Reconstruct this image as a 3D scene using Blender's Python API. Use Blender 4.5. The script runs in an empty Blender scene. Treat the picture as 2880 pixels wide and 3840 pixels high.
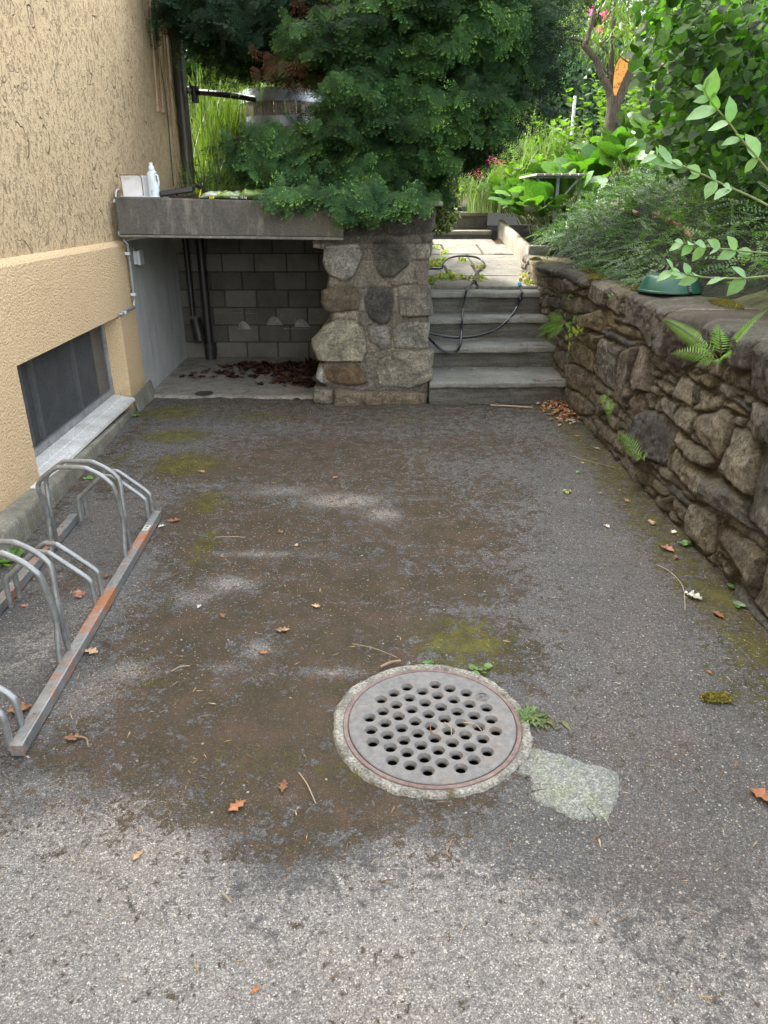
import bpy, bmesh, math, random
import numpy as np
from mathutils import Vector, Matrix, noise as mnoise
R = math.radians
sc = bpy.context.scene
COL = sc.collection

# ------------------------------------------------------------------ camera, world, sun, exposure
CAM_H = 1.62; PITCH = math.atan(1150/2662); FPX = 2662.0
cam_d = bpy.data.cameras.new("camera"); cam = bpy.data.objects.new("camera", cam_d); COL.objects.link(cam)
cam.location = (0, 0, CAM_H); cam.rotation_euler = (math.pi/2 - PITCH, 0, 0)
cam_d.sensor_fit = 'VERTICAL'; cam_d.sensor_height = 36.0; cam_d.lens = FPX/3840*36.0
cam_d.clip_start = 0.05; cam_d.clip_end = 500
sc.camera = cam
sc.render.resolution_x = 768; sc.render.resolution_y = 1024

SUN_DIR = Vector((-0.62, 0.42, 0.85)).normalized()      # towards the sun: behind the house, over the garden
w = bpy.data.worlds.new("World"); sc.world = w; w.use_nodes = True
nt = w.node_tree; nt.nodes.clear()
wo = nt.nodes.new('ShaderNodeOutputWorld'); bg = nt.nodes.new('ShaderNodeBackground')
sky = nt.nodes.new('ShaderNodeTexSky'); sky.sky_type = 'NISHITA'; sky.sun_disc = False
sky.sun_elevation = math.asin(SUN_DIR.z); sky.sun_rotation = math.atan2(SUN_DIR.x, SUN_DIR.y)
sky.air_density = 1.0; sky.dust_density = 2.0; sky.ozone_density = 1.0
# thin bright cloud veils the blue: the sky colour pulled towards its own grey
bwn = nt.nodes.new('ShaderNodeRGBToBW'); mx = nt.nodes.new('ShaderNodeMix'); mx.data_type = 'RGBA'
mx.inputs[0].default_value = 0.80
warm = nt.nodes.new('ShaderNodeMix'); warm.data_type = 'RGBA'; warm.blend_type = 'MULTIPLY'; warm.inputs[0].default_value = 1.0
warm.inputs[7].default_value = (1.0, 0.985, 0.95, 1)
nt.links.new(sky.outputs[0], bwn.inputs[0]); nt.links.new(sky.outputs[0], mx.inputs[6])
nt.links.new(bwn.outputs[0], mx.inputs[7]); nt.links.new(mx.outputs[2], warm.inputs[6]); nt.links.new(warm.outputs[2], bg.inputs[0])
bg.inputs[1].default_value = 0.15
nt.links.new(bg.outputs[0], wo.inputs[0])
sun_d = bpy.data.lights.new("sun", 'SUN'); sun_d.energy = 1.0; sun_d.angle = R(10); sun_d.color = (1, .955, .88)
sun = bpy.data.objects.new("sun", sun_d); COL.objects.link(sun)
sun.rotation_euler = SUN_DIR.to_track_quat('Z', 'Y').to_euler(); sun.location = (-20, 15, 30)
sc.view_settings.view_transform = 'Standard'; sc.view_settings.look = 'None'
sc.view_settings.exposure = 3.62; sc.view_settings.gamma = 1.0

# ------------------------------------------------------------------ photogrammetry of the place (pixel of the 2880x3840 survey photo -> metres)
_c, _s = math.cos(PITCH), math.sin(PITCH)
def ray(x, y):
    a = (x-1440)/FPX; b = -(y-1920)/FPX
    return np.array([a, _c+b*_s, -_s+b*_c])
def G(x, y, z=0.0):
    r = ray(x, y); return np.array([0, 0, CAM_H]) + r*((z-CAM_H)/r[2])
def AY(x, y, Y):
    r = ray(x, y); return np.array([0, 0, CAM_H]) + r*(Y/r[1])
WP = np.array([-2.14, 5.94]); WD = np.array([-.05, 1.0]); WD = WD/np.linalg.norm(WD); WN = np.array([WD[1], -WD[0]])
def APL(x, y, off=0.0):     # on the house wall plane, off = outwards
    p = WP + WN*off; r = ray(x, y)
    t = (WN[0]*p[0]+WN[1]*p[1])/(WN[0]*r[0]+WN[1]*r[1])
    return np.array([0, 0, CAM_H]) + r*t
def wl(s, off, z):          # wall coordinates: s = Y along the wall
    k = (s-WP[1])/WD[1]; p = WP + WD*k + WN*off
    return (p[0], p[1], z)
def zm(x0, y0, x1, W=1659.0):
    k = (x1-x0)/W
    return lambda x, y: (x0+x*k, y0+y*k)
Z1 = zm(0, 0, 1000); Z2 = zm(900, 0, 1900); Z3 = zm(1880, 0, 2880); Z4 = zm(0, 800, 1000); Z5 = zm(900, 800, 1900)
Z6 = zm(1880, 800, 2880); C1 = zm(0, 1700, 1000); M2 = zm(1100, 2400, 2500); C3 = zm(1900, 1700, 2880); C4 = zm(0, 2800, 1440)
S6 = zm(1550, 900, 2250); ZA = zm(1960, 960, 2480); ZB = zm(2380, 1150, 2880); ZC = zm(2200, 1550, 2880); ZH = zm(2280, 0, 2880)
ZD = zm(0, 0, 2880)
rng = np.random.default_rng(7); random.seed(7)

# ------------------------------------------------------------------ object helpers
def setp(o, label=None, cat=None, group=None, kind=None):
    if label: o['label'] = label
    if cat: o['category'] = cat
    if group: o['group'] = group
    if kind: o['kind'] = kind
    return o
def thing(name, loc, label, cat, group=None):
    o = bpy.data.objects.new(name, None); COL.objects.link(o); o.location = loc; o.empty_display_size = .1
    return setp(o, label, cat, group)
def wloc(o):
    v = Vector(o.location)
    return v + wloc(o.parent) if o.parent else v
def mesh(name, V, F, mat, parent=None, smooth=False, col=None):
    """V world coords; F list of tuples or an (n,k) array; col per-vertex colour (n,3)."""
    V = np.asarray(V, dtype=np.float32).reshape(-1, 3)
    if parent is not None: V = V - np.array(wloc(parent), dtype=np.float32)
    me = bpy.data.meshes.new(name)
    if isinstance(F, np.ndarray):
        n, k = F.shape
        me.vertices.add(len(V)); me.vertices.foreach_set('co', V.ravel())
        me.loops.add(n*k); me.loops.foreach_set('vertex_index', F.ravel().astype(np.int32))
        me.polygons.add(n); me.polygons.foreach_set('loop_start', np.arange(0, n*k, k, dtype=np.int32))
        me.update(calc_edges=True)
    else:
        me.from_pydata(V.tolist(), [], F)
    if col is not None:
        a = me.color_attributes.new('Col', 'FLOAT_COLOR', 'POINT')
        c = np.ones((len(V), 4), dtype=np.float32); col = np.asarray(col, dtype=np.float32)
        c[:, :col.shape[1]] = col
        a.data.foreach_set('color', c.ravel())
    me.polygons.foreach_set('use_smooth', [smooth]*len(me.polygons))
    me.materials.append(mat); me.update()
    o = bpy.data.objects.new(name, me); COL.objects.link(o)
    if parent is not None: o.parent = parent
    return o
class MB:
    def __init__(s): s.V = []; s.F = []; s.C = []; s.c = None
    def add(s, V, F, c=None):
        n = len(s.V); s.V += [tuple(map(float, v)) for v in V]; s.F += [tuple(n+i for i in f) for f in F]
        cc = c if c is not None else s.c
        s.C += [cc if cc is not None else (1, 1, 1)]*len(V)
    def box(s, a, b, c=None):
        x0, y0, z0 = a; x1, y1, z1 = b
        s.hexa([(x0,y0,z0),(x1,y0,z0),(x1,y1,z0),(x0,y1,z0),(x0,y0,z1),(x1,y0,z1),(x1,y1,z1),(x0,y1,z1)], c)
    def hexa(s, v, c=None):
        s.add(v, [(0,3,2,1),(4,5,6,7),(0,1,5,4),(1,2,6,5),(2,3,7,6),(3,0,4,7)], c)
    def tube(s, pts, r, n=8, c=None, cap=True):
        pts = [Vector(p) for p in pts]; m = len(pts)
        rr = r if hasattr(r, '__len__') else [r]*m
        V = []; up = None
        for i, p in enumerate(pts):
            t = (pts[min(i+1, m-1)]-pts[max(i-1, 0)]).normalized()
            if up is None:
                up = Vector((0, 0, 1)) if abs(t.z) < .9 else Vector((1, 0, 0))
            up = (up - t*up.dot(t)).normalized(); sd = t.cross(up)
            for k in range(n):
                a = 2*math.pi*k/n
                V.append(p + (up*math.cos(a)+sd*math.sin(a))*rr[i])
        F = [(i*n+k, i*n+(k+1) % n, (i+1)*n+(k+1) % n, (i+1)*n+k) for i in range(m-1) for k in range(n)]
        if cap: F += [tuple(range(n-1, -1, -1)), tuple((m-1)*n+k for k in range(n))]
        s.add(V, F, c)
    def bar(s, p, q, w, h, up=(0, 0, 1), c=None):
        p = Vector(p); q = Vector(q); t = (q-p).normalized(); up = Vector(up)
        sd = t.cross(up).normalized(); u = sd.cross(t)
        a = sd*w/2; b = u*h/2
        s.hexa([p-a-b, p+a-b, q+a-b, q-a-b, p-a+b, p+a+b, q+a+b, q-a+b], c)
    def prism(s, poly, lo, hi, c=None):     # poly of (x,y) CCW, between z lo / hi
        n = len(poly)
        V = [(x, y, lo) for x, y in poly]+[(x, y, hi) for x, y in poly]
        F = [tuple(range(n-1, -1, -1)), tuple(range(n, 2*n))]+[(i, (i+1) % n, n+(i+1) % n, n+i) for i in range(n)]
        s.add(V, F, c)
    def extr(s, sec, s0, s1, c=None):       # cross-section (off, z) swept along the house wall
        n = len(sec); V = [wl(s0, o, z) for o, z in sec]+[wl(s1, o, z) for o, z in sec]
        F = [tuple(range(n)), tuple(range(2*n-1, n-1, -1))]+[(i, n+i, n+(i+1) % n, (i+1) % n) for i in range(n)]
        s.add(V, F, c)
    def lathe(s, prof, cen, n=24, c=None, ax=None):
        cen = Vector(cen); V = []; M = Matrix.Identity(3)
        if ax is not None: M = Vector(ax).to_track_quat('Z', 'Y').to_matrix()
        for r_, z_ in prof:
            for k in range(n):
                a = 2*math.pi*k/n; V.append(cen + M @ Vector((r_*math.cos(a), r_*math.sin(a), z_)))
        m = len(prof)
        F = [(i*n+k, i*n+(k+1) % n, (i+1)*n+(k+1) % n, (i+1)*n+k) for i in range(m-1) for k in range(n)]
        s.add(V, F, c)
    def disc(s, cen, r, n=24, c=None, up=1):
        cen = Vector(cen); V = [cen+Vector((r*math.cos(2*math.pi*k/n), r*math.sin(2*math.pi*k/n), 0)) for k in range(n)]
        s.add(V, [tuple(range(n)) if up > 0 else tuple(range(n-1, -1, -1))], c)
    def build(s, name, mat, parent=None, smooth=False, bevel=0, seg=2, colr=False):
        o = mesh(name, s.V, s.F, mat, parent, smooth, s.C if colr else None)
        if bevel:
            b = o.modifiers.new('b', 'BEVEL'); b.width = bevel; b.segments = seg; b.limit_method = 'ANGLE'; b.angle_limit = R(35)
        if smooth:
            o.data.polygons.foreach_set('use_smooth', [True]*len(o.data.polygons))
            try: o.data.set_sharp_from_angle(angle=R(40))
            except Exception: pass
        return o
def structure(o): o['kind'] = 'structure'; return o
def smoothpath(pts, n=6):
    P = [Vector(p) for p in pts]; out = []
    for i in range(len(P)-1):
        p0 = P[max(i-1, 0)]; p1 = P[i]; p2 = P[i+1]; p3 = P[min(i+2, len(P)-1)]
        for k in range(n):
            t = k/n
            out.append(.5*((2*p1)+(p2-p0)*t+(2*p0-5*p1+4*p2-p3)*t*t+(3*p1-p0-3*p2+p3)*t**3))
    out.append(P[-1]); return out

# ------------------------------------------------------------------ value noise in numpy
def vnoise(x, y, seed=0):
    xi = np.floor(x).astype(np.int64); yi = np.floor(y).astype(np.int64); fx = x-xi; fy = y-yi
    fx = fx*fx*(3-2*fx); fy = fy*fy*(3-2*fy)
    def h(a, b):
        n = (a*374761393 + b*668265263 + seed*1442695041) & 0xffffffff
        n = ((n ^ (n >> 13))*1274126177) & 0xffffffff
        return ((n ^ (n >> 16)) & 0xffff)/65535.0
    return (h(xi, yi)*(1-fx)+h(xi+1, yi)*fx)*(1-fy)+(h(xi, yi+1)*(1-fx)+h(xi+1, yi+1)*fx)*fy
def fbm(x, y, o=4, seed=0):
    s = 0; a = .5; t = 0
    for i in range(o):
        s = s+a*vnoise(x*2**i, y*2**i, seed+i*7); t += a; a *= .5
    return s/t

# ------------------------------------------------------------------ materials
class NT:
    def __init__(s, name):
        s.m = bpy.data.materials.new(name); s.m.use_nodes = True; s.t = s.m.node_tree; s.t.nodes.clear()
        s.out = s.t.nodes.new('ShaderNodeOutputMaterial'); s.p = s.t.nodes.new('ShaderNodeBsdfPrincipled')
        s.t.links.new(s.p.outputs[0], s.out.inputs[0]); s._o = None
    def n(s, ty): return s.t.nodes.new(ty)
    def L(s, a, b):
        if hasattr(a, 'is_output'): s.t.links.new(a, b)
        elif hasattr(a, '__len__') and len(a) == 3 and b.type == 'RGBA': b.default_value = (*a, 1)
        else: b.default_value = a
    def co(s, scale=None, rot=None):
        if s._o is None: s._o = s.n('ShaderNodeTexCoord').outputs['Object']
        if scale is None and rot is None: return s._o
        m = s.n('ShaderNodeMapping'); s.L(s._o, m.inputs[0])
        if scale: m.inputs['Scale'].default_value = scale
        if rot: m.inputs['Rotation'].default_value = rot
        return m.outputs[0]
    def noise(s, sc_, det=4, ro=.55, v=None, dist=0, col=False):
        n = s.n('ShaderNodeTexNoise'); s.L(v if v is not None else s.co(), n.inputs['Vector']); n.inputs['Scale'].default_value = sc_
        n.inputs['Detail'].default_value = det; n.inputs['Roughness'].default_value = ro; n.inputs['Distortion'].default_value = dist
        return n.outputs['Color' if col else 'Fac']
    def vor(s, sc_, v=None, out='Distance', feat='F1', rnd=1):
        n = s.n('ShaderNodeTexVoronoi'); n.feature = feat; s.L(v if v is not None else s.co(), n.inputs['Vector'])
        n.inputs['Scale'].default_value = sc_; n.inputs['Randomness'].default_value = rnd
        return n.outputs[out]
    def math(s, op, a, b=0, c=None, clamp=False):
        n = s.n('ShaderNodeMath'); n.operation = op; s.L(a, n.inputs[0]); s.L(b, n.inputs[1]); n.use_clamp = clamp
        if c is not None: s.L(c, n.inputs[2])
        return n.outputs[0]
    def mr(s, v, a, b, c=0, d=1, smooth=False):
        n = s.n('ShaderNodeMapRange'); s.L(v, n.inputs[0])
        for i, x in enumerate((a, b, c, d)): s.L(x, n.inputs[i+1])
        if smooth: n.interpolation_type = 'SMOOTHSTEP'
        return n.outputs[0]
    def mix(s, f, a, b, mode='MIX'):
        n = s.n('ShaderNodeMix'); n.data_type = 'RGBA'; n.blend_type = mode; n.clamp_result = False
        s.L(f, n.inputs[0]); s.L(a, n.inputs[6]); s.L(b, n.inputs[7]); return n.outputs[2]
    def ramp(s, f, stops):
        n = s.n('ShaderNodeValToRGB'); s.L(f, n.inputs[0]); e = n.color_ramp.elements
        while len(e) < len(stops): e.new(.5)
        for el, (p, c) in zip(e, stops):
            el.position = p; el.color = (*c, 1) if hasattr(c, '__len__') else (c, c, c, 1)
        return n.outputs[0]
    def attr(s, name='Col'):
        n = s.n('ShaderNodeAttribute'); n.attribute_name = name; return n.outputs['Color']
    def sep(s, c):
        n = s.n('ShaderNodeSeparateColor'); s.L(c, n.inputs[0]); return n.outputs
    def xyz(s, v=None):
        n = s.n('ShaderNodeSeparateXYZ'); s.L(v if v is not None else s.co(), n.inputs[0]); return n.outputs
    def base(s, c): s.L(c, s.p.inputs['Base Color']); return s
    def rough(s, r): s.L(r, s.p.inputs['Roughness']); return s
    def bump(s, h, st=.5, d=.01, prev=None):
        n = s.n('ShaderNodeBump'); n.inputs['Strength'].default_value = st; n.inputs['Distance'].default_value = d
        s.L(h, n.inputs['Height'])
        if prev is not None: s.L(prev, n.inputs['Normal'])
        s.L(n.outputs[0], s.p.inputs['Normal']); return n.outputs[0]
    def set(s, **k):
        for a, b in k.items(): s.L(b, s.p.inputs[a.replace('_', ' ')])
        return s
def simple(name, c, ro=.6, var=.15, sc_=30, bump=.2, bd=.003, metal=0, spec=.5, det=5):
    t = NT(name); n = t.noise(sc_, det); n2 = t.noise(sc_/7, 3)
    k = t.math('ADD', t.mr(n, .3, .7, 1-var, 1+var), t.mr(n2, .3, .7, -var, var))
    t.base(t.mix(1, c, k, 'MULTIPLY')); t.rough(t.mr(n, .2, .8, ro-.08, min(1, ro+.08)))
    t.set(Metallic=metal); t.p.inputs['Specular IOR Level'].default_value = spec
    if bump: t.bump(n, bump, bd)
    return t.m
def leafmat(name, ro=.45, trans=.35, tint=(1, 1, 1), tt=(.75, 1.0, .25), var=.25, spec=.5, colattr=True, c=(.05, .1, .02), vs=40):
    t = NT(name)
    b = t.attr() if colattr else c
    n = t.noise(vs, 2)
    b = t.mix(1, b, t.mr(n, .3, .7, 1-var, 1+var), 'MULTIPLY')
    b = t.mix(1, b, tint, 'MULTIPLY')
    t.base(b); t.rough(ro); t.p.inputs['Specular IOR Level'].default_value = spec
    if trans > 0:
        tr = t.n('ShaderNodeBsdfTranslucent'); t.L(t.mix(1, t.mix(1, b, tt, 'MULTIPLY'), (2.2, 2.2, 2.2), 'MULTIPLY'), tr.inputs[0])
        ms = t.n('ShaderNodeMixShader'); ms.inputs[0].default_value = trans
        t.t.links.new(t.p.outputs[0], ms.inputs[1]); t.t.links.new(tr.outputs[0], ms.inputs[2]); t.t.links.new(ms.outputs[0], t.out.inputs[0])
    return t.m
# ------------------------------------------------------------------ ground: driveway sheet with stain masks
def blobs(lst, X, Y, mp=ZD, k=1.7361):
    m = np.zeros_like(X)
    for (px, py, rx, ry, a) in lst:       # pixel centre (1659-wide survey frame), radii in metres
        c = G(px*k, py*k); m = np.maximum(m, a*np.exp(-(((X-c[0])/rx)**2+((Y-c[1])/ry)**2)))
    return m
gx = np.concatenate([[-60, -30, -10, -5, -3], np.arange(-2.4, 1.95, .02), [2.5, 3, 5, 10, 30, 60]])
gy = np.concatenate([[-60, -20, -6, -2, 0, .4], np.arange(.7, 6.6, .02), [7, 9, 20, 60, 200]])
X, Y = np.meshgrid(gx, gy, indexing='ij')
brown = blobs([(430,1010,.5,.35,.9),(700,960,.9,.35,.75),(1000,960,.9,.5,.6),(600,1010,.5,.3,.7),(1060,1060,.35,.5,.55),
    (900,1100,.25,.22,1),(980,1150,.4,.3,.95),(420,1110,.22,.5,.95),(420,1190,.2,.3,.9),(700,1180,.6,.12,.75),(760,1260,.45,.25,1),
    (980,1260,.35,.25,.9),(640,1270,.25,.1,.9),(390,1340,.22,.2,.95),(460,1420,.25,.12,.8),(620,1340,.2,.12,.7),(840,1350,.35,.2,.95),
    (420,1500,.22,.12,.95),(300,1560,.2,.12,.85),(560,1520,.3,.14,1),(260,1680,.3,.1,.8),(560,1620,.4,.14,1),(660,1560,.2,.14,1),(700,1690,.3,.1,1),
    (400,1640,.3,.12,.9),(500,1750,.36,.09,.85),(700,1770,.3,.08,.85),(840,1730,.22,.06,.7),(620,1830,.22,.05,.7),(380,1760,.2,.06,.7),(1080,1400,.2,.3,.6),
    (150,1250,.15,.2,.5),(560,1100,.2,.1,.5),(250,1050,.2,.2,.7)], X, Y)
green = blobs([(370,890,.32,.25,1),(380,940,.28,.2,1.1),(400,1000,.3,.3,.9),(560,900,.5,.2,.6),(850,905,.5,.15,.5),(450,1085,.12,.2,.8),(440,1180,.08,.25,.75),(1010,1390,.22,.13,1.),(1000,1360,.18,.15,.7),
    (1000,1440,.25,.1,.6),(1300,900,.25,.3,.6),(1360,1010,.16,.35,.9),(1430,1090,.1,.25,.8),(1480,1150,.12,.22,.75),(1560,1290,.14,.2,.8),(1640,1400,.12,.25,.8),(1600,1480,.15,.2,.5),
    (1120,1610,.07,.05,.8),(740,1660,.1,.04,.5),(530,1650,.3,.1,.3),(260,990,.12,.3,.6),(1550,1505,.05,.03,.9),(900,1440,.12,.05,.5),(330,1470,.1,.06,.5),(700,880,.8,.1,.4)], X, Y)
light = blobs([(600,1060,.33,.14,.75),(740,1080,.36,.16,.95),(830,1110,.16,.14,.9),(560,1195,.33,.07,.8),(680,1200,.15,.05,.6),(500,1260,.2,.12,.9),(420,1290,.2,.12,.75),
    (560,1400,.12,.12,.8),(490,1440,.12,.06,.7),(720,1450,.2,.05,.8),(560,1460,.15,.06,.6),(240,1280,.2,.5,.6),(200,1500,.2,.25,.7),(90,1400,.2,.3,.7),
    (120,1700,.3,.1,.7),(320,1010,.05,.4,.5),(280,1450,.14,.12,.8),(620,1720,.05,.03,.6),(560,1770,.05,.02,.7)], X, Y)
fore = 1/(1+np.exp((Y-1.36+.14*np.clip(X-.15, 0, 1.2)-0.25*(X-.2)*(X<.2)*-1-.1*np.sin(X*7)-.12*(fbm(X*3, Y*3, 3, 5)-.5)*3)/.10))   # paler foreground: washed asphalt plus the open sky's brightness painted in
edge = np.clip(1-np.abs(X-1.55)/.28, 0, 1)*(Y > 1)*.55+np.clip(1-np.abs(X+1.95)/.22, 0, 1)*.5
reg = 1/(1+np.exp((X-.42-.18*np.sin(Y*2.1)-.5*(fbm(X*1.1+3, Y*1.1, 3, 15)-.5))/.09))*1/(1+np.exp((1.62-.10*np.sin(X*5+1)-.22*(fbm(X*2.2, Y*2.2, 3, 16)-.5)*2+.12*X-Y)/.06))*1/(1+np.exp((-1.15-X)/.10))*1/(1+np.exp((Y-5.6)/.5))
reg = np.maximum(reg*(.60+.45*(fbm(X*1.7, Y*1.7, 4, 17)-.35)),   .46/(1+np.exp((5.0-Y+.4*np.abs(X))/.2)))
brown = np.clip(np.maximum(np.maximum(brown*.95, edge), reg), 0, 1)*(1-.85*np.clip(light*1.1, 0, 1)**1.5*(brown < .97))
green = np.clip(np.maximum(green, np.clip(1-np.abs(X-1.47)/.24, 0, 1)**.7*.62*(Y > 1.5)), 0, 1.1)
Zg = .003*(fbm(X*1.3, Y*1.3, 3, 3)-.5)*2-.003
cols = np.stack([brown, green, np.clip(light*.82, 0, 1)], -1)
nx, ny = len(gx), len(gy)
idx = np.arange(nx*ny).reshape(nx, ny)
F = np.stack([idx[:-1, :-1], idx[1:, :-1], idx[1:, 1:], idx[:-1, 1:]], -1).reshape(-1, 4)
MHC = (.163, 1.935); MHR = .302
V = np.stack([X, Y, Zg], -1).reshape(-1, 3)
fc = V[F].mean(1); F = F[((fc[:, 0]-MHC[0])**2+(fc[:, 1]-MHC[1])**2) > .318**2]
t = NT('asphalt')
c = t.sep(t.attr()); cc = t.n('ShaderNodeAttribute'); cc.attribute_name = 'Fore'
nb = t.noise(3.2, 6, .65); nm = t.noise(14, 6, .7); nf = t.noise(260, 2, .6); n90 = t.noise(90, 3, .7)
nq = t.noise(48, 5, .75)
v1 = t.vor(330, out='Color'); v1s = t.sep(v1); vd = t.vor(330)
v2 = t.sep(t.vor(75, out='Color')); v2d = t.vor(75)
agg = t.ramp(v1s[0], [(0, (.076, .074, .072)), (.35, (.100, .097, .094)), (.65, (.122, .119, .115)), (.9, (.160, .156, .150)), (1, (.29, .28, .265))])
agg = t.mix(1, agg, t.mr(nf, .25, .75, .6, 1.4), 'MULTIPLY')
agg = t.mix(1, agg, t.mr(n90, .3, .7, .75, 1.25), 'MULTIPLY')
agg = t.mix(1, agg, t.mr(nb, .3, .7, .86, 1.14), 'MULTIPLY')
big = t.math('MULTIPLY', t.math('GREATER_THAN', v2[0], .78), t.math('LESS_THAN', v2d, .34))
agg = t.mix(t.math('MULTIPLY', big, .5), agg, t.mix(1, (.34, .31, .28), v2[1], 'MULTIPLY'))
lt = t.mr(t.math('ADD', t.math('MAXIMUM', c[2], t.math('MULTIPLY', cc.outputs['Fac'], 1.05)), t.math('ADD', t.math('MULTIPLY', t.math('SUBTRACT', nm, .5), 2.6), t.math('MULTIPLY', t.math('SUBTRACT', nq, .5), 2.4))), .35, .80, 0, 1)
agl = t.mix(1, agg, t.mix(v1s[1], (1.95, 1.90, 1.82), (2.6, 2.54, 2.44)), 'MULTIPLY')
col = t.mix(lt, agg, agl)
pink = t.noise(1.7, 3, .5)
col = t.mix(t.mr(pink, .5, .75, 0, .5), col, t.mix(1, col, (1.22, 1.0, .88), 'MULTIPLY'))
bm = t.mr(t.math('ADD', t.math('MULTIPLY', c[0], .95), t.math('ADD', t.math('MULTIPLY', t.math('SUBTRACT', nm, .51), 2.6), t.math('MULTIPLY', t.math('SUBTRACT', nq, .5), 2.4))), .26, .56, 0, 1, True)
bm = t.math('MULTIPLY', bm, t.mr(t.math('ADD', v1s[2], t.math('MULTIPLY', n90, .5)), .95, 1.3, 1, .25))
bcol = t.mix(1, t.ramp(t.noise(6, 4), [(.3, (.046, .037, .014)), (.5, (.074, .051, .024)), (.7, (.108, .066, .040))]), t.mr(nf, .3, .7, .55, 1.45), 'MULTIPLY')
col = t.mix(t.math('MULTIPLY', bm, .9), col, bcol)
gm = t.mr(t.math('ADD', c[1], t.math('ADD', t.math('MULTIPLY', t.math('SUBTRACT', t.noise(16, 6, .75), .5), 2.6), t.math('MULTIPLY', t.math('SUBTRACT', nq, .5), 2.2))), .35, .75, 0, 1, True)
gcol = t.mix(1, t.ramp(t.noise(11, 4), [(.3, (.05, .05, .004)), (.6, (.12, .115, .008)), (.8, (.19, .17, .015))]), t.mr(nf, .3, .7, .5, 1.5), 'MULTIPLY')
col = t.mix(t.math('MULTIPLY', gm, .72), col, gcol)
ck = t.math('MULTIPLY', t.mr(t.vor(.9, t.mix(.35, t.co(), t.noise(2.2, 6, .7, col=True), 'ADD'), 'Distance', 'DISTANCE_TO_EDGE'), .0, .0035, 1, 0), t.mr(t.noise(.9, 2), .48, .56, 0, .75))
col = t.mix(ck, col, (.03, .028, .022))
# pale grit lying on everything
gr = t.math('MULTIPLY', t.math('GREATER_THAN', v2[2], .90), t.math('LESS_THAN', v2d, .22))
v3 = t.sep(t.vor(38, out='Color')); gr3 = t.math('MULTIPLY', t.math('GREATER_THAN', v3[1], .93), t.math('LESS_THAN', t.vor(38), .16))
col = t.mix(t.math('MAXIMUM', gr, gr3), col, (.42, .38, .32))
t.base(col); t.rough(t.mr(nf, .3, .7, .75, .95)); t.p.inputs['Specular IOR Level'].default_value = .3
h = t.math('ADD', t.math('MULTIPLY', t.math('SUBTRACT', 1, vd), .7), t.math('MULTIPLY', t.math('SUBTRACT', 1, v2d), .5))
h = t.math('ADD', h, t.math('ADD', t.math('MULTIPLY', n90, .8), t.math('MULTIPLY', t.math('MAXIMUM', bm, gm), 1.1)))
t.bump(h, .75, .006)
M_ASPH = t.m
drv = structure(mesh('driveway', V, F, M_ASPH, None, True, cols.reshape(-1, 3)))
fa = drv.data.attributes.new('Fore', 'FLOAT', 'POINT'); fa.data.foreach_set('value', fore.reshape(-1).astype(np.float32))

# pale concrete patch beside the manhole
def conc(name, c, dark=.5, streak=.5, sc_=60, bump=.5, moss=0, mossc=(.10, .11, .02), speck=.5, bd=.004, ro=.9, vstr=True):
    t = NT(name)
    n = t.noise(sc_, 6, .65); nl = t.noise(3.5, 5, .6)
    sv = t.noise(5, 6, .7, t.co((1.6, 1.6, .18)) if vstr else None)
    col = t.mix(1, c, t.mr(n, .3, .7, .78, 1.22), 'MULTIPLY')
    col = t.mix(t.mr(sv, .42, .62, 0, streak), col, t.mix(1, col, (dark,)*3, 'MULTIPLY'))
    col = t.mix(t.mr(nl, .45, .7, 0, .55), col, t.mix(1, col, (dark*1.15, dark*1.1, dark), 'MULTIPLY'))
    vs = t.sep(t.vor(150, out='Color'))
    col = t.mix(t.math('MULTIPLY', t.math('GREATER_THAN', vs[0], .8), speck), col, t.mix(1, col, t.mr(vs[1], 0, 1, .4, 2.0), 'MULTIPLY'))
    if moss:
        col = t.mix(t.mr(t.noise(9, 6, .7), .52, .66, 0, moss), col, mossc)
    t.base(col); t.rough(ro); t.p.inputs['Specular IOR Level'].default_value = .25
    t.bump(t.math('ADD', n, t.math('MULTIPLY', t.noise(sc_*4, 3), .4)), bump, bd)
    return t.m
M_PATCH = conc('patch_concrete', (.30, .32, .28), .8, .1, 120, .6, .0, speck=1.0, bd=.004, vstr=False)
t = NT('patch2'); v1s = t.sep(t.vor(190, out='Color')); nf = t.noise(260, 2)
col = t.mix(1, t.ramp(v1s[0], [(0, (.14, .15, .14)), (.5, (.22, .235, .21)), (.85, (.30, .31, .28)), (1, (.42, .42, .38))]), t.mr(nf, .3, .7, .8, 1.2), 'MULTIPLY')
col = t.mix(t.mr(t.noise(9, 5, .65), .50, .68, 0, .35), col, t.mix(1, col, (.95, 1.02, .45), 'MULTIPLY'))
t.base(col); t.rough(.9); t.bump(t.math('SUBTRACT', 1, t.vor(190)), .6, .004); M_PATCH = t.m
pp = [(1060,478),(1100,487),(1140,500),(1200,512),(1240,530),(1300,552),(1370,566),(1440,592),(1456,618),(1450,660),(1446,700),(1428,735),(1416,765),(1398,800),(1350,797),(1310,802),(1250,795),(1205,782),(1168,755),(1110,735),(1060,706),(1042,688),(1062,640),(1046,610),(1000,592),(1006,560),(1044,530)]
pts = [G(*M2(*p)) for p in pp]
den = []
for i in range(len(pts)):
    a, b = pts[i], pts[(i+1) % len(pts)]
    for k in range(5):
        q = a+(b-a)*k/5; den.append((q[0]+random.uniform(-.004, .004), q[1]+random.uniform(-.004, .004)))
cx = sum(p[0] for p in den)/len(den); cy = sum(p[1] for p in den)/len(den)
V = [(cx, cy, .007)]+[(cx+(x-cx)*.96, cy+(y-cy)*.96, .0065) for x, y in den]+[(x, y, -.004) for x, y in den]
n = len(den)
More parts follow.
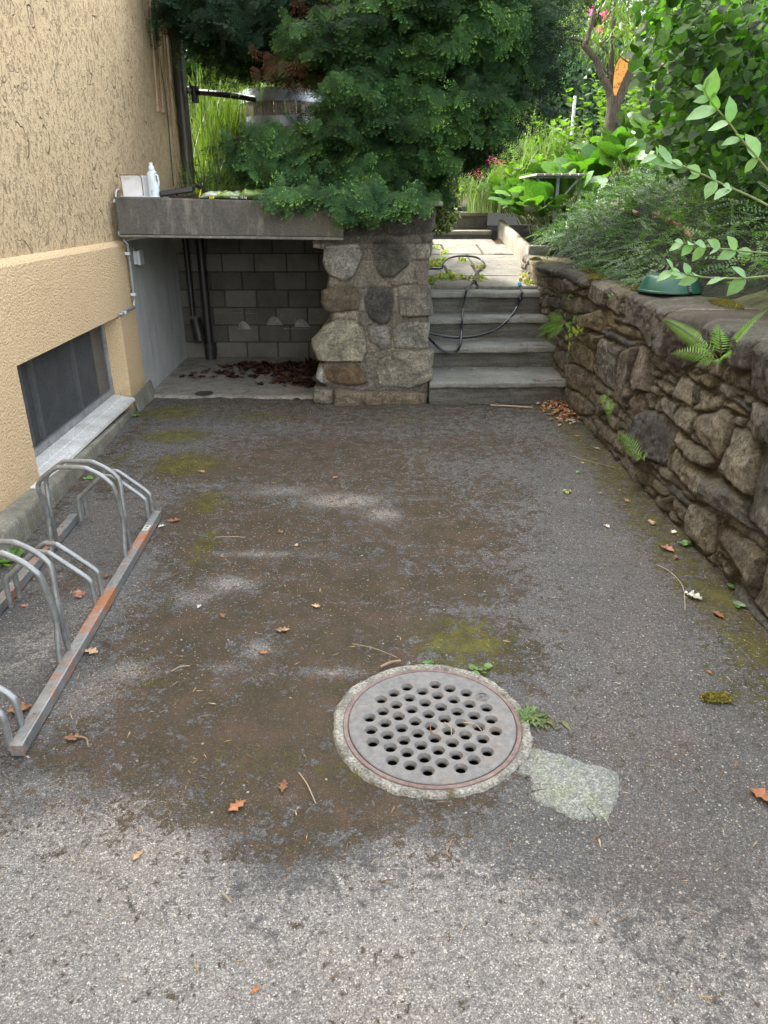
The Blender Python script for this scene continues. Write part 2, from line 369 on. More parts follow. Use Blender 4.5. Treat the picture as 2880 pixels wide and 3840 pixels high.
F = [(0, 1+i, 1+(i+1) % n) for i in range(n)]+[(1+i, 1+n+i, 1+n+(i+1) % n, 1+(i+1) % n) for i in range(n)]
if ((den[1][0]-cx)*(den[2][1]-cy)-(den[1][1]-cy)*(den[2][0]-cx)) < 0: F = [tuple(reversed(f)) for f in F]
structure(mesh('concrete_patch', V, F, M_PATCH, None, True))

# ------------------------------------------------------------------ stone height fields
def in_poly(P, U, V):
    """signed distance-ish: positive inside"""
    P = np.asarray(P); n = len(P); ins = np.zeros(U.shape, bool); d = np.full(U.shape, 1e9)
    for i in range(n):
        x0, y0 = P[i]; x1, y1 = P[(i+1) % n]
        with np.errstate(divide='ignore', invalid='ignore'):
            c = ((y0 > V) != (y1 > V)) & (U < (x1-x0)*(V-y0)/(y1-y0+1e-12)+x0)
        ins ^= c
        ex, ey = x1-x0, y1-y0; L = ex*ex+ey*ey+1e-12
        tt = np.clip(((U-x0)*ex+(V-y0)*ey)/L, 0, 1)
        d = np.minimum(d, np.hypot(U-x0-tt*ex, V-y0-tt*ey))
    return np.where(ins, d, -d)
def worley(U, V, cu, cv, seed):
    a = U/cu; b = V/cv; b = b; row = np.floor(b)
    best = np.full(U.shape, 1e9); sec = best.copy(); idd = np.zeros(U.shape, np.int64)
    ai = np.floor(a).astype(np.int64); bi = row.astype(np.int64)
    def h(i, j, s):
        n = (i*374761393+j*668265263+(seed+s)*1442695041) & 0xffffffff; n = ((n ^ (n >> 13))*1274126177) & 0xffffffff
        return ((n ^ (n >> 16)) & 0xffff)/65535.0
    for di in (-1, 0, 1):
        for dj in (-1, 0, 1):
            i = ai+di; j = bi+dj
            px = i+.15+.7*h(i, j, 1)+.5*(j % 2)*0; py = j+.25+.5*h(i, j, 2)
            d = np.maximum(np.abs(a-px), np.abs(b-py)*1.0)*.7+np.hypot(a-px, b-py)*.3
            m = d < best; sec = np.where(m, best, np.minimum(sec, d)); idd = np.where(m, i*7919+j*104729, idd); best = np.where(m, d, best)
    return (sec-best)*.5*min(cu, cv), idd
def stone_field(U, V, polys, fill=(.17, .11), seed=1, hs=.05, fillh=.35, warp=.012, blk=None):
    """height, colour (3) for each grid point. polys: list of (pts, colour, extra)"""
    Uw = U+warp*2*(fbm(U*9, V*9, 3, seed)-.5)*1.6; Vw = V+warp*2*(fbm(U*9+31, V*9+7, 3, seed+3)-.5)*1.6
    d, idd = worley(Uw, Vw, fill[0], fill[1], seed)
    rr = ((idd*2654435761) % 1000)/1000.0; r2 = ((idd*40503) % 997)/997.0
    sm = np.clip(d/.014, 0, 1); sm = sm*sm*(3-2*sm)
    H = hs*fillh*sm*(.5+.8*rr)
    pal = np.array([(.21, .188, .15), (.16, .146, .12), (.25, .225, .18), (.19, .178, .155), (.225, .205, .17)])
    C = pal[(rr*4.99).astype(int)]*(.75+.5*r2)[..., None]
    mort = np.array([.18, .162, .118])
    C = mort+(C-mort)*sm[..., None]
    for (P, c, ex) in polys:
        P = np.asarray(P); x0, y0 = P.min(0)-.06; x1, y1 = P.max(0)+.06
        m = (U > x0) & (U < x1) & (V > y0) & (V < y1)
        if not m.any(): continue
        dd = in_poly(P, Uw[m], Vw[m]); sd = int(abs(P[0, 0]*1000+P[0, 1]*7777)) % 1000
        rs = np.random.default_rng(sd); tu, tv = rs.normal(0, .10, 2); cu, cv = P.mean(0); size = min(x1-x0, y1-y0)
        um, vm = U[m], V[m]
        k = np.clip(dd/.015, 0, 1); k = np.sqrt(1-(1-k)**2)
        k2 = np.clip(dd/(size*.4), 0, 1)
        face = hs*(.75+.5*rs.random())+ex*.8+tu*(um-cu)+tv*(vm-cv)+.012*k2
        rg = 1-np.abs(fbm(um*8+sd, vm*8, 4, sd+5)-.5)*4; ro = .014*(fbm(um*7+sd, vm*7, 4, sd)-.5)*2+.020*(rg-.6)+.011*(np.abs(fbm(um*22+sd, vm*22, 4, sd+9)-.5)*4-.6)
        hh = np.maximum(face+ro*k2**.5, .012)*k
        halo = (dd > -.012) & (dd <= 0)
        Hm = H[m]; Cm = C[m]
        Hm = np.where(dd > 0, hh, np.where(halo, np.minimum(Hm, .012)*np.clip(-dd/.012, .2, 1), Hm))
        f = np.clip(dd/.008, 0, 1)[:, None]
        cc = np.array(c)*(1+.55*(fbm(um*11+sd, vm*11, 4, sd)-.5)*2+.3*(fbm(um*40, vm*40, 3, 3)-.5)*2)[:, None]
        hal = np.clip(1+dd/.012, 0, 1)[:, None]
        Cm = Cm+(mort*.8-Cm)*hal*(dd <= 0)[:, None]
        Cm = np.where((dd > 0)[:, None], mort*.8+(cc-mort*.8)*f, Cm)
        H[m] = Hm; C[m] = Cm
    H = H+.003*(fbm(U*45, V*45, 2, 77)-.5)*2
    return H, C
def gridF(nu, nv, flip=False):
    i = np.arange(nu*nv).reshape(nu, nv)
    F = np.stack([i[:-1, :-1], i[1:, :-1], i[1:, 1:], i[:-1, 1:]], -1).reshape(-1, 4)
    return F[:, ::-1].copy() if flip else F

def stonemat(name, mossy=.5, lichen=.5, orange=.3, wet=0):
    t = NT(name); a = t.attr()
    n = t.noise(55, 7, .75); nl = t.noise(9, 6, .65); ns = t.noise(16, 7, .75, t.co((1, 1, .5))); nc = t.noise(150, 4, .75); nr_ = t.noise(22, 9, .85, dist=.6)
    col = t.mix(1, a, t.mr(n, .36, .64, .55, 1.5), 'MULTIPLY'); col = t.mix(1, col, t.mr(nc, .35, .65, .72, 1.32), 'MULTIPLY')
    col = t.mix(t.mr(nl, .45, .65, 0, .55), col, t.mix(1, col, (1.5, 1.44, 1.34), 'MULTIPLY'))
    col = t.mix(t.mr(ns, .5, .68, 0, .6), col, t.mix(1, col, (.5, .47, .45), 'MULTIPLY'))
    li = t.math('MULTIPLY', t.mr(t.noise(28, 5, .75), .60, .68, 0, lichen), t.mr(t.noise(3.5, 3), .4, .6, 0, 1))
    col = t.mix(li, col, (.36, .35, .30))
    og = t.math('MULTIPLY', t.mr(t.noise(7, 5, .7, t.co((1, 1, .45))), .62, .72, 0, orange), t.mr(t.noise(2.1, 2), .5, .6, 0, 1))
    col = t.mix(og, col, (.25, .11, .02))
    g = t.n('ShaderNodeNewGeometry'); up = t.xyz(g.outputs['Normal'])[2]
    mo = t.math('MULTIPLY', t.mr(t.math('ADD', t.math('MULTIPLY', up, .25), t.noise(12, 6, .7)), .55, .75, 0, mossy), 1)
    col = t.mix(mo, col, t.mix(t.noise(30, 3), (.05, .05, .012), (.13, .11, .02)))
    t.base(col); t.rough(t.mr(n, .3, .7, .7, .95)); t.p.inputs['Specular IOR Level'].default_value = .35
    ridge = t.math('SUBTRACT', 1, t.math('MULTIPLY', t.math('ABSOLUTE', t.math('SUBTRACT', nr_, .5)), 5))
    hh = t.math('ADD', t.math('ADD', t.math('MULTIPLY', n, .9), t.math('MULTIPLY', nc, .5)), t.math('MULTIPLY', ridge, .55))
    t.bump(hh, 1.0, .020); return t.m
M_STONE = stonemat('wall_stone', .35, .3, .75)
M_PILLAR = stonemat('pillar_stone', .12, .6, .15)

# ---- right retaining wall: stones traced on the plane x = 1.63
WX = 1.60
def RP(mp, pts):
    out = []
    for p in pts:
        x, y = mp(*p); r = ray(x, y); t_ = WX/r[0]; out.append((r[1]*t_, CAM_H+r[2]*t_))
    return out
DK = (.13, .12, .11); BR = (.205, .18, .138); RD = (.22, .19, .162); BG = (.29, .265, .21); GY = (.20, .192, .175); OC = (.23, .195, .125); SL = (.13, .132, .134); GN = (.12, .122, .095)
stones = []
def S(mp, c, *pts, ex=0): stones.append((RP(mp, pts), c, ex))
S(ZA, OC, (90,60),(240,90),(250,230),(230,370),(110,320),(70,150))
S(ZA, DK, (245,80),(400,85),(580,180),(560,300),(480,290),(250,190), ex=.02)
S(ZA, DK, (580,200),(700,190),(860,260),(780,390),(690,370),(570,300), ex=.02)
S(ZA, BR, (240,240),(430,260),(560,330),(670,380),(640,440),(520,440),(400,470),(250,370))
S(ZA, OC, (240,455),(315,480),(305,560),(375,640),(250,620))
S(ZA, DK, (325,480),(470,510),(470,640),(375,630),(315,550))
S(ZA, RD, (830,280),(980,290),(1060,365),(1020,480),(980,620),(880,590),(760,510),(785,400), ex=.01)
S(ZA, BR, (675,390),(760,385),(750,500),(660,460))
S(ZA, BR, (1070,340),(1205,410),(1165,580),(1150,720),(1000,620),(1000,540),(1035,440), ex=.01)
stones.append(([tuple(q) for q in RP(lambda x, y: (x, y), [(2349,1086),(2408,1100),(2490,1122),(2519,1155),(2505,1300),(2495,1350),(2470,1355),(2420,1262),(2350,1225),(2332,1160)])], DK, .025))
S(ZA, BR, (475,515),(650,480),(760,520),(900,620),(850,695),(760,695),(600,690),(480,650))
S(ZA, OC, (765,720),(900,640),(1000,650),(1060,700),(1050,850),(930,820),(900,900),(780,850))
S(ZA, RD, (1060,690),(1160,740),(1150,800),(1070,760)); S(ZA, OC, (1060,800),(1160,850),(1170,935),(1060,880))
S(ZA, OC, (1185,830),(1300,840),(1440,920),(1400,1010),(1260,970),(1175,930))
S(ZA, SL, (930,865),(1050,905),(1285,1020),(1255,1110),(1050,1005),(935,930), ex=-.02)
S(ZA, OC, (740,890),(860,930),(925,960),(880,1130),(720,1100),(700,950))
S(ZA, GY, (935,965),(1100,1060),(1170,1120),(1120,1250),(1055,1600),(960,1560),(900,1450),(865,1200))
S(ZA, OC, (565,1000),(700,1050),(860,1145),(830,1400),(700,1320),(600,1290),(560,1180))
S(ZA, BR, (400,1120),(535,1160),(520,1400),(420,1330),(380,1200)); S(ZA, BR, (540,1300),(640,1300),(800,1400),(795,1560),(750,1680),(640,1640),(540,1530))
S(ZA, BR, (830,1430),(930,1540),(1050,1620),(1040,1700),(900,1640),(805,1540)); S(ZA, BR, (780,1565),(900,1645),(1050,1720),(1060,1860),(900,1900),(770,1700))
S(ZA, BR, (540,1570),(660,1660),(780,1750),(840,1914),(660,1914),(530,1700))
S(ZA, RD, (1185,1130),(1375,1090),(1350,1280),(1280,1500),(1290,1800),(1220,1830),(1065,1730),(1065,1600),(1130,1300), ex=.025)
S(ZA, RD, (1385,1080),(1490,1120),(1510,1400),(1550,1690),(1400,1690),(1300,1500),(1305,1380),(1360,1200), ex=.015)
S(ZB, RD, (0,1085),(200,1065),(230,1250),(130,1455),(-60,1420),(-100,1200))
S(ZB, (.10,.08,.075), (500,0),(700,40),(850,150),(850,300),(800,640),(600,800),(430,680),(470,400), ex=.02)
S(ZB, DK, (868,150),(1100,160),(1285,220),(1190,450),(1090,600),(900,640),(860,400), ex=.02)
S(ZB, DK, (1305,232),(1500,320),(1480,480),(1430,790),(1300,780),(1180,740),(1150,600),(1205,450), ex=.02)
S(ZB, DK, (1510,400),(1700,460),(1900,560),(1900,1250),(1700,1200),(1600,1180),(1430,1050),(1445,700), ex=.025)
S(ZB, RD, (170,570),(300,560),(430,700),(350,800),(190,740)); S(ZB, SL, (362,838),(512,900),(502,972),(378,905)); S(ZB, SL, (470,790),(550,830),(530,900),(460,850), ex=-.01)
S(ZB, BR, (200,880),(340,920),(480,990),(465,1090),(330,1040),(220,960)); S(ZB, BG, (540,850),(715,930),(680,1250),(485,1130),(475,1060), ex=-.01)
S(ZB, GN, (730,935),(860,1005),(795,1245),(690,1240), ex=-.02); S(ZB, BG, (815,1015),(950,1090),(1060,1180),(1030,1250),(900,1330),(775,1320),(735,1260),(805,1200))
S(ZB, BG, (1075,1185),(1130,1222),(1110,1270),(1045,1270), ex=-.01); S(ZB, GY, (350,1085),(470,1155),(540,1195),(500,1300),(480,1430),(315,1260))
S(ZB, BG, (545,1225),(765,1345),(720,1480),(700,1595),(535,1480),(495,1330)); S(ZB, (.13,.125,.125), (200,1285),(340,1335),(495,1480),(485,1600),(400,1850),(360,1985),(200,1900),(60,1800),(80,1500),(150,1355), ex=.02)
S(ZB, BG, (745,1375),(900,1355),(1100,1285),(1235,1350),(1245,1450),(1175,1700),(1060,1890),(940,1845),(765,1615),(718,1500), ex=.02)
S(ZB, BG, (525,1515),(650,1625),(860,1785),(1020,1930),(960,2040),(760,1960),(620,1830),(475,1680),(492,1560), ex=.01)
S(ZC, BG, (790,325),(960,430),(1150,590),(1165,640),(1100,790),(960,695),(745,500),(755,400), ex=.01)
S(ZC, BG, (1345,105),(1490,185),(1635,480),(1585,820),(1400,695),(1220,540),(1250,450),(1335,250), ex=.015)
S(ZB, GY, (1490,1165),(1700,1225),(1900,1400),(1900,1800),(1700,1720),(1560,1690),(1445,1570),(1455,1350), ex=.03)
S(ZB, SL, (1240,1135),(1465,1272),(1440,1350),(1235,1200)); S(ZB, OC, (1140,1215),(1240,1235),(1400,1355),(1340,1375),(1180,1285))
S(ZB, BR, (1165,785),(1300,833),(1415,860),(1405,1055),(1330,1040),(1175,960),(1145,900)); S(ZB, GY, (1240,1030),(1340,1080),(1330,1120),(1230,1090)); S(ZB, GY, (1350,1090),(1470,1150),(1470,1230),(1370,1170))
S(ZB, OC, (560,830),(680,820),(850,850),(1000,900),(990,1000),(860,980),(700,905))
S(ZC, GY, (1195,595),(1400,745),(1659,965),(1900,1200),(1900,1420),(1659,1190),(1400,1000),(1175,800),(1165,700), ex=.02)
S(ZC, BG, (1615,650),(1665,560),(1900,700),(1900,1130),(1750,1000),(1595,880), ex=.01)
S(ZC, BG, (975,800),(1080,833),(1185,970),(1185,1090),(1130,1280),(1080,1285),(935,1120),(925,980), ex=.02)
S(ZC, BG, (1105,833),(1220,925),(1200,970),(1095,870), ex=-.01); S(ZC, BR, (1225,975),(1400,1115),(1659,1340),(1760,1500),(1700,1650),(1560,1600),(1300,1280),(1185,1200),(1198,1085), ex=.025)
S(ZC, SL, (700,620),(800,682),(965,832),(940,890),(820,810),(720,720), ex=-.01); S(ZC, BR, (560,565),(700,665),(735,760),(640,740),(525,640))
S(ZC, BR, (765,775),(900,892),(930,960),(910,1045),(800,960),(745,870)); S(ZC, BR, (605,725),(740,778),(730,900),(640,840)); S(ZC, BR, (1160,1245),(1350,1475),(1340,1540),(1160,1345))
S(ZC, GY, (1370,1545),(1520,1705),(1659,1865),(1800,2050),(1659,1991),(1400,1780),(1355,1640)); S(ZC, BR, (1365,1385),(1560,1625),(1700,1705),(1700,1880),(1560,1740),(1380,1540))
S(ZC, BR, (85,25),(220,155),(340,310),(320,400),(200,280),(95,150)); S(ZC, OC, (245,155),(455,185),(475,330),(400,250),(300,200))
for k, y0 in enumerate(np.arange(.1, 2.5, .52)):      # beyond the frame, towards and past the viewer
    for j, (z0, z1) in enumerate([(.02, .3), (.33, .72), (.76, 1.14)]):
        o_ = .2*(j % 2); stones.append(([(y0+o_, z0), (y0+o_+.49, z0+.02), (y0+o_+.48, z1), (y0+o_+.02, z1-.02)], [BG, GY, DK][j], .01))
for y0, y1 in [(-2, -.9), (-.88, .1)]: stones.append(([(y0, .02), (y1, .02), (y1, 1.14), (y0, 1.14)], GY, 0))
ys = np.arange(-2, 8.75, .010); ys = ys[(ys > 1.9) | (np.arange(len(ys)) % 5 == 0)]
TOPZ = 1.085
vs = np.concatenate([np.arange(-.03, 1.14, .010), np.arange(1.15, 1.50, .016)])
U, V_ = np.meshgrid(ys, vs, indexing='ij')
H, C = stone_field(U, np.minimum(V_, 1.055), stones, (.17, .085), 11, .032, .9)
# the coping's colour and relief run over its top
top = np.clip((V_-1.055)/.05, 0, 1)
j0 = int(np.searchsorted(vs, 1.03)); Ct = C[:, j0:j0+1, :]; Ht = H[:, j0:j0+1]
C = np.where(top[..., None] > 0, Ct*(1+.15*top[..., None]), C); H = np.where(top > 0, Ht*(1-top)+.0*top, H)
ang = top*math.pi/2; rad = .04
xx = WX+.03-H*np.cos(ang); zz = np.where(V_ <= 1.055, V_, 1.055)
arc = V_ > 1.055
xx = np.where(arc, WX+.03-Ht*np.cos(ang)+rad*(1-np.cos(ang)), xx); zz = np.where(arc, 1.055+rad*np.sin(ang), zz)
fl = np.clip(V_-1.105, 0, None); xx = xx+fl
zz = zz+np.where(arc, .02*(fbm(U*1.6, V_*3, 3, 5)-.5)*2*top+.012*(fbm(U*14, xx*14, 3, 6)-.5)*top, 0)
xx = xx+.010*(fbm(U*.8, V_*.8, 2, 8)-.5)
rw = mesh('retaining_wall', np.stack([xx, U, zz], -1).reshape(-1, 3), gridF(len(ys), len(vs), True), M_STONE, None, True, C.reshape(-1, 3))
setp(rw, 'low retaining wall of rough brown bulging stones with dark coping, right of the driveway', 'stone wall')

# ---- the rough stone pier between niche and stairs
PY = 6.16
def FP(mp, pts, Yp=PY):
    out = []
    for p in pts:
        q = AY(*mp(*p), Yp); out.append((q[0], q[2]))
    return out
st2 = []
def S2(c, *pts, ex=0): st2.append((FP(Z5, pts), c, ex))
W_ = (.34, .34, .31)
S2((.25,.245,.22), (505,290),(530,210),(620,195),(740,180),(765,250),(740,330),(700,400),(640,420),(560,390),(500,330), ex=.03)
S2((.085,.082,.068), (830,170),(930,150),(1000,180),(1050,240),(1040,320),(960,400),(880,400),(830,320),(815,240), ex=-.005)
S2((.27,.26,.21), (1085,190),(1195,190),(1190,295),(1100,290)); S2((.13,.105,.075), (500,480),(620,445),(720,455),(752,520),(738,600),(640,620),(500,612),(480,560), ex=.01)
S2((.075,.073,.068), (800,455),(950,460),(958,560),(938,680),(880,703),(812,670),(778,600),(783,520), ex=-.012)
S2((.19,.18,.15), (990,450),(1195,450),(1195,650),(1000,650),(980,560), ex=.01); S2((.28,.265,.20), (590,660),(700,670),(770,720),(788,860),(758,928),(680,920),(560,930),(440,910),(430,790),(520,690), ex=.02)
S2((.21,.20,.18), (800,700),(930,700),(938,838),(880,848),(810,800), ex=-.01); S2((.25,.245,.21), (1000,680),(1195,672),(1195,840),(960,840),(950,730))
S2((.15,.105,.062), (520,975),(600,960),(640,940),(740,962),(785,1000),(778,1058),(680,1078),(590,1060),(540,1030), ex=.0); S2((.30,.285,.23), (870,915),(960,855),(1195,850),(1195,1040),(1060,1092),(862,1070),(850,960), ex=.01)
S2((.33,.33,.31), (440,930),(505,935),(518,970),(518,1080),(440,1070)); S2((.21,.20,.16), (420,1090),(575,1102),(575,1190),(420,1190), ex=.02); S2((.22,.18,.13), (586,1102),(800,1106),(1000,1112),(1200,1120),(1200,1200),(586,1200), ex=.02)
S2((.095,.088,.075), (560,-80),(903,-80),(903,128),(720,148),(560,150), ex=-.01); S2((.105,.098,.082), (912,-80),(1215,-80),(1200,128),(1000,138),(912,128), ex=-.01)
lo = [(550,60),(550,175),(520,215),(508,290),(528,345),(535,410),(520,480),(508,560),(540,620),(545,670),(500,730),(458,790),(470,840),(500,905),(488,935),(470,1035),(520,1078),(515,1088),(450,1092),(452,1190)]
lop = FP(Z5, lo); lz = np.array([p[1] for p in lop][::-1]); lx = np.array([p[0] for p in lop][::-1])
zs = np.arange(-.04, 1.645, .011)
per = []   # (kind, t)
nl_, nf_, nr_ = 26, 104, 60
LX = np.interp(zs, lz, lx); LX = np.where(zs > 1.30, -.60, LX)
RX = .40+.015*np.sin(zs*5)+np.where(zs > 1.36, (zs-1.36)*.09, 0)
P = np.zeros((nl_+nf_+nr_, len(zs), 3)); Uc = np.zeros((nl_+nf_+nr_, len(zs)))
for j, z_ in enumerate(zs):
    l, r_ = LX[j], RX[j]; rc = .05
    poly = [(l, PY+.95), (l, PY+rc*1.4), (l+rc*.35, PY+rc*.35), (l+rc*1.4, PY), (r_-rc, PY), (r_-rc*.3, PY+rc*.3), (r_, PY+rc), (r_+.02, PY+2.95)]
    q = np.array(poly); sl = np.concatenate([[0], np.cumsum(np.hypot(*np.diff(q, axis=0).T))])
    s_l, s_r = sl[1], sl[6]
    ss = np.concatenate([np.linspace(0, s_l, nl_, endpoint=False), np.linspace(s_l, s_r, nf_, endpoint=False), np.linspace(s_r, sl[-1], nr_)])
    P[:, j, 0] = np.interp(ss, sl, q[:, 0]); P[:, j, 1] = np.interp(ss, sl, q[:, 1]); P[:, j, 2] = z_
    Uc[:, j] = np.where(ss < s_l, l-(s_l-ss), np.where(ss > s_r, r_+.02+(ss-s_r), P[:, j, 0]))
Vc = np.broadcast_to(zs, Uc.shape).copy()
H, C = stone_field(Uc, Vc, st2, (.26, .2), 23, .024, .7, .010)
mcol = np.array([.20, .193, .17])
C = np.where((np.abs(C-np.array([.18, .162, .118])).sum(-1) < .012)[..., None], mcol, C*1.0)
du = np.gradient(P, axis=0); nrm = np.stack([du[..., 1], -du[..., 0], np.zeros_like(du[..., 0])], -1); nrm /= np.linalg.norm(nrm, axis=-1, keepdims=True)+1e-9
P = P+nrm*(H-.03)[..., None]
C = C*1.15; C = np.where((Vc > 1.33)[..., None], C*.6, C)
Vp = P.reshape(-1, 3).tolist(); Fp = gridF(P.shape[0], P.shape[1]).tolist()
pier = thing('stone_pier', (-.1, 6.2, 0), 'rough pier of big rounded stones between the dark niche and the stone steps', 'stone pier')
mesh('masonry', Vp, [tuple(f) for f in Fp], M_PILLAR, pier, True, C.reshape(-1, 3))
M_CONC_D = conc('dark_concrete', (.15, .145, .13), .42, .85, 45, .5, .25, (.09, .085, .03))
b = MB(); b.hexa([(-.34, 6.13, 1.645), (.47, 6.13, 1.612), (.47, 7.3, 1.60), (-.34, 7.3, 1.645), (-.34, 6.13, 1.69), (.47, 6.13, 1.648), (.47, 7.3, 1.64), (-.34, 7.3, 1.69)]); b.build('cap_stone', conc('capm', (.24, .23, .20), .6, .4, 40, .5, .3), pier, bevel=.012)

# ------------------------------------------------------------------ niche: slab, block wall, apron
t = NT('beam_concrete')
n = t.noise(70, 6, .7); sv = t.noise(5, 7, .75, t.co((1.5, 1.5, .45))); nl = t.noise(2.2, 4)
col = t.mix(1, (.105, .10, .092), t.mr(n, .3, .7, .7, 1.35), 'MULTIPLY')
col = t.mix(t.mr(sv, .53, .66, 0, .7), col, (.24, .23, .205)); col = t.mix(t.mr(sv, .46, .32, 0, .6), col, (.045, .043, .042))
col = t.mix(t.mr(nl, .5, .7, 0, .5), col, t.mix(1, col, (1.25, 1.15, .85), 'MULTIPLY'))
vd = t.vor(5.5, t.co((1, 1, 1.2))); vcs = t.sep(t.vor(5.5, t.co((1, 1, 1.2)), out='Color'))
spot = t.math('MULTIPLY', t.mr(t.math('ADD', vd, t.math('MULTIPLY', n, .10)), .13, .10, 0, .8), t.math('GREATER_THAN', vcs[0], .62))
col = t.mix(spot, col, (.30, .27, .21))
t.base(col); t.rough(.92); t.p.inputs['Specular IOR Level'].default_value = .2; t.bump(t.math('ADD', n, t.noise(260, 3)), .5, .004); M_BEAM = t.m
sl = thing('roof_slab', (-1.2, 6.1, 1.37), 'dark weathered concrete slab roofing the niche, with drip streaks on its front', 'concrete slab')
NX = 64
b = MB()
b.hexa([(-2.125, 6.10, 1.385), (-.325, 6.10, 1.362), (-.325, 6.13, 1.360), (-2.125, 6.13, 1.383), (-2.125, 6.10, 1.402), (-.325, 6.10, 1.385), (-.325, 6.13, 1.385), (-2.125, 6.13, 1.402)])
b.build('drip_edge', conc('lipc', (.20, .195, .175), .5, .6, 60, .5), sl, bevel=.005)
b = MB(); b.hexa([(-2.125, 6.115, 1.403), (-.322, 6.095, 1.386), (-.322, 8.42, 1.386), (-2.21, 8.42, 1.403), (-2.125, 6.115, 1.682), (-.322, 6.095, 1.640), (-.322, 8.42, 1.640), (-2.21, 8.42, 1.682)])
b.hexa([(-.320, 7.12, 1.386), (.385, 7.12, 1.386), (.385, 8.42, 1.386), (-.320, 8.42, 1.386), (-.320, 7.12, 1.638), (.385, 7.12, 1.638), (.385, 8.42, 1.638), (-.320, 8.42, 1.638)])
b.build('slab', M_BEAM, sl, bevel=.010)
# block wall
t = NT('block'); a = t.attr(); n = t.noise(80, 6, .7); nl = t.noise(5, 5, .6)
col = t.mix(1, a, t.mr(n, .3, .7, .75, 1.25), 'MULTIPLY'); col = t.mix(t.mr(nl, .45, .7, 0, .6), col, t.mix(1, col, (.6, .55, .5), 'MULTIPLY'))
t.base(col); t.rough(.95); t.p.inputs['Specular IOR Level'].default_value = .15; t.bump(n, .5, .004); M_BLOCK = t.m
bw = thing('block_wall', (-1, 8.3, 0), 'wall of grey concrete blocks at the back of the dark niche', 'block wall')
b = MB(); b.box((-2.3, 8.215, -.05), (.36, 8.40, 1.375), (.06, .056, .05)); b.build('mortar', M_BLOCK, bw, colr=True)
b = MB(); zt = 0.0; row = 0
hh = .190
while zt < 1.36:
    x = -2.25-(.175 if row % 2 else .02)-.05*row % .1
    while x < .02:
        g = random.uniform(.75, 1.25); cc = np.array([.135, .128, .112])*g*(.8 if random.random() < .25 else 1)
        dz = random.uniform(0, .006)
        b.box((x+.005, 8.195+dz, zt+.005), (x+.345, 8.214, min(zt+hh-.005, 1.372)), tuple(cc)); x += .353
    zt += hh; row += 1
b.build('blocks', M_BLOCK, bw, bevel=.006, colr=True)
b = MB()    # smears of pale mortar
for mx_, my_, w_ in [(215,668,44),(25,695,36),(385,680,44)]:
    q = AY(*Z5(mx_, my_), 8.19); k = w_*.0021
    prof = [(q[0]-k, q[2]-.05), (q[0]-k*.75, q[2]+.01), (q[0]-k*.3, q[2]+.045), (q[0]+k*.15, q[2]+.04), (q[0]+k*.65, q[2]), (q[0]+k, q[2]-.05)]
    n = len(prof); V = [(x, 8.193, z) for x, z in prof]+[(x, 8.199, z) for x, z in prof]
    b.add(V, [tuple(range(n))]+[(i, n+i, n+(i+1) % n, (i+1) % n) for i in range(n)])
for x0_, y0_, x1_, y1_ in [(270,716,430,720),(-50,618,20,621),(30,620,110,623),(340,650,346,715),(428,720,434,790)]:
    q = AY(*Z5(x0_, y0_), 8.19); q2 = AY(*Z5(x1_, y1_), 8.19); b.box((q[0], 8.188, q2[2]), (q2[0], 8.196, q[2]))
b.build('mortar_smear', simple('smear', (.22, .218, .21), .95, .35, 60, .3, .002), bw, bevel=.002)
# niche apron
gx2 = np.arange(-2.25, .5, .03); gy2 = np.arange(6.33, 8.23, .03)
X, Y = np.meshgrid(gx2, gy2, indexing='ij'); edgef = 6.36+.10*(fbm(X*5, X*0, 4, 9)-.5)*2+.05*(X+.6)*-.6
Yd = np.where(Y < edgef, edgef, Y)
Zd = .018+.006*(fbm(X*2, Y*2, 3)-.5)-np.clip((edgef+.03-Yd)/.03, 0, 1)*.022
M_APRON = conc('apron', (.30, .285, .25), .42, .45, 30, .6, .45, (.11, .08, .045), vstr=False)
structure(mesh('concrete_apron', np.stack([X, Yd, Zd], -1).reshape(-1, 3), gridF(len(gx2), len(gy2)), M_APRON, None, True))
q = G(*Z4(1272, 1134)); b = MB(); b.disc((q[0], q[1], .024), .085, 20); o = b.build('damp_spot', simple('damp', (.05, .05, .045), .5), None)
o.scale = (1, 1, 1); structure(o)
# ------------------------------------------------------------------ house
t = NT('rough_stucco')
w1 = t.mix(.5, t.co(), t.noise(2.2, 3, .6, col=True), 'ADD')
n = t.noise(75, 6, .72); n2 = t.noise(30, 6, .75, t.co((1, 1, .8), (R(30), 0, 0)))
dv = t.vor(5.0, t.mix(.22, t.co((1, 1, .7), (R(25), 0, 0)), t.noise(3.2, 3, .6, col=True), 'ADD'), 'Distance'); dv2 = t.vor(8.5, t.mix(.25, t.co((1, 1, .8)), t.noise(4.1, 3, .6, col=True), 'ADD'))
gate = t.mr(t.noise(4.5, 2), .54, .58, 0, 1); n3 = t.noise(17, 6, .75, t.co((1, 1, .75), (R(30), 0, 0)))
g1 = t.math('MULTIPLY', t.mr(t.math('ABSOLUTE', t.math('SUBTRACT', dv, .36)), .0, .045, 1, 0, True), gate)
g2 = t.math('MULTIPLY', t.mr(t.math('ABSOLUTE', t.math('SUBTRACT', dv2, .34)), .0, .04, 1, 0, True), t.mr(t.noise(4.1, 2, v=t.co((1, 1, 1), (1, 0, 0))), .5, .6, 0, 1))
gr = t.math('MAXIMUM', g1, g2)
pit = t.math('MAXIMUM', t.math('MULTIPLY', t.mr(n2, .50, .60, 0, 1), t.mr(n, .46, .56, 0, 1)), t.math('MULTIPLY', t.mr(n3, .57, .62, 0, 1), t.mr(n, .42, .52, 0, 1)))
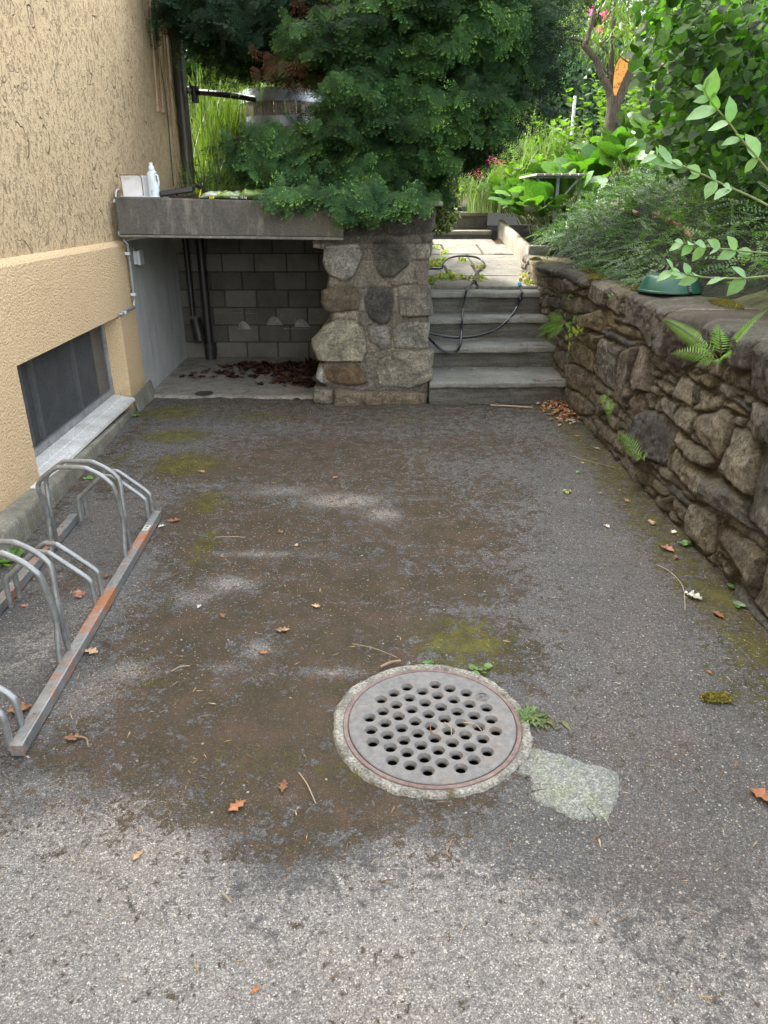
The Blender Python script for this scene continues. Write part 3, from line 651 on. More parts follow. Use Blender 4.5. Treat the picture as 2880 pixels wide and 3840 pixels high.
hgt = t.math('SUBTRACT', t.math('ADD', t.math('MULTIPLY', n, .5), t.math('ADD', t.math('MULTIPLY', n2, .7), t.math('MULTIPLY', n3, .9))), t.math('ADD', t.math('MULTIPLY', gr, 1.3), t.math('MULTIPLY', pit, .45)))
base = t.mix(t.mr(t.noise(1.2, 4), .35, .7), (.86, .655, .405), (.80, .60, .365))
base = t.mix(t.mr(n, .3, .7, .0, .25), base, (.88, .71, .46))
base = t.mix(t.math('MAXIMUM', t.math('MULTIPLY', gr, .36), t.math('MULTIPLY', pit, .5)), base, (.36, .26, .16))
t.base(base); t.rough(.95); t.p.inputs['Specular IOR Level'].default_value = .15; t.bump(hgt, 1.0, .030); M_STUC = t.m
t = NT('fine_stucco'); n = t.noise(85, 5, .6); nz = t.vor(70)
base = t.mix(t.mr(t.noise(1.5, 4), .35, .7), (.77, .575, .35), (.70, .515, .31))
z = t.xyz()[2]
dirt = t.math('MULTIPLY', t.mr(t.math('ADD', z, t.math('MULTIPLY', t.noise(7, 5), .22)), .12, .34, .75, 0), 1)
base = t.mix(dirt, base, (.26, .20, .11))
base = t.mix(t.mr(n, .5, .35, 0, .35), base, (.42, .30, .18))
t.base(base); t.rough(.95); t.p.inputs['Specular IOR Level'].default_value = .15; t.bump(t.math('ADD', n, t.math('MULTIPLY', nz, -.6)), .9, .012); M_FINE = t.m
t = NT('grey_plaster'); n = t.noise(60, 5); nl = t.noise(2.5, 5, .6); sv = t.noise(6, 5, .7, t.co((1, 1, .2)))
base = t.mix(t.mr(nl, .35, .7), (.50, .51, .50), (.40, .40, .39)); base = t.mix(t.mr(sv, .52, .66, 0, .35), base, (.2, .195, .18))
base = t.mix(t.math('MULTIPLY', t.mr(t.noise(26, 4, .7), .64, .67, 0, .8), t.mr(t.xyz()[2], .9, .2, .0, 1)), base, (.07, .06, .05))
t.base(base); t.rough(.95); t.bump(n, .4, .003); M_GREYP = t.m
hs = thing('house', (WP[0], WP[1], 0), 'tall ochre stucco house side with a smoother plinth and a meshed basement window', 'house')
b = MB(); b.extr([(-.05, 1.345), (-.05, 8.2), (-6, 8.2), (-6, 1.345)], -8, 9.42); b.build('upper_wall', M_STUC, hs)
b = MB(); b.extr([(0, .80), (0, 1.315), (-.012, 1.333), (-.052, 1.352), (-.35, 1.352), (-.35, .80)], -8, 6.36)
b.extr([(0, -.05), (0, .80), (-.35, .80), (-.35, -.05)], -8, 3.94); b.extr([(0, -.05), (0, .80), (-.35, .80), (-.35, -.05)], 5.91, 6.36)
b.build('plinth', M_FINE, hs)
b = MB(); b.extr([(-.006, -.05), (-.006, 1.345), (-.35, 1.345), (-.35, -.05)], 6.362, 9.20); b.build('niche_wall', M_GREYP, hs)
b = MB(); b.extr([(-6, -.05), (-6, .8), (-5.8, .8), (-5.8, -.05)], -8, 8.8); b.extr([(-.35, -.05), (-.35, 1.34), (-6, 1.34), (-6, -.05)], 8.6, 8.86); b.extr([(-.36, -.05), (-.36, 1.34), (-.5, 1.34), (-.5, -.05)], 5.95, 8.6); b.build('cellar_wall', M_GREYP, hs)
M_WHITE = conc('painted_sill', (.62, .62, .60), .6, .5, 90, .3, 0, speck=.4, bd=.001, vstr=False)
M_ALU = simple('frame_metal', (.30, .31, .31), .5, .25, 60, .2, .001, metal=.3)
b = MB(); b.extr([(.035, .105), (.03, .128), (-.055, .142), (-.06, .150), (-.15, .160), (-.15, .10)], 3.80, 5.885); b.build('window_sill', M_WHITE, hs, bevel=.003)
win = MB(); o1, o2 = -.165, -.135
s0, s1, z0, z1 = 3.945, 5.905, .165, .795
fw = .045
win.extr([(o1, z1-fw), (o1, z1), (o2, z1), (o2, z1-fw)], s0, s1); win.extr([(o1, z0), (o1, z0+fw), (o2, z0+fw), (o2, z0)], s0, s1)
win.extr([(o1, z0+fw), (o1, z1-fw), (o2, z1-fw), (o2, z0+fw)], s0, s0+fw); win.extr([(o1, z0+fw), (o1, z1-fw), (o2, z1-fw), (o2, z0+fw)], s1-fw, s1)
wo_ = win.build('window', M_ALU, hs, bevel=.002)
M_WIRE = simple('wire', (.15, .155, .16), .6, .2, 50, 0, metal=.1)
b = MB()
for k in range(int((s1-s0-2*fw)/.0135)+1):
    s = s0+fw+k*.0135; b.extr([(-.151, z0+fw), (-.151, z1-fw), (-.1495, z1-fw), (-.1495, z0+fw)], s, s+.0020)
for k in range(int((z1-z0-2*fw)/.0135)+1):
    z = z0+fw+k*.0135; b.extr([(-.153, z), (-.153, z+.0020), (-.1515, z+.0020), (-.1515, z)], s0+fw, s1-fw)
b.build('wire_mesh', M_WIRE, wo_)
t = NT('cellar_glass'); t.base((.010, .012, .014)); t.rough(.45); t.p.inputs['Specular IOR Level'].default_value = .4; M_GLASS = t.m
b = MB(); b.extr([(-.262, .1), (-.262, .8), (-.27, .8), (-.27, .1)], s0-.05, s1+.05); b.build('pane', M_GLASS, wo_)
b = MB()
M_CAS = simple('casem', (.16, .17, .18), .6, .2)
for s in (s0+.52, s0+.70, s1-.5): b = MB(); b.extr([(-.24, .16), (-.24, .79), (-.26, .79), (-.26, .16)], s, s+.05); b.build('casement_bar', M_CAS, wo_)
b = MB(); b.hexa([wl(-8, .16, -.03), wl(-8, -.02, -.03), wl(5.96, -.02, -.03), wl(5.96, .012, -.03), wl(-8, .16, .15), wl(-8, -.02, .15), wl(5.96, -.02, .045), wl(5.96, .012, .045)])
# the kerb needs fine subdivision for a worn edge
M_KERB = conc('kerb_concrete', (.25, .24, .20), .5, .55, 55, .8, .4, (.10, .10, .03))
V = []; nn = 200
prof = [(1, -.03), (1, .3), (.99, .8), (.95, .96), (.85, 1.0), (.4, 1.0), (-.1, 1.0)]
for i in range(nn):
    s = -3+(5.95+3)*i/(nn-1); k = (5.95-s)/2.6; kk = min(k, 1.0); wid = .012+.112*kk; ht = .045+.098*kk
    for (u, v) in prof:
        nz_ = .004*mnoise.noise((s*9, u*3, v*3)); V.append(wl(s, wid*u+nz_, ht*v+nz_*.7))
kf = gridF(nn, len(prof)).tolist()
kerb = mesh('kerb', V, [tuple(f) for f in kf], M_KERB, None, True); setp(kerb, 'worn mossy concrete kerb along the foot of the ochre house wall', 'kerb')
b = MB(); b.hexa([wl(5.93, .03, -.02), wl(6.47, .035, -.02), wl(6.47, .005, .14), wl(5.93, .002, .115), wl(5.93, .055, -.02), wl(6.47, .06, -.02), wl(6.47, .027, .15), wl(5.93, .024, .125)])
o = b.build('skirting_plate', M_KERB, None, bevel=.004); setp(o, 'small grey concrete plate leaning on the house corner by the niche', 'concrete plate')

# ------------------------------------------------------------------ pipes, conduits, junction box
M_TAN = simple('tan_conduit', (.40, .28, .17), .6, .2, 40, .2)
M_PIPE = simple('brown_pipe', (.052, .040, .036), .42, .25, 8, .2, .002)
M_GPVC = simple('grey_pvc', (.22, .24, .25), .45, .15, 30, 0)
M_LGREY = simple('pale_plastic', (.62, .66, .68), .45, .08, 30, 0)
M_BLACK = simple('black_plastic', (.012, .012, .013), .4, .2, 30, .1)
labs = ['tan cable duct nearest the viewer on the upper house wall, ending in a small block', 'second tan cable duct on the upper house wall, ending in a small block', 'third tan cable duct running down beside the dark cable', 'tan cable duct closest to the dark downpipe']
for k, (pa, pb) in enumerate([((931, 0), (984, 682)), ((962, 0), (1016, 692)), ((1000, 40), (1048, 715)), ((1018, 100), (1108, 1135))]):
    A = APL(*Z1(*pa), -.035); B_ = APL(*Z1(*pb), -.035)
    A = A+(A-B_)*.6; p = thing('cable_duct', tuple(B_), labs[k], 'cable duct', 'tan cable ducts on the house wall')
    b = MB(); b.bar(A, B_, .022, .018, up=(1, 0, 0)); b.build('duct', M_TAN, p, bevel=.003)
    if k < 3:
        b = MB(); b.box((B_[0]-.014, B_[1]-.022, B_[2]-.02), (B_[0]+.016, B_[1]+.022, B_[2]+.05)); b.build('end_block', M_TAN, p, bevel=.003)
b = MB(); b.tube([APL(*Z1(*q), -.038) for q in [(935, -300), (952, 0), (985, 300), (1040, 680), (1075, 1110), (1080, 1160)]], .007, 6)
setp(b.build('wall_cable', simple('cablem', (.07, .08, .08), .5), None, True), 'thin dark cable running down the house wall between the tan ducts', 'cable')
dp = thing('downpipe', (-2.15, 9.3, 1.66), 'dark brown rain downpipe at the far corner of the ochre house', 'downpipe')
A = AY(659, 120, 9.2); B_ = AY(711, 690, 9.2); T_ = A+(A-B_)*1.2
b = MB(); b.tube([T_, A+(A-B_)*.0], .082, 20); b.build('upper_pipe', M_PIPE, dp, True)
b = MB(); b.tube([A+Vector((0, 0, -.01)) if False else A, B_], .070, 20); b.build('lower_pipe', M_PIPE, dp, True)
b = MB(); b.tube([A+np.array([0, 0, .06]), A-np.array([0, 0, .03])], .086, 20); b.build('collar', M_PIPE, dp, True)
# connector and ribbed hose to the barrel
cn = thing('rain_diverter', tuple(AY(727, 350, 9.3)), 'dark rain diverter with a ribbed hose leading from the downpipe to the barrel', 'rain diverter')
q = AY(727, 322, 9.3); q2 = AY(727, 358, 9.3)
b = MB(); b.lathe([(0, .055), (.055, .055), (.055, .035), (.045, .03), (.045, -.10), (.03, -.11), (0, -.11)], (q[0], q[1], q[2]-.06), 20); b.build('box', M_BLACK, cn, True)
a1 = AY(690, 338, 9.3); a2 = AY(727, 338, 9.3); b = MB(); b.tube([a1, a2], .04, 14); b.build('stub', M_GPVC, cn, True)
pts = smoothpath([AY(742, 345, 9.3), AY(820, 352, 9.05), AY(900, 362, 9.1), AY(960, 372, 9.1)], 24)
b = MB(); b.tube(pts, [.030+.004*(i % 2) for i in range(len(pts))], 10); b.build('ribbed_hose', M_BLACK, cn, True)

wc = thing('wall_conduit', tuple(APL(446, 800, .03)), 'grey electrical conduit running down the house corner beside the niche', 'conduit')
def clip(b_, p, r):
    p = Vector(p); b_.box(p-Vector((r, r, .012)), p+Vector((r, r, .012)))
P_ = lambda x, y, o=.03: APL(*Z1(x, y), o)
Q_ = lambda x, y, o=.03: APL(*Z4(x, y), o)
b = MB(); b.tube([P_(735, 1225, -.02), P_(770, 1480, -.02)], .0135, 10); b.build('upper_tube', M_GPVC, wc, True)
b = MB(); b.tube([P_(795, 1530), Q_(838, 548)], .0125, 10); b.build('lower_tube', M_GPVC, wc, True)
b = MB(); b.tube([Q_(835, 583), Q_(760, 622)], .0125, 10); b.build('side_tube', M_GPVC, wc, True)
for pl_, r_ in (([P_(770, 1478, -.02), P_(775, 1498, 0), P_(792, 1515, .02), P_(796, 1535, .03)], .006), ([P_(770, 1190, -.15), P_(735, 1180, -.04), P_(722, 1195, -.02), P_(722, 1230, -.02)], .008),
    ([Q_(836, 545), Q_(834, 565), Q_(842, 582)], .0055), ([Q_(770, 620), Q_(745, 628, .02), Q_(735, 624, -.02)], .006)):
    b = MB(); b.tube(smoothpath(pl_, 5), r_, 8); b.build('wire', M_LGREY, wc, True)
for p in (P_(724, 1250, -.02), P_(752, 1450, -.02), Q_(795, 250), Q_(830, 505), Q_(770, 617)): b = MB(); clip(b, p, .02); b.build('clip', M_LGREY, wc, bevel=.003)
A = APL(*Z4(845, 275), .0)
jb = thing('junction_box', tuple(A), 'small pale grey junction box beside the conduit at the niche corner', 'junction box')
b = MB(); b.box(A+np.array([-.045, -.05, -.055]), A+np.array([.028, .055, .052])); b.build('housing', M_LGREY, jb, bevel=.006)
b = MB(); b.box(A+np.array([.029, -.055, -.06]), A+np.array([.052, .06, .057])); b.build('lid', M_LGREY, jb, bevel=.005)
g = A+np.array([-.02, -.01, .055]); b = MB(); b.lathe([(.019, 0), (.019, .012), (.015, .014), (.017, .03), (.008, .038), (0, .038)], g, 14); b.build('cable_gland', M_LGREY, jb, True)
b = MB(); b.tube(smoothpath([g+np.array([0, 0, .035]), g+np.array([-.005, 0, .075]), g+np.array([-.035, -.01, .085]), P_(797, 1545)+np.array([.0, 0, .0])], 6), .0045, 8); b.build('cable_loop', M_LGREY, jb, True)

# drain pipes in the niche
M_DRAIN = simple('drain_black', (.018, .017, .016), .45, .3, 20, .3)
X_ = lambda x, y, Yp: AY(*Z5(x, y), Yp)
dr = thing('drain_pipe', tuple(AY(796, 1330, 8.05)), 'black drain pipe standing in the back corner of the niche', 'drain pipe')
A = AY(752, 905, 8.08); B_ = AY(790, 1330, 8.08)
b = MB(); b.tube([(B_[0], 8.08, 1.36), (B_[0], 8.08, .03)], .045, 16); b.build('riser_pipe', M_DRAIN, dr, True)
b = MB(); b.tube([(B_[0], 8.08, .20), (B_[0], 8.08, .02)], .062, 16); b.build('foot', M_DRAIN, dr, True)
b = MB(); b.tube([(B_[0], 8.08, 1.31), (-2.1, 8.1, 1.33)], .035, 12); b.build('top_branch', M_DRAIN, dr, True)
A = AY(700, 1100, 8.0)
o = MB(); o.tube([(-2.12, 8.10, 1.36), (-2.12, 8.10, .5)], .03, 12); o.tube([(-2.10, 8.10, .46), (-2.05, 8.03, .22)], .062, 16)
setp(o.build('waste_pipe', M_DRAIN, None, True), 'dark thin waste pipe with a wide open end behind the black drain pipe', 'waste pipe')

# ------------------------------------------------------------------ stone stairs
t = NT('step_stone'); n = t.noise(60, 7, .7); nl = t.noise(4, 5, .6); nst = t.noise(9, 6, .7, t.co((.3, 1, 3)))
g_ = t.n('ShaderNodeNewGeometry'); up = t.xyz(g_.outputs['Normal'])[2]
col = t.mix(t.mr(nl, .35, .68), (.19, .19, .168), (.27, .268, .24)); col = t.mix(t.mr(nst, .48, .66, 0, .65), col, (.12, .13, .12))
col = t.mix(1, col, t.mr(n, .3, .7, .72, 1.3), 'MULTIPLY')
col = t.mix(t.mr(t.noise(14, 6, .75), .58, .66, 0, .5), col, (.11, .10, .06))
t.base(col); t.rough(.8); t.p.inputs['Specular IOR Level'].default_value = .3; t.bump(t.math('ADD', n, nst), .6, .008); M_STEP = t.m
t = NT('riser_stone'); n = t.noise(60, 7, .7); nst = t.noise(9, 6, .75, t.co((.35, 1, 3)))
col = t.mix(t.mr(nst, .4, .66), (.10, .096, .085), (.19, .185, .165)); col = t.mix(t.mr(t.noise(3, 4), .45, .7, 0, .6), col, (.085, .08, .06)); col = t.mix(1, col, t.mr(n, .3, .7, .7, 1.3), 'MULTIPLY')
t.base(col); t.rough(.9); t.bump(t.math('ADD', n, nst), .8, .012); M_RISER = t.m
def rough_slab(x0, x1, y0, y1, z0, z1, amp=.006, res=.02, seed=0, slope=0, skew=0, r=.008):
    """closed slab: profile in (y,z) swept in x, everything wobbling with noise"""
    zc = np.linspace(z0+r, z1-r, max(2, int((z1-z0)/.012)))
    prof = [(y1, z0), (y0+r, z0)]+[(y0, z) for z in zc]+[(y0+r, z1)]+[(y, z1) for y in np.linspace(y0+r*2, y1, max(3, int((y1-y0)/.05)))]+[(y1, z0)]
    nx = max(3, int((x1-x0)/res)); V = []
    for i in range(nx):
        x = x0+(x1-x0)*i/(nx-1)
        for (y, z) in prof:
            f = 1 if y < y0+.06 else .35
            a = mnoise.fractal(Vector((x*2.3+seed, y*2+seed, z*2)), 1, 2, 4); c_ = mnoise.fractal(Vector((x*14+seed, y*3, z*22)), 1, 2, 3)
            V.append((x, y+f*(amp*2.2*a+amp*.8*c_)+skew*(x-x0), z+amp*.7*a+slope*(y-y0)+amp*.2*c_))
    m = len(prof); F = gridF(nx, m).tolist(); F = [tuple(f) for f in F]
    F += [tuple(range(m-1)), tuple((nx-1)*m+k for k in range(m-2, -1, -1))]
    return V, F
stp = thing('stone_stairs', (1.0, 6.2, 0), 'four stone steps rising between the rough pier and the retaining wall', 'stairs')
NOSE = [(.200, 6.13), (.400, 6.71), (.600, 7.13), (.800, 7.54)]
zb = 0
for k, (z, y) in enumerate(NOSE):
    yn = NOSE[k+1][1]+.10 if k < 3 else 8.02
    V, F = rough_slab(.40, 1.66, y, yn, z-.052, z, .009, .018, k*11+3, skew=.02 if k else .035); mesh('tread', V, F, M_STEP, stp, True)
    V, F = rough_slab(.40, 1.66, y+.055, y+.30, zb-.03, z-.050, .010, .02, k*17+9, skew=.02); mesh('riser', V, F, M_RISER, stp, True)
    zb = z-.01

# ------------------------------------------------------------------ flagstone path, planter kerb, upper steps
t = NT('flagstone'); n = t.noise(70, 7, .7); nl = t.noise(3, 5, .6)
col = t.mix(t.mr(nl, .35, .68), (.15, .14, .118), (.22, .205, .175)); col = t.mix(1, col, t.mr(n, .3, .7, .75, 1.25), 'MULTIPLY'); col = t.mix(t.mr(t.noise(11, 6, .75), .50, .62, 0, .7), col, (.10, .085, .045))
t.base(col); t.rough(.9); t.bump(n, .5, .006); M_FLAG = t.m
SL = .097
fl = MB(); k = 0
path_o = thing('path', (1, 8, .8), None, None); path_o['kind'] = 'structure'
for (x0, x1, y0, y1) in [(.36, .98, 7.86, 8.45), (.36, .72, 8.47, 9.1), (.74, 1.06, 8.47, 9.2), (.36, 1.08, 9.13, 9.9), (.36, .8, 9.93, 10.7), (.82, 1.3, 9.95, 10.8), (.36, 1.6, 10.73, 11.3), (1.0, 1.72, 7.86, 8.46), (1.09, 1.70, 8.48, 9.9), (1.32, 1.75, 9.93, 10.8)]:
    k += 1; zz0 = .80+SL*(y0-7.54)
    V, F = rough_slab(x0+.008, x1-.008, y0+.01, y1-.01, zz0-.12, zz0, .006, .03, k*5.3, slope=SL); fl.add(V, F)
fl.build('flagstones', M_FLAG, path_o, True)
M_SOIL = simple('soil', (.055, .040, .024), .95, .5, 25, 1, .03)
b = MB(); b.hexa([(.3, 7.9, .7), (1.85, 7.9, .7), (1.85, 11.4, 1.0), (.3, 11.4, 1.0), (.3, 7.9, .815), (1.85, 7.9, .815), (1.85, 11.4, 1.155), (.3, 11.4, 1.155)]); b.build('joint_soil', M_SOIL, path_o)
M_PK = conc('planter_concrete', (.30, .27, .215), .5, .6, 50, .5, .15)
pk = thing('planter_kerb', (1.7, 8.7, .9), 'pale concrete edging with a cracked stone end, right of the flagstone path', 'planter edging')
V = []; nn = 40
for i in range(nn):
    s = i/(nn-1); y = 8.80+3.1*s; x = 1.665+.10*s; z = .80+SL*(y-7.54)
    for (u, v) in [(0, -.15), (0, .0), (0, .12), (.006, .225), (.03, .245), (.075, .245), (.09, .2), (.09, -.15)]:
        V.append((x+u+.004*mnoise.noise((y*4, v*6, 1)), y, z+v*(1-.2*s)+.004*mnoise.noise((y*5, u*6, 4))))
mesh('edging', V, [tuple(f) for f in gridF(nn, 8).tolist()], M_PK, pk, True)
V, F = rough_slab(1.66, 1.90, 8.66, 8.82, .80, 1.20, .014, .02, 31); mesh('end_stone', V, F, M_STEP, pk, True)
us = thing('upper_steps', (1.0, 11.3, 1.15), 'two concrete steps at the far end of the flagstone path', 'stairs')
ya, yb_, yc = 905, 858, 800
za = AY(1700, ya, 11.3)[2]; z1_ = AY(1700, yb_+8, 11.3)[2]; z2_ = AY(1700, 795, 11.85)[2]
for k, (y, z, zb_) in enumerate([(11.3, z1_, za-.1), (11.85, z2_, z1_-.06)]):
    V, F = rough_slab(.38, 1.60, y, y+.6, z-.055, z, .006, .03, 50+k, r=.006); mesh('tread', V, F, M_FLAG, us, True)
    V, F = rough_slab(.38, 1.60, y+.03, y+.5, zb_, z-.053, .006, .03, 60+k, r=.006); mesh('riser', V, F, M_BEAM, us, True)
A = AY(1735, 755, 13.0); B_ = AY(1782, 790, 12.3)
b = MB(); b.hexa([(A[0], A[1], z2_-.1), (B_[0], B_[1], z2_-.1), (B_[0]+.1, B_[1]+.1, z2_-.1), (A[0]+.1, A[1]+.1, z2_-.1), (A[0], A[1], A[2]+.12), (B_[0], B_[1], B_[2]+.17), (B_[0]+.1, B_[1]+.1, B_[2]+.17), (A[0]+.1, A[1]+.1, A[2]+.12)])
setp(b.build('edging_stone', M_PK, None, bevel=.01), 'pale upright edging stone beside the upper steps at the end of the path', 'edging stone')

# garden ground
def TZ(x, y):
    return 1.04+.5*np.clip(x-1.95, 0, 6)+.10*np.clip(y-6.3, 0, 20)-.04*np.clip(y-14, 0, 40)
M_GARD = simple('garden_soil', (.05, .055, .022), .95, .5, 8, 1, .05)
gx3 = np.concatenate([np.arange(1.90, 8, .3), [9, 12, 20, 60]]); gy3 = np.concatenate([[-20, -5, 0], np.arange(2, 20, .5), [24, 40, 150]])
X, Y = np.meshgrid(gx3, gy3, indexing='ij'); Z = TZ(X, Y)
structure(mesh('garden_ground', np.stack([X, Y, Z], -1).reshape(-1, 3), gridF(len(gx3), len(gy3), True), M_GARD, None, True))
def TL(x, y): return 1.60+0*x+.04*np.clip(y-8.4, 0, 10)
b = MB(); b.add([(-60, 8.40, 1.60), (.36, 8.40, 1.60), (.36, 12.4, 1.60), (1.9, 12.4, 1.60), (1.9, 16, 1.8), (1.9, 60, 3), (-60, 60, 3), (-60, 16, 1.8)], [(0, 1, 2, 3, 4, 7), (7, 4, 5, 6)])
b.build('terrace_ground', M_GARD, None)['kind'] = 'structure'
b = MB(); b.box((-2.0, 6.75, 1.60), (.34, 8.45, 1.70)); o = b.build('terrace_soil', M_SOIL, None); structure(o)

# ------------------------------------------------------------------ manhole
t = NT('cast_iron'); n = t.noise(45, 6, .65); nl = t.noise(7, 4); ns = t.vor(120)
col = t.mix(t.mr(nl, .35, .65), (.175, .172, .168), (.215, .21, .20)); col = t.mix(1, col, t.mr(n, .3, .7, .75, 1.25), 'MULTIPLY')
col = t.mix(t.mr(t.noise(18, 6, .8), .64, .70, 0, .5), col, (.27, .29, .26)); col = t.mix(t.mr(t.noise(7, 6, .75), .52, .66, 0, .45), col, (.17, .115, .075))
t.base(col); t.rough(.62); t.set(Metallic=.15); t.bump(t.math('ADD', n, t.math('MULTIPLY', ns, .3)), .35, .003); M_IRON = t.m
t = NT('rusty_rim'); n = t.noise(50, 6, .65)
t.base(t.mix(1, t.mix(t.mr(t.noise(8, 4), .4, .6), (.19, .13, .12), (.24, .18, .16)), t.mr(n, .3, .7, .7, 1.3), 'MULTIPLY')); t.rough(.8); t.bump(n, .5, .003); M_RIM = t.m
mh = thing('manhole', (MHC[0], MHC[1], 0), 'round grey iron drain cover with many holes, set in a chipped concrete ring', 'manhole cover')
holes = [(504,209),(630,199),(695,216),(768,235),(446,236),(573,228),(641,247),(713,265),(783,285),(858,301),(390,264),(516,257),(586,279),(656,298),(728,318),(803,336),(879,353),(457,288),(526,308),(601,330),(672,350),(746,369),(824,386),(900,405),(398,317),(468,339),(541,362),(612,383),(690,404),(765,423),(842,440),(338,345),(408,369),(481,391),(553,415),(628,437),(706,457),(784,476),(862,496),(345,399),(418,422),(491,446),(567,468),(644,490),(724,511),(802,533),(353,454),(431,477),(505,500),(582,524),(661,546),(744,570),(440,535),(519,557),(597,581)]
b = MB(); b.lathe([(.0005, -.010), (.281, -.010), (.284, .004), (.281, .0065), (.0005, .0065)], (MHC[0], MHC[1], 0), 128)
cov = b.build('cover', M_IRON, mh)
cut = MB()
for h_ in holes:
    q = G(*M2(*h_), .006); cut.lathe([(.0001, -.06), (.0150, -.06), (.0155, -.004), (.0205, .0045), (.0225, .0068), (.0225, .02), (.0001, .02)], (q[0], q[1], 0), 20)
co_ = cut.build('cutter', M_IRON, None)
bm = bmesh.new(); bm.from_mesh(cov.data); bmesh.ops.remove_doubles(bm, verts=bm.verts, dist=.002); bmesh.ops.recalc_face_normals(bm, faces=bm.faces); bm.to_mesh(cov.data); bm.free()
bm = bmesh.new(); bm.from_mesh(co_.data); bmesh.ops.remove_doubles(bm, verts=bm.verts, dist=.0008); bmesh.ops.recalc_face_normals(bm, faces=bm.faces); bm.to_mesh(co_.data); bm.free()
md = cov.modifiers.new('holes', 'BOOLEAN'); md.operation = 'DIFFERENCE'; md.object = co_; md.solver = 'EXACT'; md.use_self = True
dg = bpy.context.evaluated_depsgraph_get(); me = bpy.data.meshes.new_from_object(cov.evaluated_get(dg)); cov.modifiers.clear(); cov.data = me; bpy.data.objects.remove(co_)
b = MB(); b.lathe([(.285, -.03), (.285, .001), (.288, .005), (.300, .005), (.303, .001), (.303, -.05)], (MHC[0], MHC[1], 0), 128); b.build('rim', M_RIM, mh, True)
# raised emblem: toothed ring with an interlaced sign
q = G(*M2(840, 252), .006); b = MB(); ring = []
def rr_(r0, r1, n=40, tooth=0):
    V = []
    for k in range(n):
        a = 2*math.pi*k/n; e = tooth*(k % 2)
        V += [(q[0]+r0*math.cos(a), q[1]+r0*math.sin(a), .0085), (q[0]+(r1+e)*math.cos(a), q[1]+(r1+e)*math.sin(a), .0085), (q[0]+(r1+e)*math.cos(a), q[1]+(r1+e)*math.sin(a), .005)]
    F = []
    for k in range(n):
        a = 3*k; c = 3*((k+1) % n); F += [(a, a+1, c+1, c), (a+1, a+2, c+2, c+1)]
    b.add(V, F)
rr_(.0195, .0225, 48, .0022); rr_(.0145, .0158)
b.tube(smoothpath([(q[0]-.010, q[1]-.002, .0075), (q[0]-.005, q[1]+.006, .0075), (q[0]-.001, q[1]-.005, .0075), (q[0]+.004, q[1]+.006, .0075), (q[0]+.010, q[1]-.003, .0075)], 5), .0016, 5)
b.tube(smoothpath([(q[0]-.009, q[1]-.006, .0075), (q[0], q[1]-.001, .0075), (q[0]+.008, q[1]+.006, .0075)], 5), .0013, 5)
b.build('emblem', M_IRON, mh, True)
# concrete surround
t = NT('chipped_concrete'); n = t.noise(60, 6, .7); v = t.sep(t.vor(160, out='Color'))
col = t.mix(t.mr(t.noise(8, 5, .7), .35, .62), (.17, .16, .13), (.36, .35, .31)); col = t.mix(1, col, t.mr(v[0], 0, 1, .6, 1.35), 'MULTIPLY')
col = t.mix(t.mr(t.noise(6, 5, .75), .56, .64, 0, .8), col, (.10, .085, .03)); t.base(col); t.rough(.95); t.bump(t.math('ADD', n, t.vor(110)), .8, .006); M_CHIP = t.m
na, nr = 220, 9; A_, Rr = np.meshgrid(np.linspace(0, 2*np.pi, na), np.linspace(0, 1, nr), indexing='ij')
nzv = fbm(np.cos(A_)*2.2+5, np.sin(A_)*2.2+5, 4, 3); ro_ = .336+.024*(nzv-.5)*1.6+.010*(fbm(np.cos(A_)*14+9, np.sin(A_)*14+9, 3, 4)-.5)
rad_ = .303+(ro_-.303)*Rr; zz_ = .007+.006*(fbm(np.cos(A_)*rad_*40+50, np.sin(A_)*rad_*40+50, 3, 8)-.5)-.012*np.clip((Rr-.8)/.2, 0, 1)-.006*np.clip((.15-Rr)/.15, 0, 1)
mesh('surround', np.stack([MHC[0]+rad_*np.cos(A_), MHC[1]+rad_*np.sin(A_), zz_], -1).reshape(-1, 3), gridF(na, nr, True), M_CHIP, mh, True)
b = MB(); b.lathe([(.303, -.02), (.28, -.05), (.28, -.9), (.0001, -.9)], (MHC[0], MHC[1], 0), 40); b.build('shaft', simple('shaftm', (.03, .027, .022), .9), mh)

# ------------------------------------------------------------------ bicycle rack
def galv(name, rust=.35):
    t = NT(name); n = t.noise(40, 6, .65); nl = t.noise(9, 4)
    col = t.mix(t.mr(nl, .35, .65), (.27, .28, .28), (.36, .375, .38)); col = t.mix(1, col, t.mr(n, .3, .7, .75, 1.2), 'MULTIPLY')
    z = t.xyz()[2]
    rs = t.mr(t.math('ADD', t.noise(5.5, 6, .75), 0), .60-.12*rust, .72-.12*rust, 0, .95)
    col = t.mix(rs, col, t.mix(t.noise(60, 4), (.30, .10, .03), (.42, .19, .09)))
    t.base(col); t.rough(t.mr(n, .3, .7, .35, .6)); t.set(Metallic=t.math('SUBTRACT', .65, t.math('MULTIPLY', rs, .6))); t.bump(n, .2, .002)
    return t.m
M_GALV = galv('galvanised_rail', .9); M_TUBE = galv('galvanised_tube', -.1)
rk = thing('bicycle_rack', (-1.5, 2.7, 0), 'low galvanised bicycle rack with bent tube hoops and rusty rails beside the house wall', 'bicycle rack')
def rx(y): return -1.272+.055*(3.634-y)
def rail(xc, y0, y1, name='rail'):
    b = MB(); w_ = .022
    b.hexa([(rx(y0)+xc-w_, y0, .004), (rx(y0)+xc+w_, y0, .004), (rx(y1)+xc+w_, y1, .004), (rx(y1)+xc-w_, y1, .004), (rx(y0)+xc-w_, y0, .048), (rx(y0)+xc+w_, y0, .048), (rx(y1)+xc+w_, y1, .048), (rx(y1)+xc-w_, y1, .048)])
    return b.build(name, M_GALV, rk, bevel=.003)
rail(0, 1.772, 3.66); rail(-.452, 1.72, 3.62)
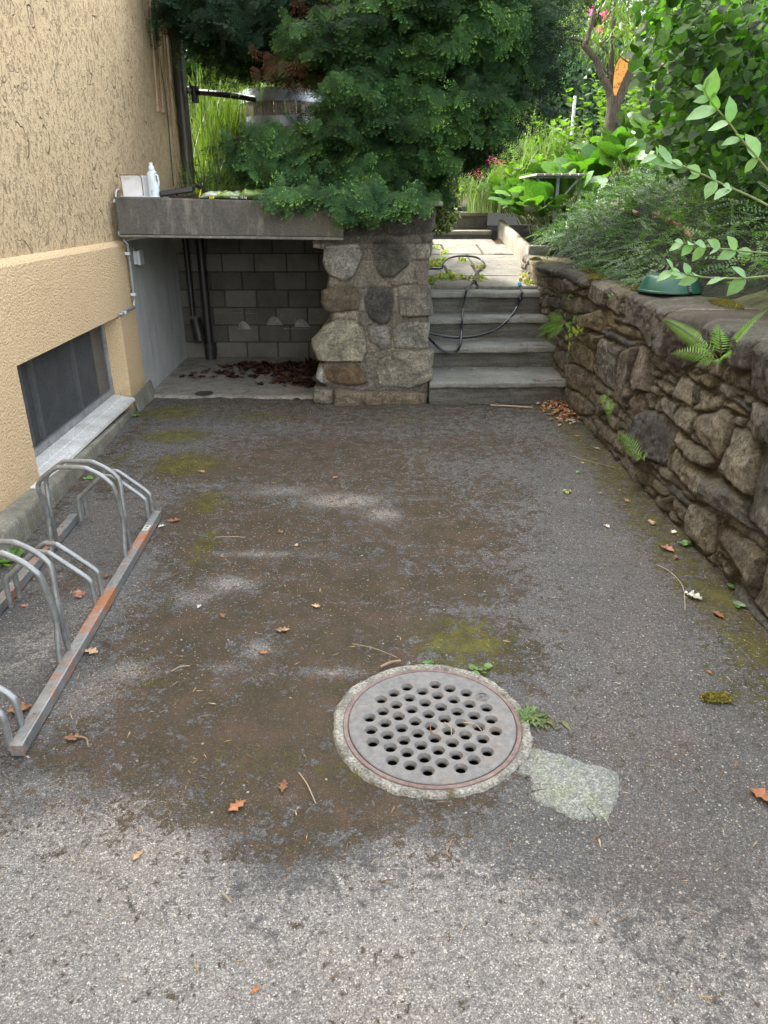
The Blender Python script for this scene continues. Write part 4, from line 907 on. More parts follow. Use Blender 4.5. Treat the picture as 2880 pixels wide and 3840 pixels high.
def hoop(y, tall):
    x0 = rx(y)-.024
    if tall: pr = [(0, .02), (.004, .12), (.008, .22), (.004, .32), (0, .395), (-.012, .425), (-.05, .462), (-.105, .492), (-.135, .500), (-.235, .500), (-.265, .494), (-.335, .445), (-.362, .41), (-.366, .37), (-.360, .22), (-.37, .02)]; sp = lambda z: .043 if z > .42 else (.040 if z > .36 else (.015+.0014*abs(z-.22)*100 if z <= .36 else .03))
    else: pr = [(0, .02), (.001, .135), (-.010, .165), (-.05, .200), (-.145, .275), (-.165, .286), (-.20, .288), (-.225, .280), (-.335, .185), (-.365, .160), (-.376, .13), (-.378, .02)]; sp = lambda z: .040
    for sg in (-1, 1):
        pts = [(x0+u, y+sg*min(sp(z), .044)-.055*u, z) for u, z in pr]
        b = MB(); b.tube(smoothpath(pts, 4), .0115, 10); b.build('hoop', M_TUBE, rk, True)
for y, tl in [(3.60, 0), (3.148, 1), (2.69, 0), (2.268, 1), (1.83, 0)]: hoop(y, tl)
for y in (3.44, 1.93):
    for xc in (0, -.452): b = MB(); b.lathe([(.006, .0), (.006, .004), (0, .005)], (rx(y)+xc, y, .048), 8); b.build('bolt', M_RIM, rk)
q = G(*C1(908, 463), .049); b = MB(); b.box((rx(q[1])-.014, q[1]-.035, .0485), (rx(q[1])+.014, q[1]+.035, .0495)); st_ = b.build('sticker', simple('stk', (.5, .55, .5), .5), rk)
b = MB()
for dy in (-.02, -.008, .01, .022): b.box((rx(q[1])-.008, q[1]+dy, .0496), (rx(q[1])+.008, q[1]+dy+.004, .0502))
b.build('print', M_BLACK, st_)
# ------------------------------------------------------------------ leaf machinery
def unit(a): return a/(np.linalg.norm(a, axis=-1, keepdims=True)+1e-9)
def frames(D, Nn):
    D = unit(D); X = unit(np.cross(D, Nn)); Z = np.cross(X, D); return np.stack([X, D, Z], -1)
def leafT(prof=((0, .02), (.25, .36), (.55, .42), (.85, .2), (1, .0)), fold=.12, curl=.12, wave=0.0):
    V = []; F = []
    for i, (t_, w_) in enumerate(prof):
        z = -curl*t_*t_
        V += [(-w_, t_, z+fold*w_+wave*math.sin(i*2.1)), (0, t_, z), (w_, t_, z+fold*w_-wave*math.sin(i*2.1+1))]
    for i in range(len(prof)-1):
        a = 3*i; F += [(a, a+1, a+4, a+3), (a+1, a+2, a+5, a+4)]
    return np.array(V), np.array(F)
QT = (np.array([(0, 0, 0), (.32, .45, .05), (0, 1, 0), (-.32, .45, .05)]), np.array([(0, 1, 2, 3)]))
L_OV = leafT(); L_BIG = leafT(((0, .05), (.12, .3), (.3, .46), (.55, .5), (.8, .4), (.94, .2), (1, .0)), .10, .18, .02)
L_NARROW = leafT(((0, .02), (.3, .13), (.6, .12), (1, 0)), .2, .25)
L_IVY = leafT(((0, .1), (.1, .45), (.35, .42), (.6, .25), (1, 0)), .1, .15)
def inst(T, pos, fr, sc_, colr, tcol=None):
    tv, tf = T; n = len(pos); k = len(tv)
    sc_ = np.broadcast_to(np.asarray(sc_, float).reshape(-1, 1, 1) if np.ndim(sc_) < 2 else np.asarray(sc_)[:, None, :], (n, 1, 1 if np.ndim(sc_) < 2 else 3))
    V = np.einsum('nij,nkj->nki', fr, tv[None]*sc_)+pos[:, None, :]
    F = tf[None]+(np.arange(n)*k)[:, None, None]
    C = np.repeat(colr[:, None, :], k, 1)
    if tcol is not None: C = C*tcol[None]
    return V.reshape(-1, 3), F.reshape(-1, tf.shape[1]), C.reshape(-1, 3)
def merge(parts):
    Vs, Fs, Cs = [], [], []; o = 0
    for V, F, C in parts: Vs.append(V); Fs.append(F+o); Cs.append(C); o += len(V)
    return np.concatenate(Vs), np.concatenate(Fs), np.concatenate(Cs)
def rdir(n, up=.3, spread=1.0):
    d = rng.normal(0, 1, (n, 3))*spread; d[:, 2] += up; return unit(d)
def cvar(n, a, b, j=.12):
    f = rng.random((n, 1)); c = np.array(a)*(1-f)+np.array(b)*f
    return c*(1+rng.normal(0, j, (n, 1)))
def leaves(name, T, pos, D, N_, size, colr, mat, parent=None, tcol=None, smooth=False):
    V, F, C = inst(T, pos, frames(D, N_), size, np.clip(colr, 0.002, 1), tcol)
    return mesh(name, V, F, mat, parent, smooth, C)
M_LEAF = leafmat('leaf_soft', .45, .38); M_GLOSS = leafmat('leaf_gloss', .42, .25, spec=.45); M_CON = leafmat('conifer_leaf', .75, .12, var=.35, vs=6, tt=(.8, 1, .3), spec=.12)
M_GRASS = leafmat('grass_blade', .5, .25); M_PETAL = leafmat('petal', .6, .3, tt=(1, .7, .9), var=.1); M_LITTER = leafmat('dead_leaf', .75, .1, tt=(1, .7, .4), var=.25, vs=120, spec=.25)
M_BARK = NT('bark'); _n = M_BARK.noise(18, 6, .7, M_BARK.co((4, 4, .6))); M_BARK.base(M_BARK.mix(M_BARK.mr(_n, .35, .65), (.030, .023, .017), (.125, .10, .075))); M_BARK.rough(.95); M_BARK.bump(_n, .9, .02); M_BARK = M_BARK.m
M_TWIG = simple('twig', (.09, .062, .04), .85, .3, 40, .3)
M_GSTEM = simple('green_stem', (.16, .19, .06), .6, .2, 40, .1)

# ------------------------------------------------------------------ background trees, far building
def crown(n, cen, rad, clump=26, lsz=.16, ca=(.03, .07, .015), cb=(.07, .13, .03), T=L_OV, droop=.0, hollow=.35, ext=.32):
    cc = rdir(clump, .0)*np.array(rad)*(hollow+(1-hollow)*rng.random((clump, 1))**.5)+np.array(cen)
    cr = rng.uniform(.5, 1.1, clump); idx_ = rng.integers(0, clump, n)
    off = rng.normal(0, 1, (n, 3)); off = unit(off)*(rng.random((n, 1))**.45)
    p = cc[idx_]+off*(ext*np.mean(rad)*cr[idx_])[:, None]*np.array([1, 1, .7])
    D = unit(off+rng.normal(0, .6, (n, 3))+np.array([0, 0, -.35-droop])); N_ = unit(rng.normal(0, .6, (n, 3))+np.array([0, -.2, 1]))
    tone = rng.uniform(.7, 1.3, clump)[idx_][:, None]
    return p, D, N_, cvar(n, ca, cb)*tone, lsz*rng.uniform(.6, 1.25, n), cc
def tree(name, label, base, h, rad, n, lsz, ca, cb, T=L_OV, group=None, cat='tree', trunk_r=.12, mat=None, zc=.62, droop=0, ext=.32):
    o = thing(name, base, label, cat, group); cen = np.array(base)+np.array([0, 0, h*zc])
    p, D, N_, c_, s_, cc = crown(n, cen, rad, lsz=lsz, ca=ca, cb=cb, T=T, droop=droop, ext=ext)
    b = MB(); top = np.array(base)+np.array([.1, .1, h*.8])
    mid = (np.array(base)+top)/2+np.array([.12, 0, 0]); b.tube(smoothpath([np.array(base)-[0, 0, .2], mid, top], 5), [trunk_r*(1-.06*i) for i in range(11)], 9)
    for c in cc[:14]:
        s = np.array(base)+(top-np.array(base))*random.uniform(.35, .85); b.tube([s, (s+c)/2+rng.normal(0, .1, 3), c], [trunk_r*.35, trunk_r*.2, trunk_r*.08], 5)
    b.build('trunk', M_BARK, o, True); leaves('crown', T, p, D, N_, s_, c_, mat or M_LEAF, o)
    return o
G1, G2 = ((.035, .075, .012), (.10, .17, .03)); DG = ((.015, .038, .012), (.04, .085, .02)); LG = ((.12, .20, .035), (.22, .30, .06))
gB = 'trees closing the view behind the garden'
for i, (x, y, h, r_, n, l, pal, lab) in enumerate([
    (-5.2, 15.5, 7.5, 2.6, 9000, .14, DG, 'dark leafy tree far left behind the zebra grass and the downpipe'),
    (-2.6, 17.5, 8.0, 2.7, 8000, .15, G1+G2 if False else (G1, G2), 'mid green tree behind the wooden barrel'),
    (-.2, 19.0, 8.5, 2.8, 7000, .16, DG, 'dark tree directly behind the conifer trunk'),
    (2.0, 18.5, 7.5, 2.3, 8000, .13, (G1, G2), 'green tree seen between the conifer and the contorted tree'),
    (8.6, 14.5, 8.5, 3.2, 9000, .15, (G1, G2), 'large green tree behind the hazel at the far right'),
    (6.2, 19.5, 5.2, 2.4, 7000, .14, (G1, G2), 'lower green tree in front of the pale building'),
    (-3.9, 13.6, 4.6, 1.9, 7000, .12, DG, 'bushy dark tree right behind the zebra grass')]):
    ca, cb = pal if pal is DG else ((.035, .07, .014), (.08, .13, .028))
    tree('background_tree', lab, (x, y, TL(x, y)), h, (r_, r_*.8, h*.45), n, l, ca, cb, group=gB, zc=.5)
tree('weeping_tree', 'pale yellow-green tree with hanging shoots beyond the contorted tree', (3.7, 15.0, 2.2), 5.6, (1.5, 1.2, 1.7), 5500, .11, (.09, .13, .03), (.17, .21, .055), T=L_NARROW, droop=1.5, zc=.62)
bd = thing('pale_building', (7, 27, 2), 'pale building glimpsed through the leaves at the top right', 'building')
b = MB(); b.box((3.2, 26, 1), (16, 34, 11)); b.build('wall', simple('pale_wall', (.70, .72, .72), .9, .05, 3, .1), bd)
b = MB(); b.add([(2.8, 25.6, 11), (16.4, 25.6, 11), (16.4, 34.4, 11), (2.8, 34.4, 11), (2.8, 30, 14), (16.4, 30, 14)], [(0, 1, 5, 4), (2, 3, 4, 5), (0, 4, 3), (1, 2, 5), (0, 3, 2, 1)]); b.build('roof', simple('roofm', (.16, .09, .06), .9, .2, 10), bd)
for x in (4.6, 6.6, 8.6):
    b = MB(); b.box((x, 25.93, 5.2), (x+.9, 26.02, 6.6)); wv = b.build('window', simple('winf', (.5, .5, .5), .5), bd, bevel=.01); b = MB(); b.box((x+.06, 25.90, 5.26), (x+.84, 25.925, 6.54)); b.build('pane', M_GLASS, wv)

# ivy covered wall
iv = thing('ivy_hedge', (3.8, 14.2, 2.0), 'dense bank of dark glossy ivy beyond the grasses, left of the contorted tree', 'ivy')
n = 7000; P = np.stack([rng.uniform(1.6, 6.6, n), 14.2-.25*rng.random(n), rng.uniform(1.8, 4.25, n)], -1); P[:, 1] += .35*np.sin(P[:, 0]*3)*np.cos(P[:, 2]*2.3)
P = P[P[:, 2] < 3.95+.3*np.sin(P[:, 0]*2.1)]; n = len(P)
b = MB(); V, F = rough_slab(1.5, 6.7, 14.35, 14.9, 1.6, 3.8, .05, .12, 5); b.add(V, F); b.build('bank', simple('ivyback', (.02, .03, .012), .95, .4, 12, 1, .05), iv, True)
leaves('foliage', L_IVY, P, unit(rng.normal(0, .6, (n, 3))+[0, -.3, -.8]), unit(rng.normal(0, .45, (n, 3))+[-.2, -1, .5]), rng.uniform(.06, .13, n), cvar(n, (.02, .055, .022), (.05, .11, .035)), M_GLOSS, iv)

gh = thing('garden_hedge', (-3.5, 15.6, 1.7), 'dense dark hedge across the back of the terrace, behind grass and vat', 'hedge')
V, F = rough_slab(-9, 1.2, 15.8, 16.6, 1.5, 4.3, .08, .15, 15); b = MB(); b.add(V, F); b.build('bank', bpy.data.materials['ivyback'], gh, True)
n = 9000; P = np.stack([rng.uniform(-9, 1.3, n), 15.75-.35*rng.random(n), 1.6+rng.uniform(0, 3.0, n)**1.0], -1); P[:, 1] += .3*np.sin(P[:, 0]*2.7)*np.cos(P[:, 2]*2)
leaves('foliage', L_OV, P, unit(rng.normal(0, .7, (n, 3))+[0, -.3, -.5]), unit(rng.normal(0, .6, (n, 3))+[-.2, -.8, .7]), rng.uniform(.07, .15, n), cvar(n, (.020, .050, .014), (.06, .11, .03), .25), M_LEAF, gh)

# ------------------------------------------------------------------ grasses and perennials
def blades(n, cen, spread, L0, L1, lean, wid, ca, cb, seg=5, band=False, dirb=(0, 0)):
    k = seg+1; base = np.array(cen)+np.stack([rng.normal(0, spread, n), rng.normal(0, spread, n), np.zeros(n)], -1)
    L_ = rng.uniform(L0, L1, n); az = rng.uniform(0, 2*np.pi, n); le = rng.uniform(.1, lean, n)
    out = np.stack([np.cos(az)+dirb[0], np.sin(az)+dirb[1]], -1); sd = np.stack([-np.sin(az), np.cos(az), 0*az], -1)
    Vs = []; Cs = []; c0 = cvar(n, ca, cb)
    for i in range(k):
        t_ = i/seg; h_ = L_*(t_-.35*le*t_**2.5); o_ = L_*le*.75*t_**1.8
        p = base+np.stack([out[:, 0]*o_, out[:, 1]*o_, h_], -1); w_ = (wid*(1-t_**2)+.0008)
        Vs += [p-sd*w_, p+sd*w_]
        cb_ = c0*(1.0) if not band else np.where(((i+np.arange(n)) % 2 == 0)[:, None], c0, np.array([.12, .14, .045]))
        Cs += [cb_, cb_]
    V = np.stack(Vs, 1); C = np.stack(Cs, 1)
    f = np.array([(2*i, 2*i+1, 2*i+3, 2*i+2) for i in range(seg)])
    F = f[None]+(np.arange(n)*2*k)[:, None, None]
    return V.reshape(-1, 3), F.reshape(-1, 4), C.reshape(-1, 3)
zl = ['tall zebra striped grass right beside the downpipe', 'tall zebra striped grass in front of the barrel', 'zebra striped grass farther back between downpipe and barrel']
for k, (x, y, s_) in enumerate([(-1.85, 9.75, .22), (-1.45, 10.3, .25), (-2.15, 11.2, .35)]):
    V, F, C = blades(620, (x, y, 1.62), s_, 1.1, 1.75, .55, .008, (.040, .080, .014), (.080, .13, .025), 12, True)
    setp(mesh('zebra_grass', V, F, M_GRASS, None, False, C), zl[k], 'ornamental grass', 'zebra grasses on the terrace')
gl = ['pale fine arching grass right of the conifer', 'pale arching grass above the pink flowers', 'bluish fine grass in front of the ivy bank']
for k, (x, y, s_) in enumerate([(1.9, 11.6, .28), (2.4, 11.9, .3), (2.05, 12.8, .4)]):
    V, F, C = blades(900, (x, y, TZ(x, y)-.05), s_, .55, 1.15, 1.1, .0045, (.10, .15, .05), (.19, .24, .11), 6)
    setp(mesh('arching_grass', V, F, M_GRASS, None, False, C), gl[k], 'ornamental grass', 'pale grasses beyond the path')
def stalks(name, label, cen, spread, n, h, lsz, ca, cb, T=L_OV, m=14, cat='plant', group=None, hang=(0, 0, 0), ang=.5, mat=None, bush=0):
    o = thing(name, tuple(cen), label, cat, group); st = MB(); parts = []
    for i in range(n):
        b0 = np.array(cen)+np.array([rng.normal(0, spread), rng.normal(0, spread), -.03]); d = np.array([rng.normal(0, .22), rng.normal(0, .22), 1])+np.array(hang); d /= np.linalg.norm(d); H_ = h*rng.uniform(.6, 1.1)
        tip = b0+d*H_; mid = (b0+tip)/2+rng.normal(0, .03, 3)
        st.tube([b0, mid, tip], [.004, .003, .0015], 4, cap=False)
        tt_ = np.linspace(.12 if not bush else .02, 1, m); P = b0+(tip-b0)*tt_[:, None]; az = np.arange(m)*2.4+rng.random()*6
        D = np.stack([np.cos(az), np.sin(az), np.full(m, ang)], -1)+rng.normal(0, .15, (m, 3)); parts.append(inst(T, P, frames(D, np.tile([0., 0, 1.], (m, 1))+rng.normal(0, .2, (m, 3))), lsz*rng.uniform(.6, 1.15, m), cvar(m, ca, cb)))
    st.build('stems', M_GSTEM, o); V, F, C = merge(parts); mesh('foliage', V, F, mat or M_LEAF, o, False, C); return o
sl_ = ['tall leafy green perennial left of the contorted trunk', 'bright leafy perennial just in front of the contorted trunk', 'feathery upright plant beside the thin metal post', 'yellow-green shrub behind the contorted trunk', 'light leafy plant right of the trunk']
for k, (x, y, n_, h_, l_) in enumerate([(2.55, 12.0, 34, .85, .13), (2.35, 11.2, 26, .6, .14), (2.2, 13.0, 50, 1.25, .08), (3.9, 12.6, 46, 1.0, .09), (3.7, 11.7, 30, .8, .12)]):
    stalks('perennial', sl_[k], (x, y, TZ(x, y)), .26, n_, h_, l_, (.055, .105, .018), (.12, .18, .035), L_OV if k != 2 else L_NARROW, 16 if k != 2 else 34, group='leafy perennials in the sunny bed')
for k, (x, y, h_, lab) in enumerate([(-1.98, 8.55, .55, 'pale leafy weed growing on the slab right against the house corner'), (-1.72, 8.6, .75, 'tallest pale leafy weed beside the downpipe foot'), (-1.35, 8.7, .5, 'leafy weed behind the black handle'), (-1.0, 8.75, .45, 'wispy weed behind the compost sacks'), (-.75, 8.8, .42, 'wispy weed between the sacks and the conifer')]):
    stalks('weed', lab, (x, y, 1.62), .09, 10, h_, .075, (.08, .13, .04), (.17, .23, .10), L_NARROW, 18, group='leafy weeds behind the slab')
V, F, C = blades(1500, (-1.2, 9.3, 1.6), .55, .25, .75, .9, .005, (.05, .09, .018), (.13, .17, .05), 5)
setp(mesh('grass', V, F, M_GRASS, None, False, C), 'rough long grass behind the concrete slab', 'grass', kind='stuff')
# thin metal post
p0 = AY(2157, 360, 12.4); b = MB(); b.lathe([(0, 0), (.018, 0), (.024, -.02), (.024, -1.2)], (p0[0], p0[1], p0[2]), 12); setp(b.build('metal_post', M_GALV if False else simple('post', (.55, .58, .60), .5, .1), None, True), 'thin pale metal post standing in the grasses left of the contorted tree', 'post')
for k, (x, y0_, y1_, lab) in enumerate([(2412, 290, 470, 'pale pole standing right of the orange wound'), (2450, 320, 450, 'dark slanted pole farther right behind the hazel leaves')]):
    A = AY(x, y0_, 13); B_ = AY(x+6*k, y1_, 13); b = MB(); b.tube([A, B_-np.array([0, 0, .8])], .04, 8); setp(b.build('garden_pole', simple('pole%d' % k, (.32, .31, .28) if k == 0 else (.2, .22, .24), .7), None, True), lab, 'pole')

# hydrangea with pink heads
hy = stalks('pink_flower_bush', 'bush with bright pink flower heads left of the big round leaves', (1.62, 12.3, 1.75), .32, 30, .62, .10, (.07, .12, .025), (.15, .20, .05), L_OV, 12, cat='flower bush')
for (x, y) in [(1841, 593), (1862, 605), (1885, 610), (1830, 618), (1774, 647), (1800, 658), (1820, 603), (1896, 604), (1790, 640)]:
    c = AY(x, y, 11.7); n = 60; off = unit(rng.normal(0, 1, (n, 3))); P = c+off*rng.uniform(.02, .055, (n, 1))
    leaves('flower_head', QT, P, unit(np.cross(off, rng.normal(0, 1, (n, 3)))), off, .035, cvar(n, (.55, .04, .22), (.75, .16, .42)), M_PETAL, hy)
# one orange bloom behind the conifer
c = AY(1358, 636, 8.6); o = thing('orange_flower', tuple(c), 'small orange-red flower glimpsed beside the conifer trunk', 'flower')
n = 18; off = unit(rng.normal(0, 1, (n, 3))+[0, -.6, .3]); leaves('petals', QT, np.tile(c, (n, 1)), off, rdir(n), .06, cvar(n, (.7, .08, .02), (.8, .2, .05)), M_PETAL, o)
b = MB(); b.tube([c, c-np.array([.03, 0, .3]), (c[0], c[1], 1.62)], .005, 5); b.build('stem', M_GSTEM, o)
n = 14; P = np.stack([c[0]+rng.normal(0, .05, n), c[1]+rng.normal(0, .05, n), rng.uniform(1.65, c[2]-.05, n)], -1); leaves('blades', L_NARROW, P, unit(rng.normal(0, .4, (n, 3))+[0, 0, 1]), rdir(n), .25, cvar(n, (.10, .2, .03), (.2, .32, .06)), M_LEAF, o)

# ------------------------------------------------------------------ wine vat
vx, vy, vr = AY(1068, 400, 9.75)[0], 9.75, .54
vt = AY(1068, 322, 9.2)[2]; M_GALVH = simple('hoop_metal', (.34, .37, .40), .38, .2, 12, .3, .004, metal=.55)
t = NT('vat_wood'); n = t.noise(30, 6, .7, t.co((2.5, 2.5, .25))); t.base(t.mix(t.mr(n, .35, .65), (.13, .105, .085), (.33, .29, .25))); t.rough(.9); t.bump(n, .6, .006); M_VAT = t.m
vat = thing('wooden_vat', (vx, vy, 1.6), 'big grey wooden vat with galvanised hoops half hidden behind the conifer', 'barrel')
b = MB(); ns = 26; zb_, zt_ = 1.72, vt
for k in range(ns):
    a0 = 2*math.pi*k/ns+.012; a1 = 2*math.pi*(k+1)/ns-.012; V = []
    for z in (zb_, zb_+.35*(zt_-zb_), zb_+.7*(zt_-zb_), zt_):
        r_ = vr*(1.06-.09*(z-zb_)/(zt_-zb_))
        for a, q_ in ((a0, r_), (a1, r_), (a1, r_-.03), (a0, r_-.03)): V.append((vx+q_*math.cos(a), vy+q_*math.sin(a), z))
    F = []
    for i in range(3):
        for j in range(4): F.append((i*4+j, i*4+(j+1) % 4, (i+1)*4+(j+1) % 4, (i+1)*4+j))
    F += [(0, 3, 2, 1), (12, 13, 14, 15)]; b.add(V, F)
b.build('staves', M_VAT, vat)
for z, hh_ in ((zt_-.075, .13), (zt_-.34, .11), (zt_-.95, .11)):
    r_ = vr*(1.06-.09*(z-zb_)/(zt_-zb_))+.006; b = MB(); b.lathe([(r_, -hh_/2), (r_+.004, -hh_/2), (r_-.002, hh_/2), (r_-.008, hh_/2)], (vx, vy, z), 48); b.build('hoop_band', M_GALVH, vat, True)
b = MB(); b.lathe([(vr*.9, 0), (0.001, 0)], (vx, vy, zt_-.25), 30); b.build('water', simple('vatwater', (.02, .03, .02), .08), vat)
M_BEAR = simple('bearer', (.07, .05, .04), .9)
for dy in (-.6, .3): b = MB(); b.box((vx-.6, vy+dy, 1.58), (vx+.6, vy+dy+.12, 1.72)); b.build('bearer_beam', M_BEAR, vat)

# ------------------------------------------------------------------ conifer
def sprayT():
    V = []; F = []; T = []
    def quad(p, d, L_, w_, c0, c1):
        s = np.array([-d[1], d[0]]); k = len(V)
        for q, c in ((p, c0), (p+d*L_*.55+s*w_, (c0+c1)/2), (p+d*L_, c1), (p+d*L_*.55-s*w_, (c0+c1)/2)):
            r2 = q[0]**2+q[1]**2; V.append((q[0], q[1], -.30*r2-.25*q[0]**2+.02*math.sin(q[0]*14))); T.append(c)
        F.append((k, k+1, k+2, k+3))
    rs = np.random.default_rng(2)
    for a, Lr in ((-1.25, .62), (-.85, .80), (-.45, .93), (-.1, 1.0), (.28, .95), (.65, .88), (1.05, .70)):
        y = np.array([0, .12*abs(a)]); d = np.array([math.sin(a), math.cos(a)]); Lr *= rs.uniform(.9, 1.05); quad(y, d, Lr, .012, .35, .9)
        for j in range(6):
            s_ = .28+.125*j
            for g in (-1, 1):
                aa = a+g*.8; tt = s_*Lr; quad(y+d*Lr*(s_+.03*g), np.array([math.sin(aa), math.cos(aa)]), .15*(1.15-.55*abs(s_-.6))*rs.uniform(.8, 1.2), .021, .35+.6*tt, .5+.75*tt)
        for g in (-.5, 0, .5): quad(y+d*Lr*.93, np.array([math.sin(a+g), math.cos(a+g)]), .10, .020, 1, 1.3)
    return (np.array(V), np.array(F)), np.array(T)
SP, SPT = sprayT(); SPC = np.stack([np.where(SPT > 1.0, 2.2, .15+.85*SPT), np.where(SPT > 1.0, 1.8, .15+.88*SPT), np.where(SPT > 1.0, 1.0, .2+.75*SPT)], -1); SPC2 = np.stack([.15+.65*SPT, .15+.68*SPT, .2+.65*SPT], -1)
def clumps_poly(poly, n, seed, rad_=32):
    r_ = np.random.default_rng(seed); P = np.array(poly, float); out = []
    lo_, hi_ = P.min(0), P.max(0)
    while len(out) < n:
        c = r_.uniform(lo_, hi_, (400, 2)); ok = in_poly(poly, c[:, 0], c[:, 1]) > 0
        for q in c[ok]:
            if all((q[0]-o_[0])**2+(q[1]-o_[1])**2 > rad_**2 for o_ in out[-400:]) or r_.random() < .15: out.append(q)
            if len(out) >= n: break
    return out
def sprays(cl, per, size, ca, cb, sx=1.0, brown=None, tilt=.55, spread=.16):
    parts = []
    for (c, tone) in cl:
        m = per; az = rng.uniform(-2.1, 2.1, m)-math.pi/2
        D = np.stack([np.cos(az)*.9, np.sin(az)*.9, rng.uniform(-.75, .35, m)], -1); N_ = np.tile(np.array([-.05, -tilt, .7]), (m, 1))+rng.normal(0, .38, (m, 3))
        P = c+np.clip(rng.normal(0, spread, (m, 3)), -1.7*spread, 1.7*spread)*np.array([1.1, .9, .42])-unit(D)*size*.35; col_t = 1+1.1*np.clip((P[:, 2]-c[2])/spread, -1, .6)[:, None]*.35
        col_ = cvar(m, ca, cb, .15)*tone
        if brown is not None and rng.random() < brown: col_ = cvar(m, (.06, .032, .016), (.13, .06, .03), .1)
        q_ = rng.random(m) < (.65 if tone > .95 else .2); fr_ = frames(D, N_); ss_ = size*rng.uniform(.6, 1.15, m)
        for sel, tc in ((q_, SPC), (~q_, SPC2)):
            if sel.any(): parts.append(inst(SP, P[sel], fr_[sel], ss_[sel], col_[sel], tc))
    return merge(parts)
con = thing('conifer', (-.15, 7.35, 1.62), 'large blue-green conifer with fan-like sprays hanging over the slab and the pier', 'conifer')
tr0 = AY(1388, 760, 7.35); tr1 = AY(1380, 300, 7.4); tr2 = AY(1350, -250, 7.5)
b = MB(); b.tube(smoothpath([(tr0[0], 7.35, 1.55), tr1, tr2], 8), [.075-.002*i for i in range(17)], 10)
b.tube(smoothpath([AY(1384, 600, 7.3), AY(1480, 300, 7.3), AY(1640, 120, 7.5), AY(1700, -100, 7.6)], 6), .035, 7)
b.tube(smoothpath([AY(1384, 420, 7.3), AY(1330, 160, 7.0), AY(1290, 60, 6.9), AY(1230, 20, 6.9)], 6), .018, 7)
b.tube(smoothpath([AY(1290, 130, 6.6), AY(1350, 100, 6.6), AY(1372, 40, 6.7), AY(1360, -40, 6.8)], 6), .016, 7)
front = [(900,560),(1010,470),(1130,520),(1230,420),(1110,250),(1110,130),(1280,40),(1300,-140),(1960,-140),(1960,60),(1900,200),(1960,300),(1860,450),(1740,600),(1660,690),(1640,745),(1480,735),(1390,775),(1330,755),(1150,700),(1060,735),(1000,660),(930,640)]
back = [(700,-160),(2060,-160),(2040,60),(2000,150),(2020,330),(1910,430),(1790,560),(1690,700),(1640,740),(1300,720),(1180,660),(1080,610),(900,600),(1000,490),(1130,480),(1250,430),(1300,330),(1220,300),(1120,250),(1000,180),(850,100),(700,60)]
cl = []
for q in clumps_poly(front, 150, 3, 55):
    if 900 < q[0] < 1235 and 285 < q[1] < 485: continue
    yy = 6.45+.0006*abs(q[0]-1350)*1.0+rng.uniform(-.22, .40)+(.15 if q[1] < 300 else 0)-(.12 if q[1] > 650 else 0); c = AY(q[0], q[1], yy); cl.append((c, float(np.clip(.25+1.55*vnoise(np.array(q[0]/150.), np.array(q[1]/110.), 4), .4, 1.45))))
ctr = AY(1380, 450, 7.35)
for c, _t in cl[::2]:
    s = np.array([ctr[0]+rng.normal(0, .05), 7.32, max(1.75, c[2]+rng.uniform(-.1, .25))]); b.tube([s, (s+c)/2+np.array([0, 0, .08]), c], [.017, .011, .004], 5)
b.build('trunk', M_BARK, con, True)
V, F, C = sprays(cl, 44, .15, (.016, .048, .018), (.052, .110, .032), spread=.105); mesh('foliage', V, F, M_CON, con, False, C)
hang = [(AY(x, y, yy), 1.15) for x, y, yy in [(1060,730,6.0),(1090,745,6.02),(1300,745,5.98),(1330,770,5.98),(1370,780,6.0),(1420,760,6.0),(1470,765,6.0),(1510,750,6.05),(1560,745,6.1),(1240,720,6.1),(1180,700,6.15),(1000,590,6.4),(1080,560,6.4),(960,560,6.4),(1010,640,6.3),(1130,620,6.3),(1390,735,6.02),(1150,730,6.06)]]
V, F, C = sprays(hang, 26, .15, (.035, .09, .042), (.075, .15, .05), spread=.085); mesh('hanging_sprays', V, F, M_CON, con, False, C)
cl2 = []
for q in [q for q in clumps_poly(back, 210, 5) if not (880 < q[0] < 1260 and 235 < q[1] < 520)]: cl2.append((AY(q[0], q[1], rng.uniform(7.3, 8.3)), rng.uniform(.5, .95)))
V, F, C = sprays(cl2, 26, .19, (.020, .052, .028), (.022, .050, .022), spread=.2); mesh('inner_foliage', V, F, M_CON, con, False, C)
cb_ = [(AY(x, y, yy), 1.0) for x, y, yy in [(1150,40,7.3),(1180,120,7.3),(1225,290,6.9),(1265,315,6.9),(1160,285,7.0),(1420,560,6.9),(1300,550,7.0),(1065,230,7.2),(1130,260,7.0),(1085,265,6.9)]]
V, F, C = sprays(cb_, 34, .11, (.045, .027, .016), (.115, .058, .03), spread=.13); mesh('dry_foliage', V, F, M_CON, con, False, C)
# the darker conifer behind, left
c2 = thing('dark_conifer', (-1.3, 10.9, 1.65), 'darker looser conifer behind the vat, its branches reaching to the downpipe', 'conifer')
left = [(660,-200),(1080,-200),(1110,120),(1080,240),(1000,275),(900,290),(820,270),(790,170),(700,110),(650,60)]
cl3 = [(AY(q[0], q[1], rng.uniform(8.3, 8.8)), rng.uniform(.6, 1.25)) for q in clumps_poly(left, 70, 8)]
b = MB(); b.tube([(-1.15, 11.0, 1.5), (-1.1, 10.9, 3.8), (-1.0, 10.7, 6.4)], [.14, .11, .07], 10)
for c, _t in cl3[::3]: s = np.array([-1.12, 10.8, c[2]+.3]); b.tube([s, (s+c)/2+np.array([0, 0, .1]), c], [.03, .018, .005], 5)
b.build('trunk', M_BARK, c2, True)
V, F, C = sprays(cl3, 26, .17, (.022, .055, .028), (.06, .12, .035), brown=.06, spread=.15); mesh('foliage', V, F, M_CON, c2, False, C)

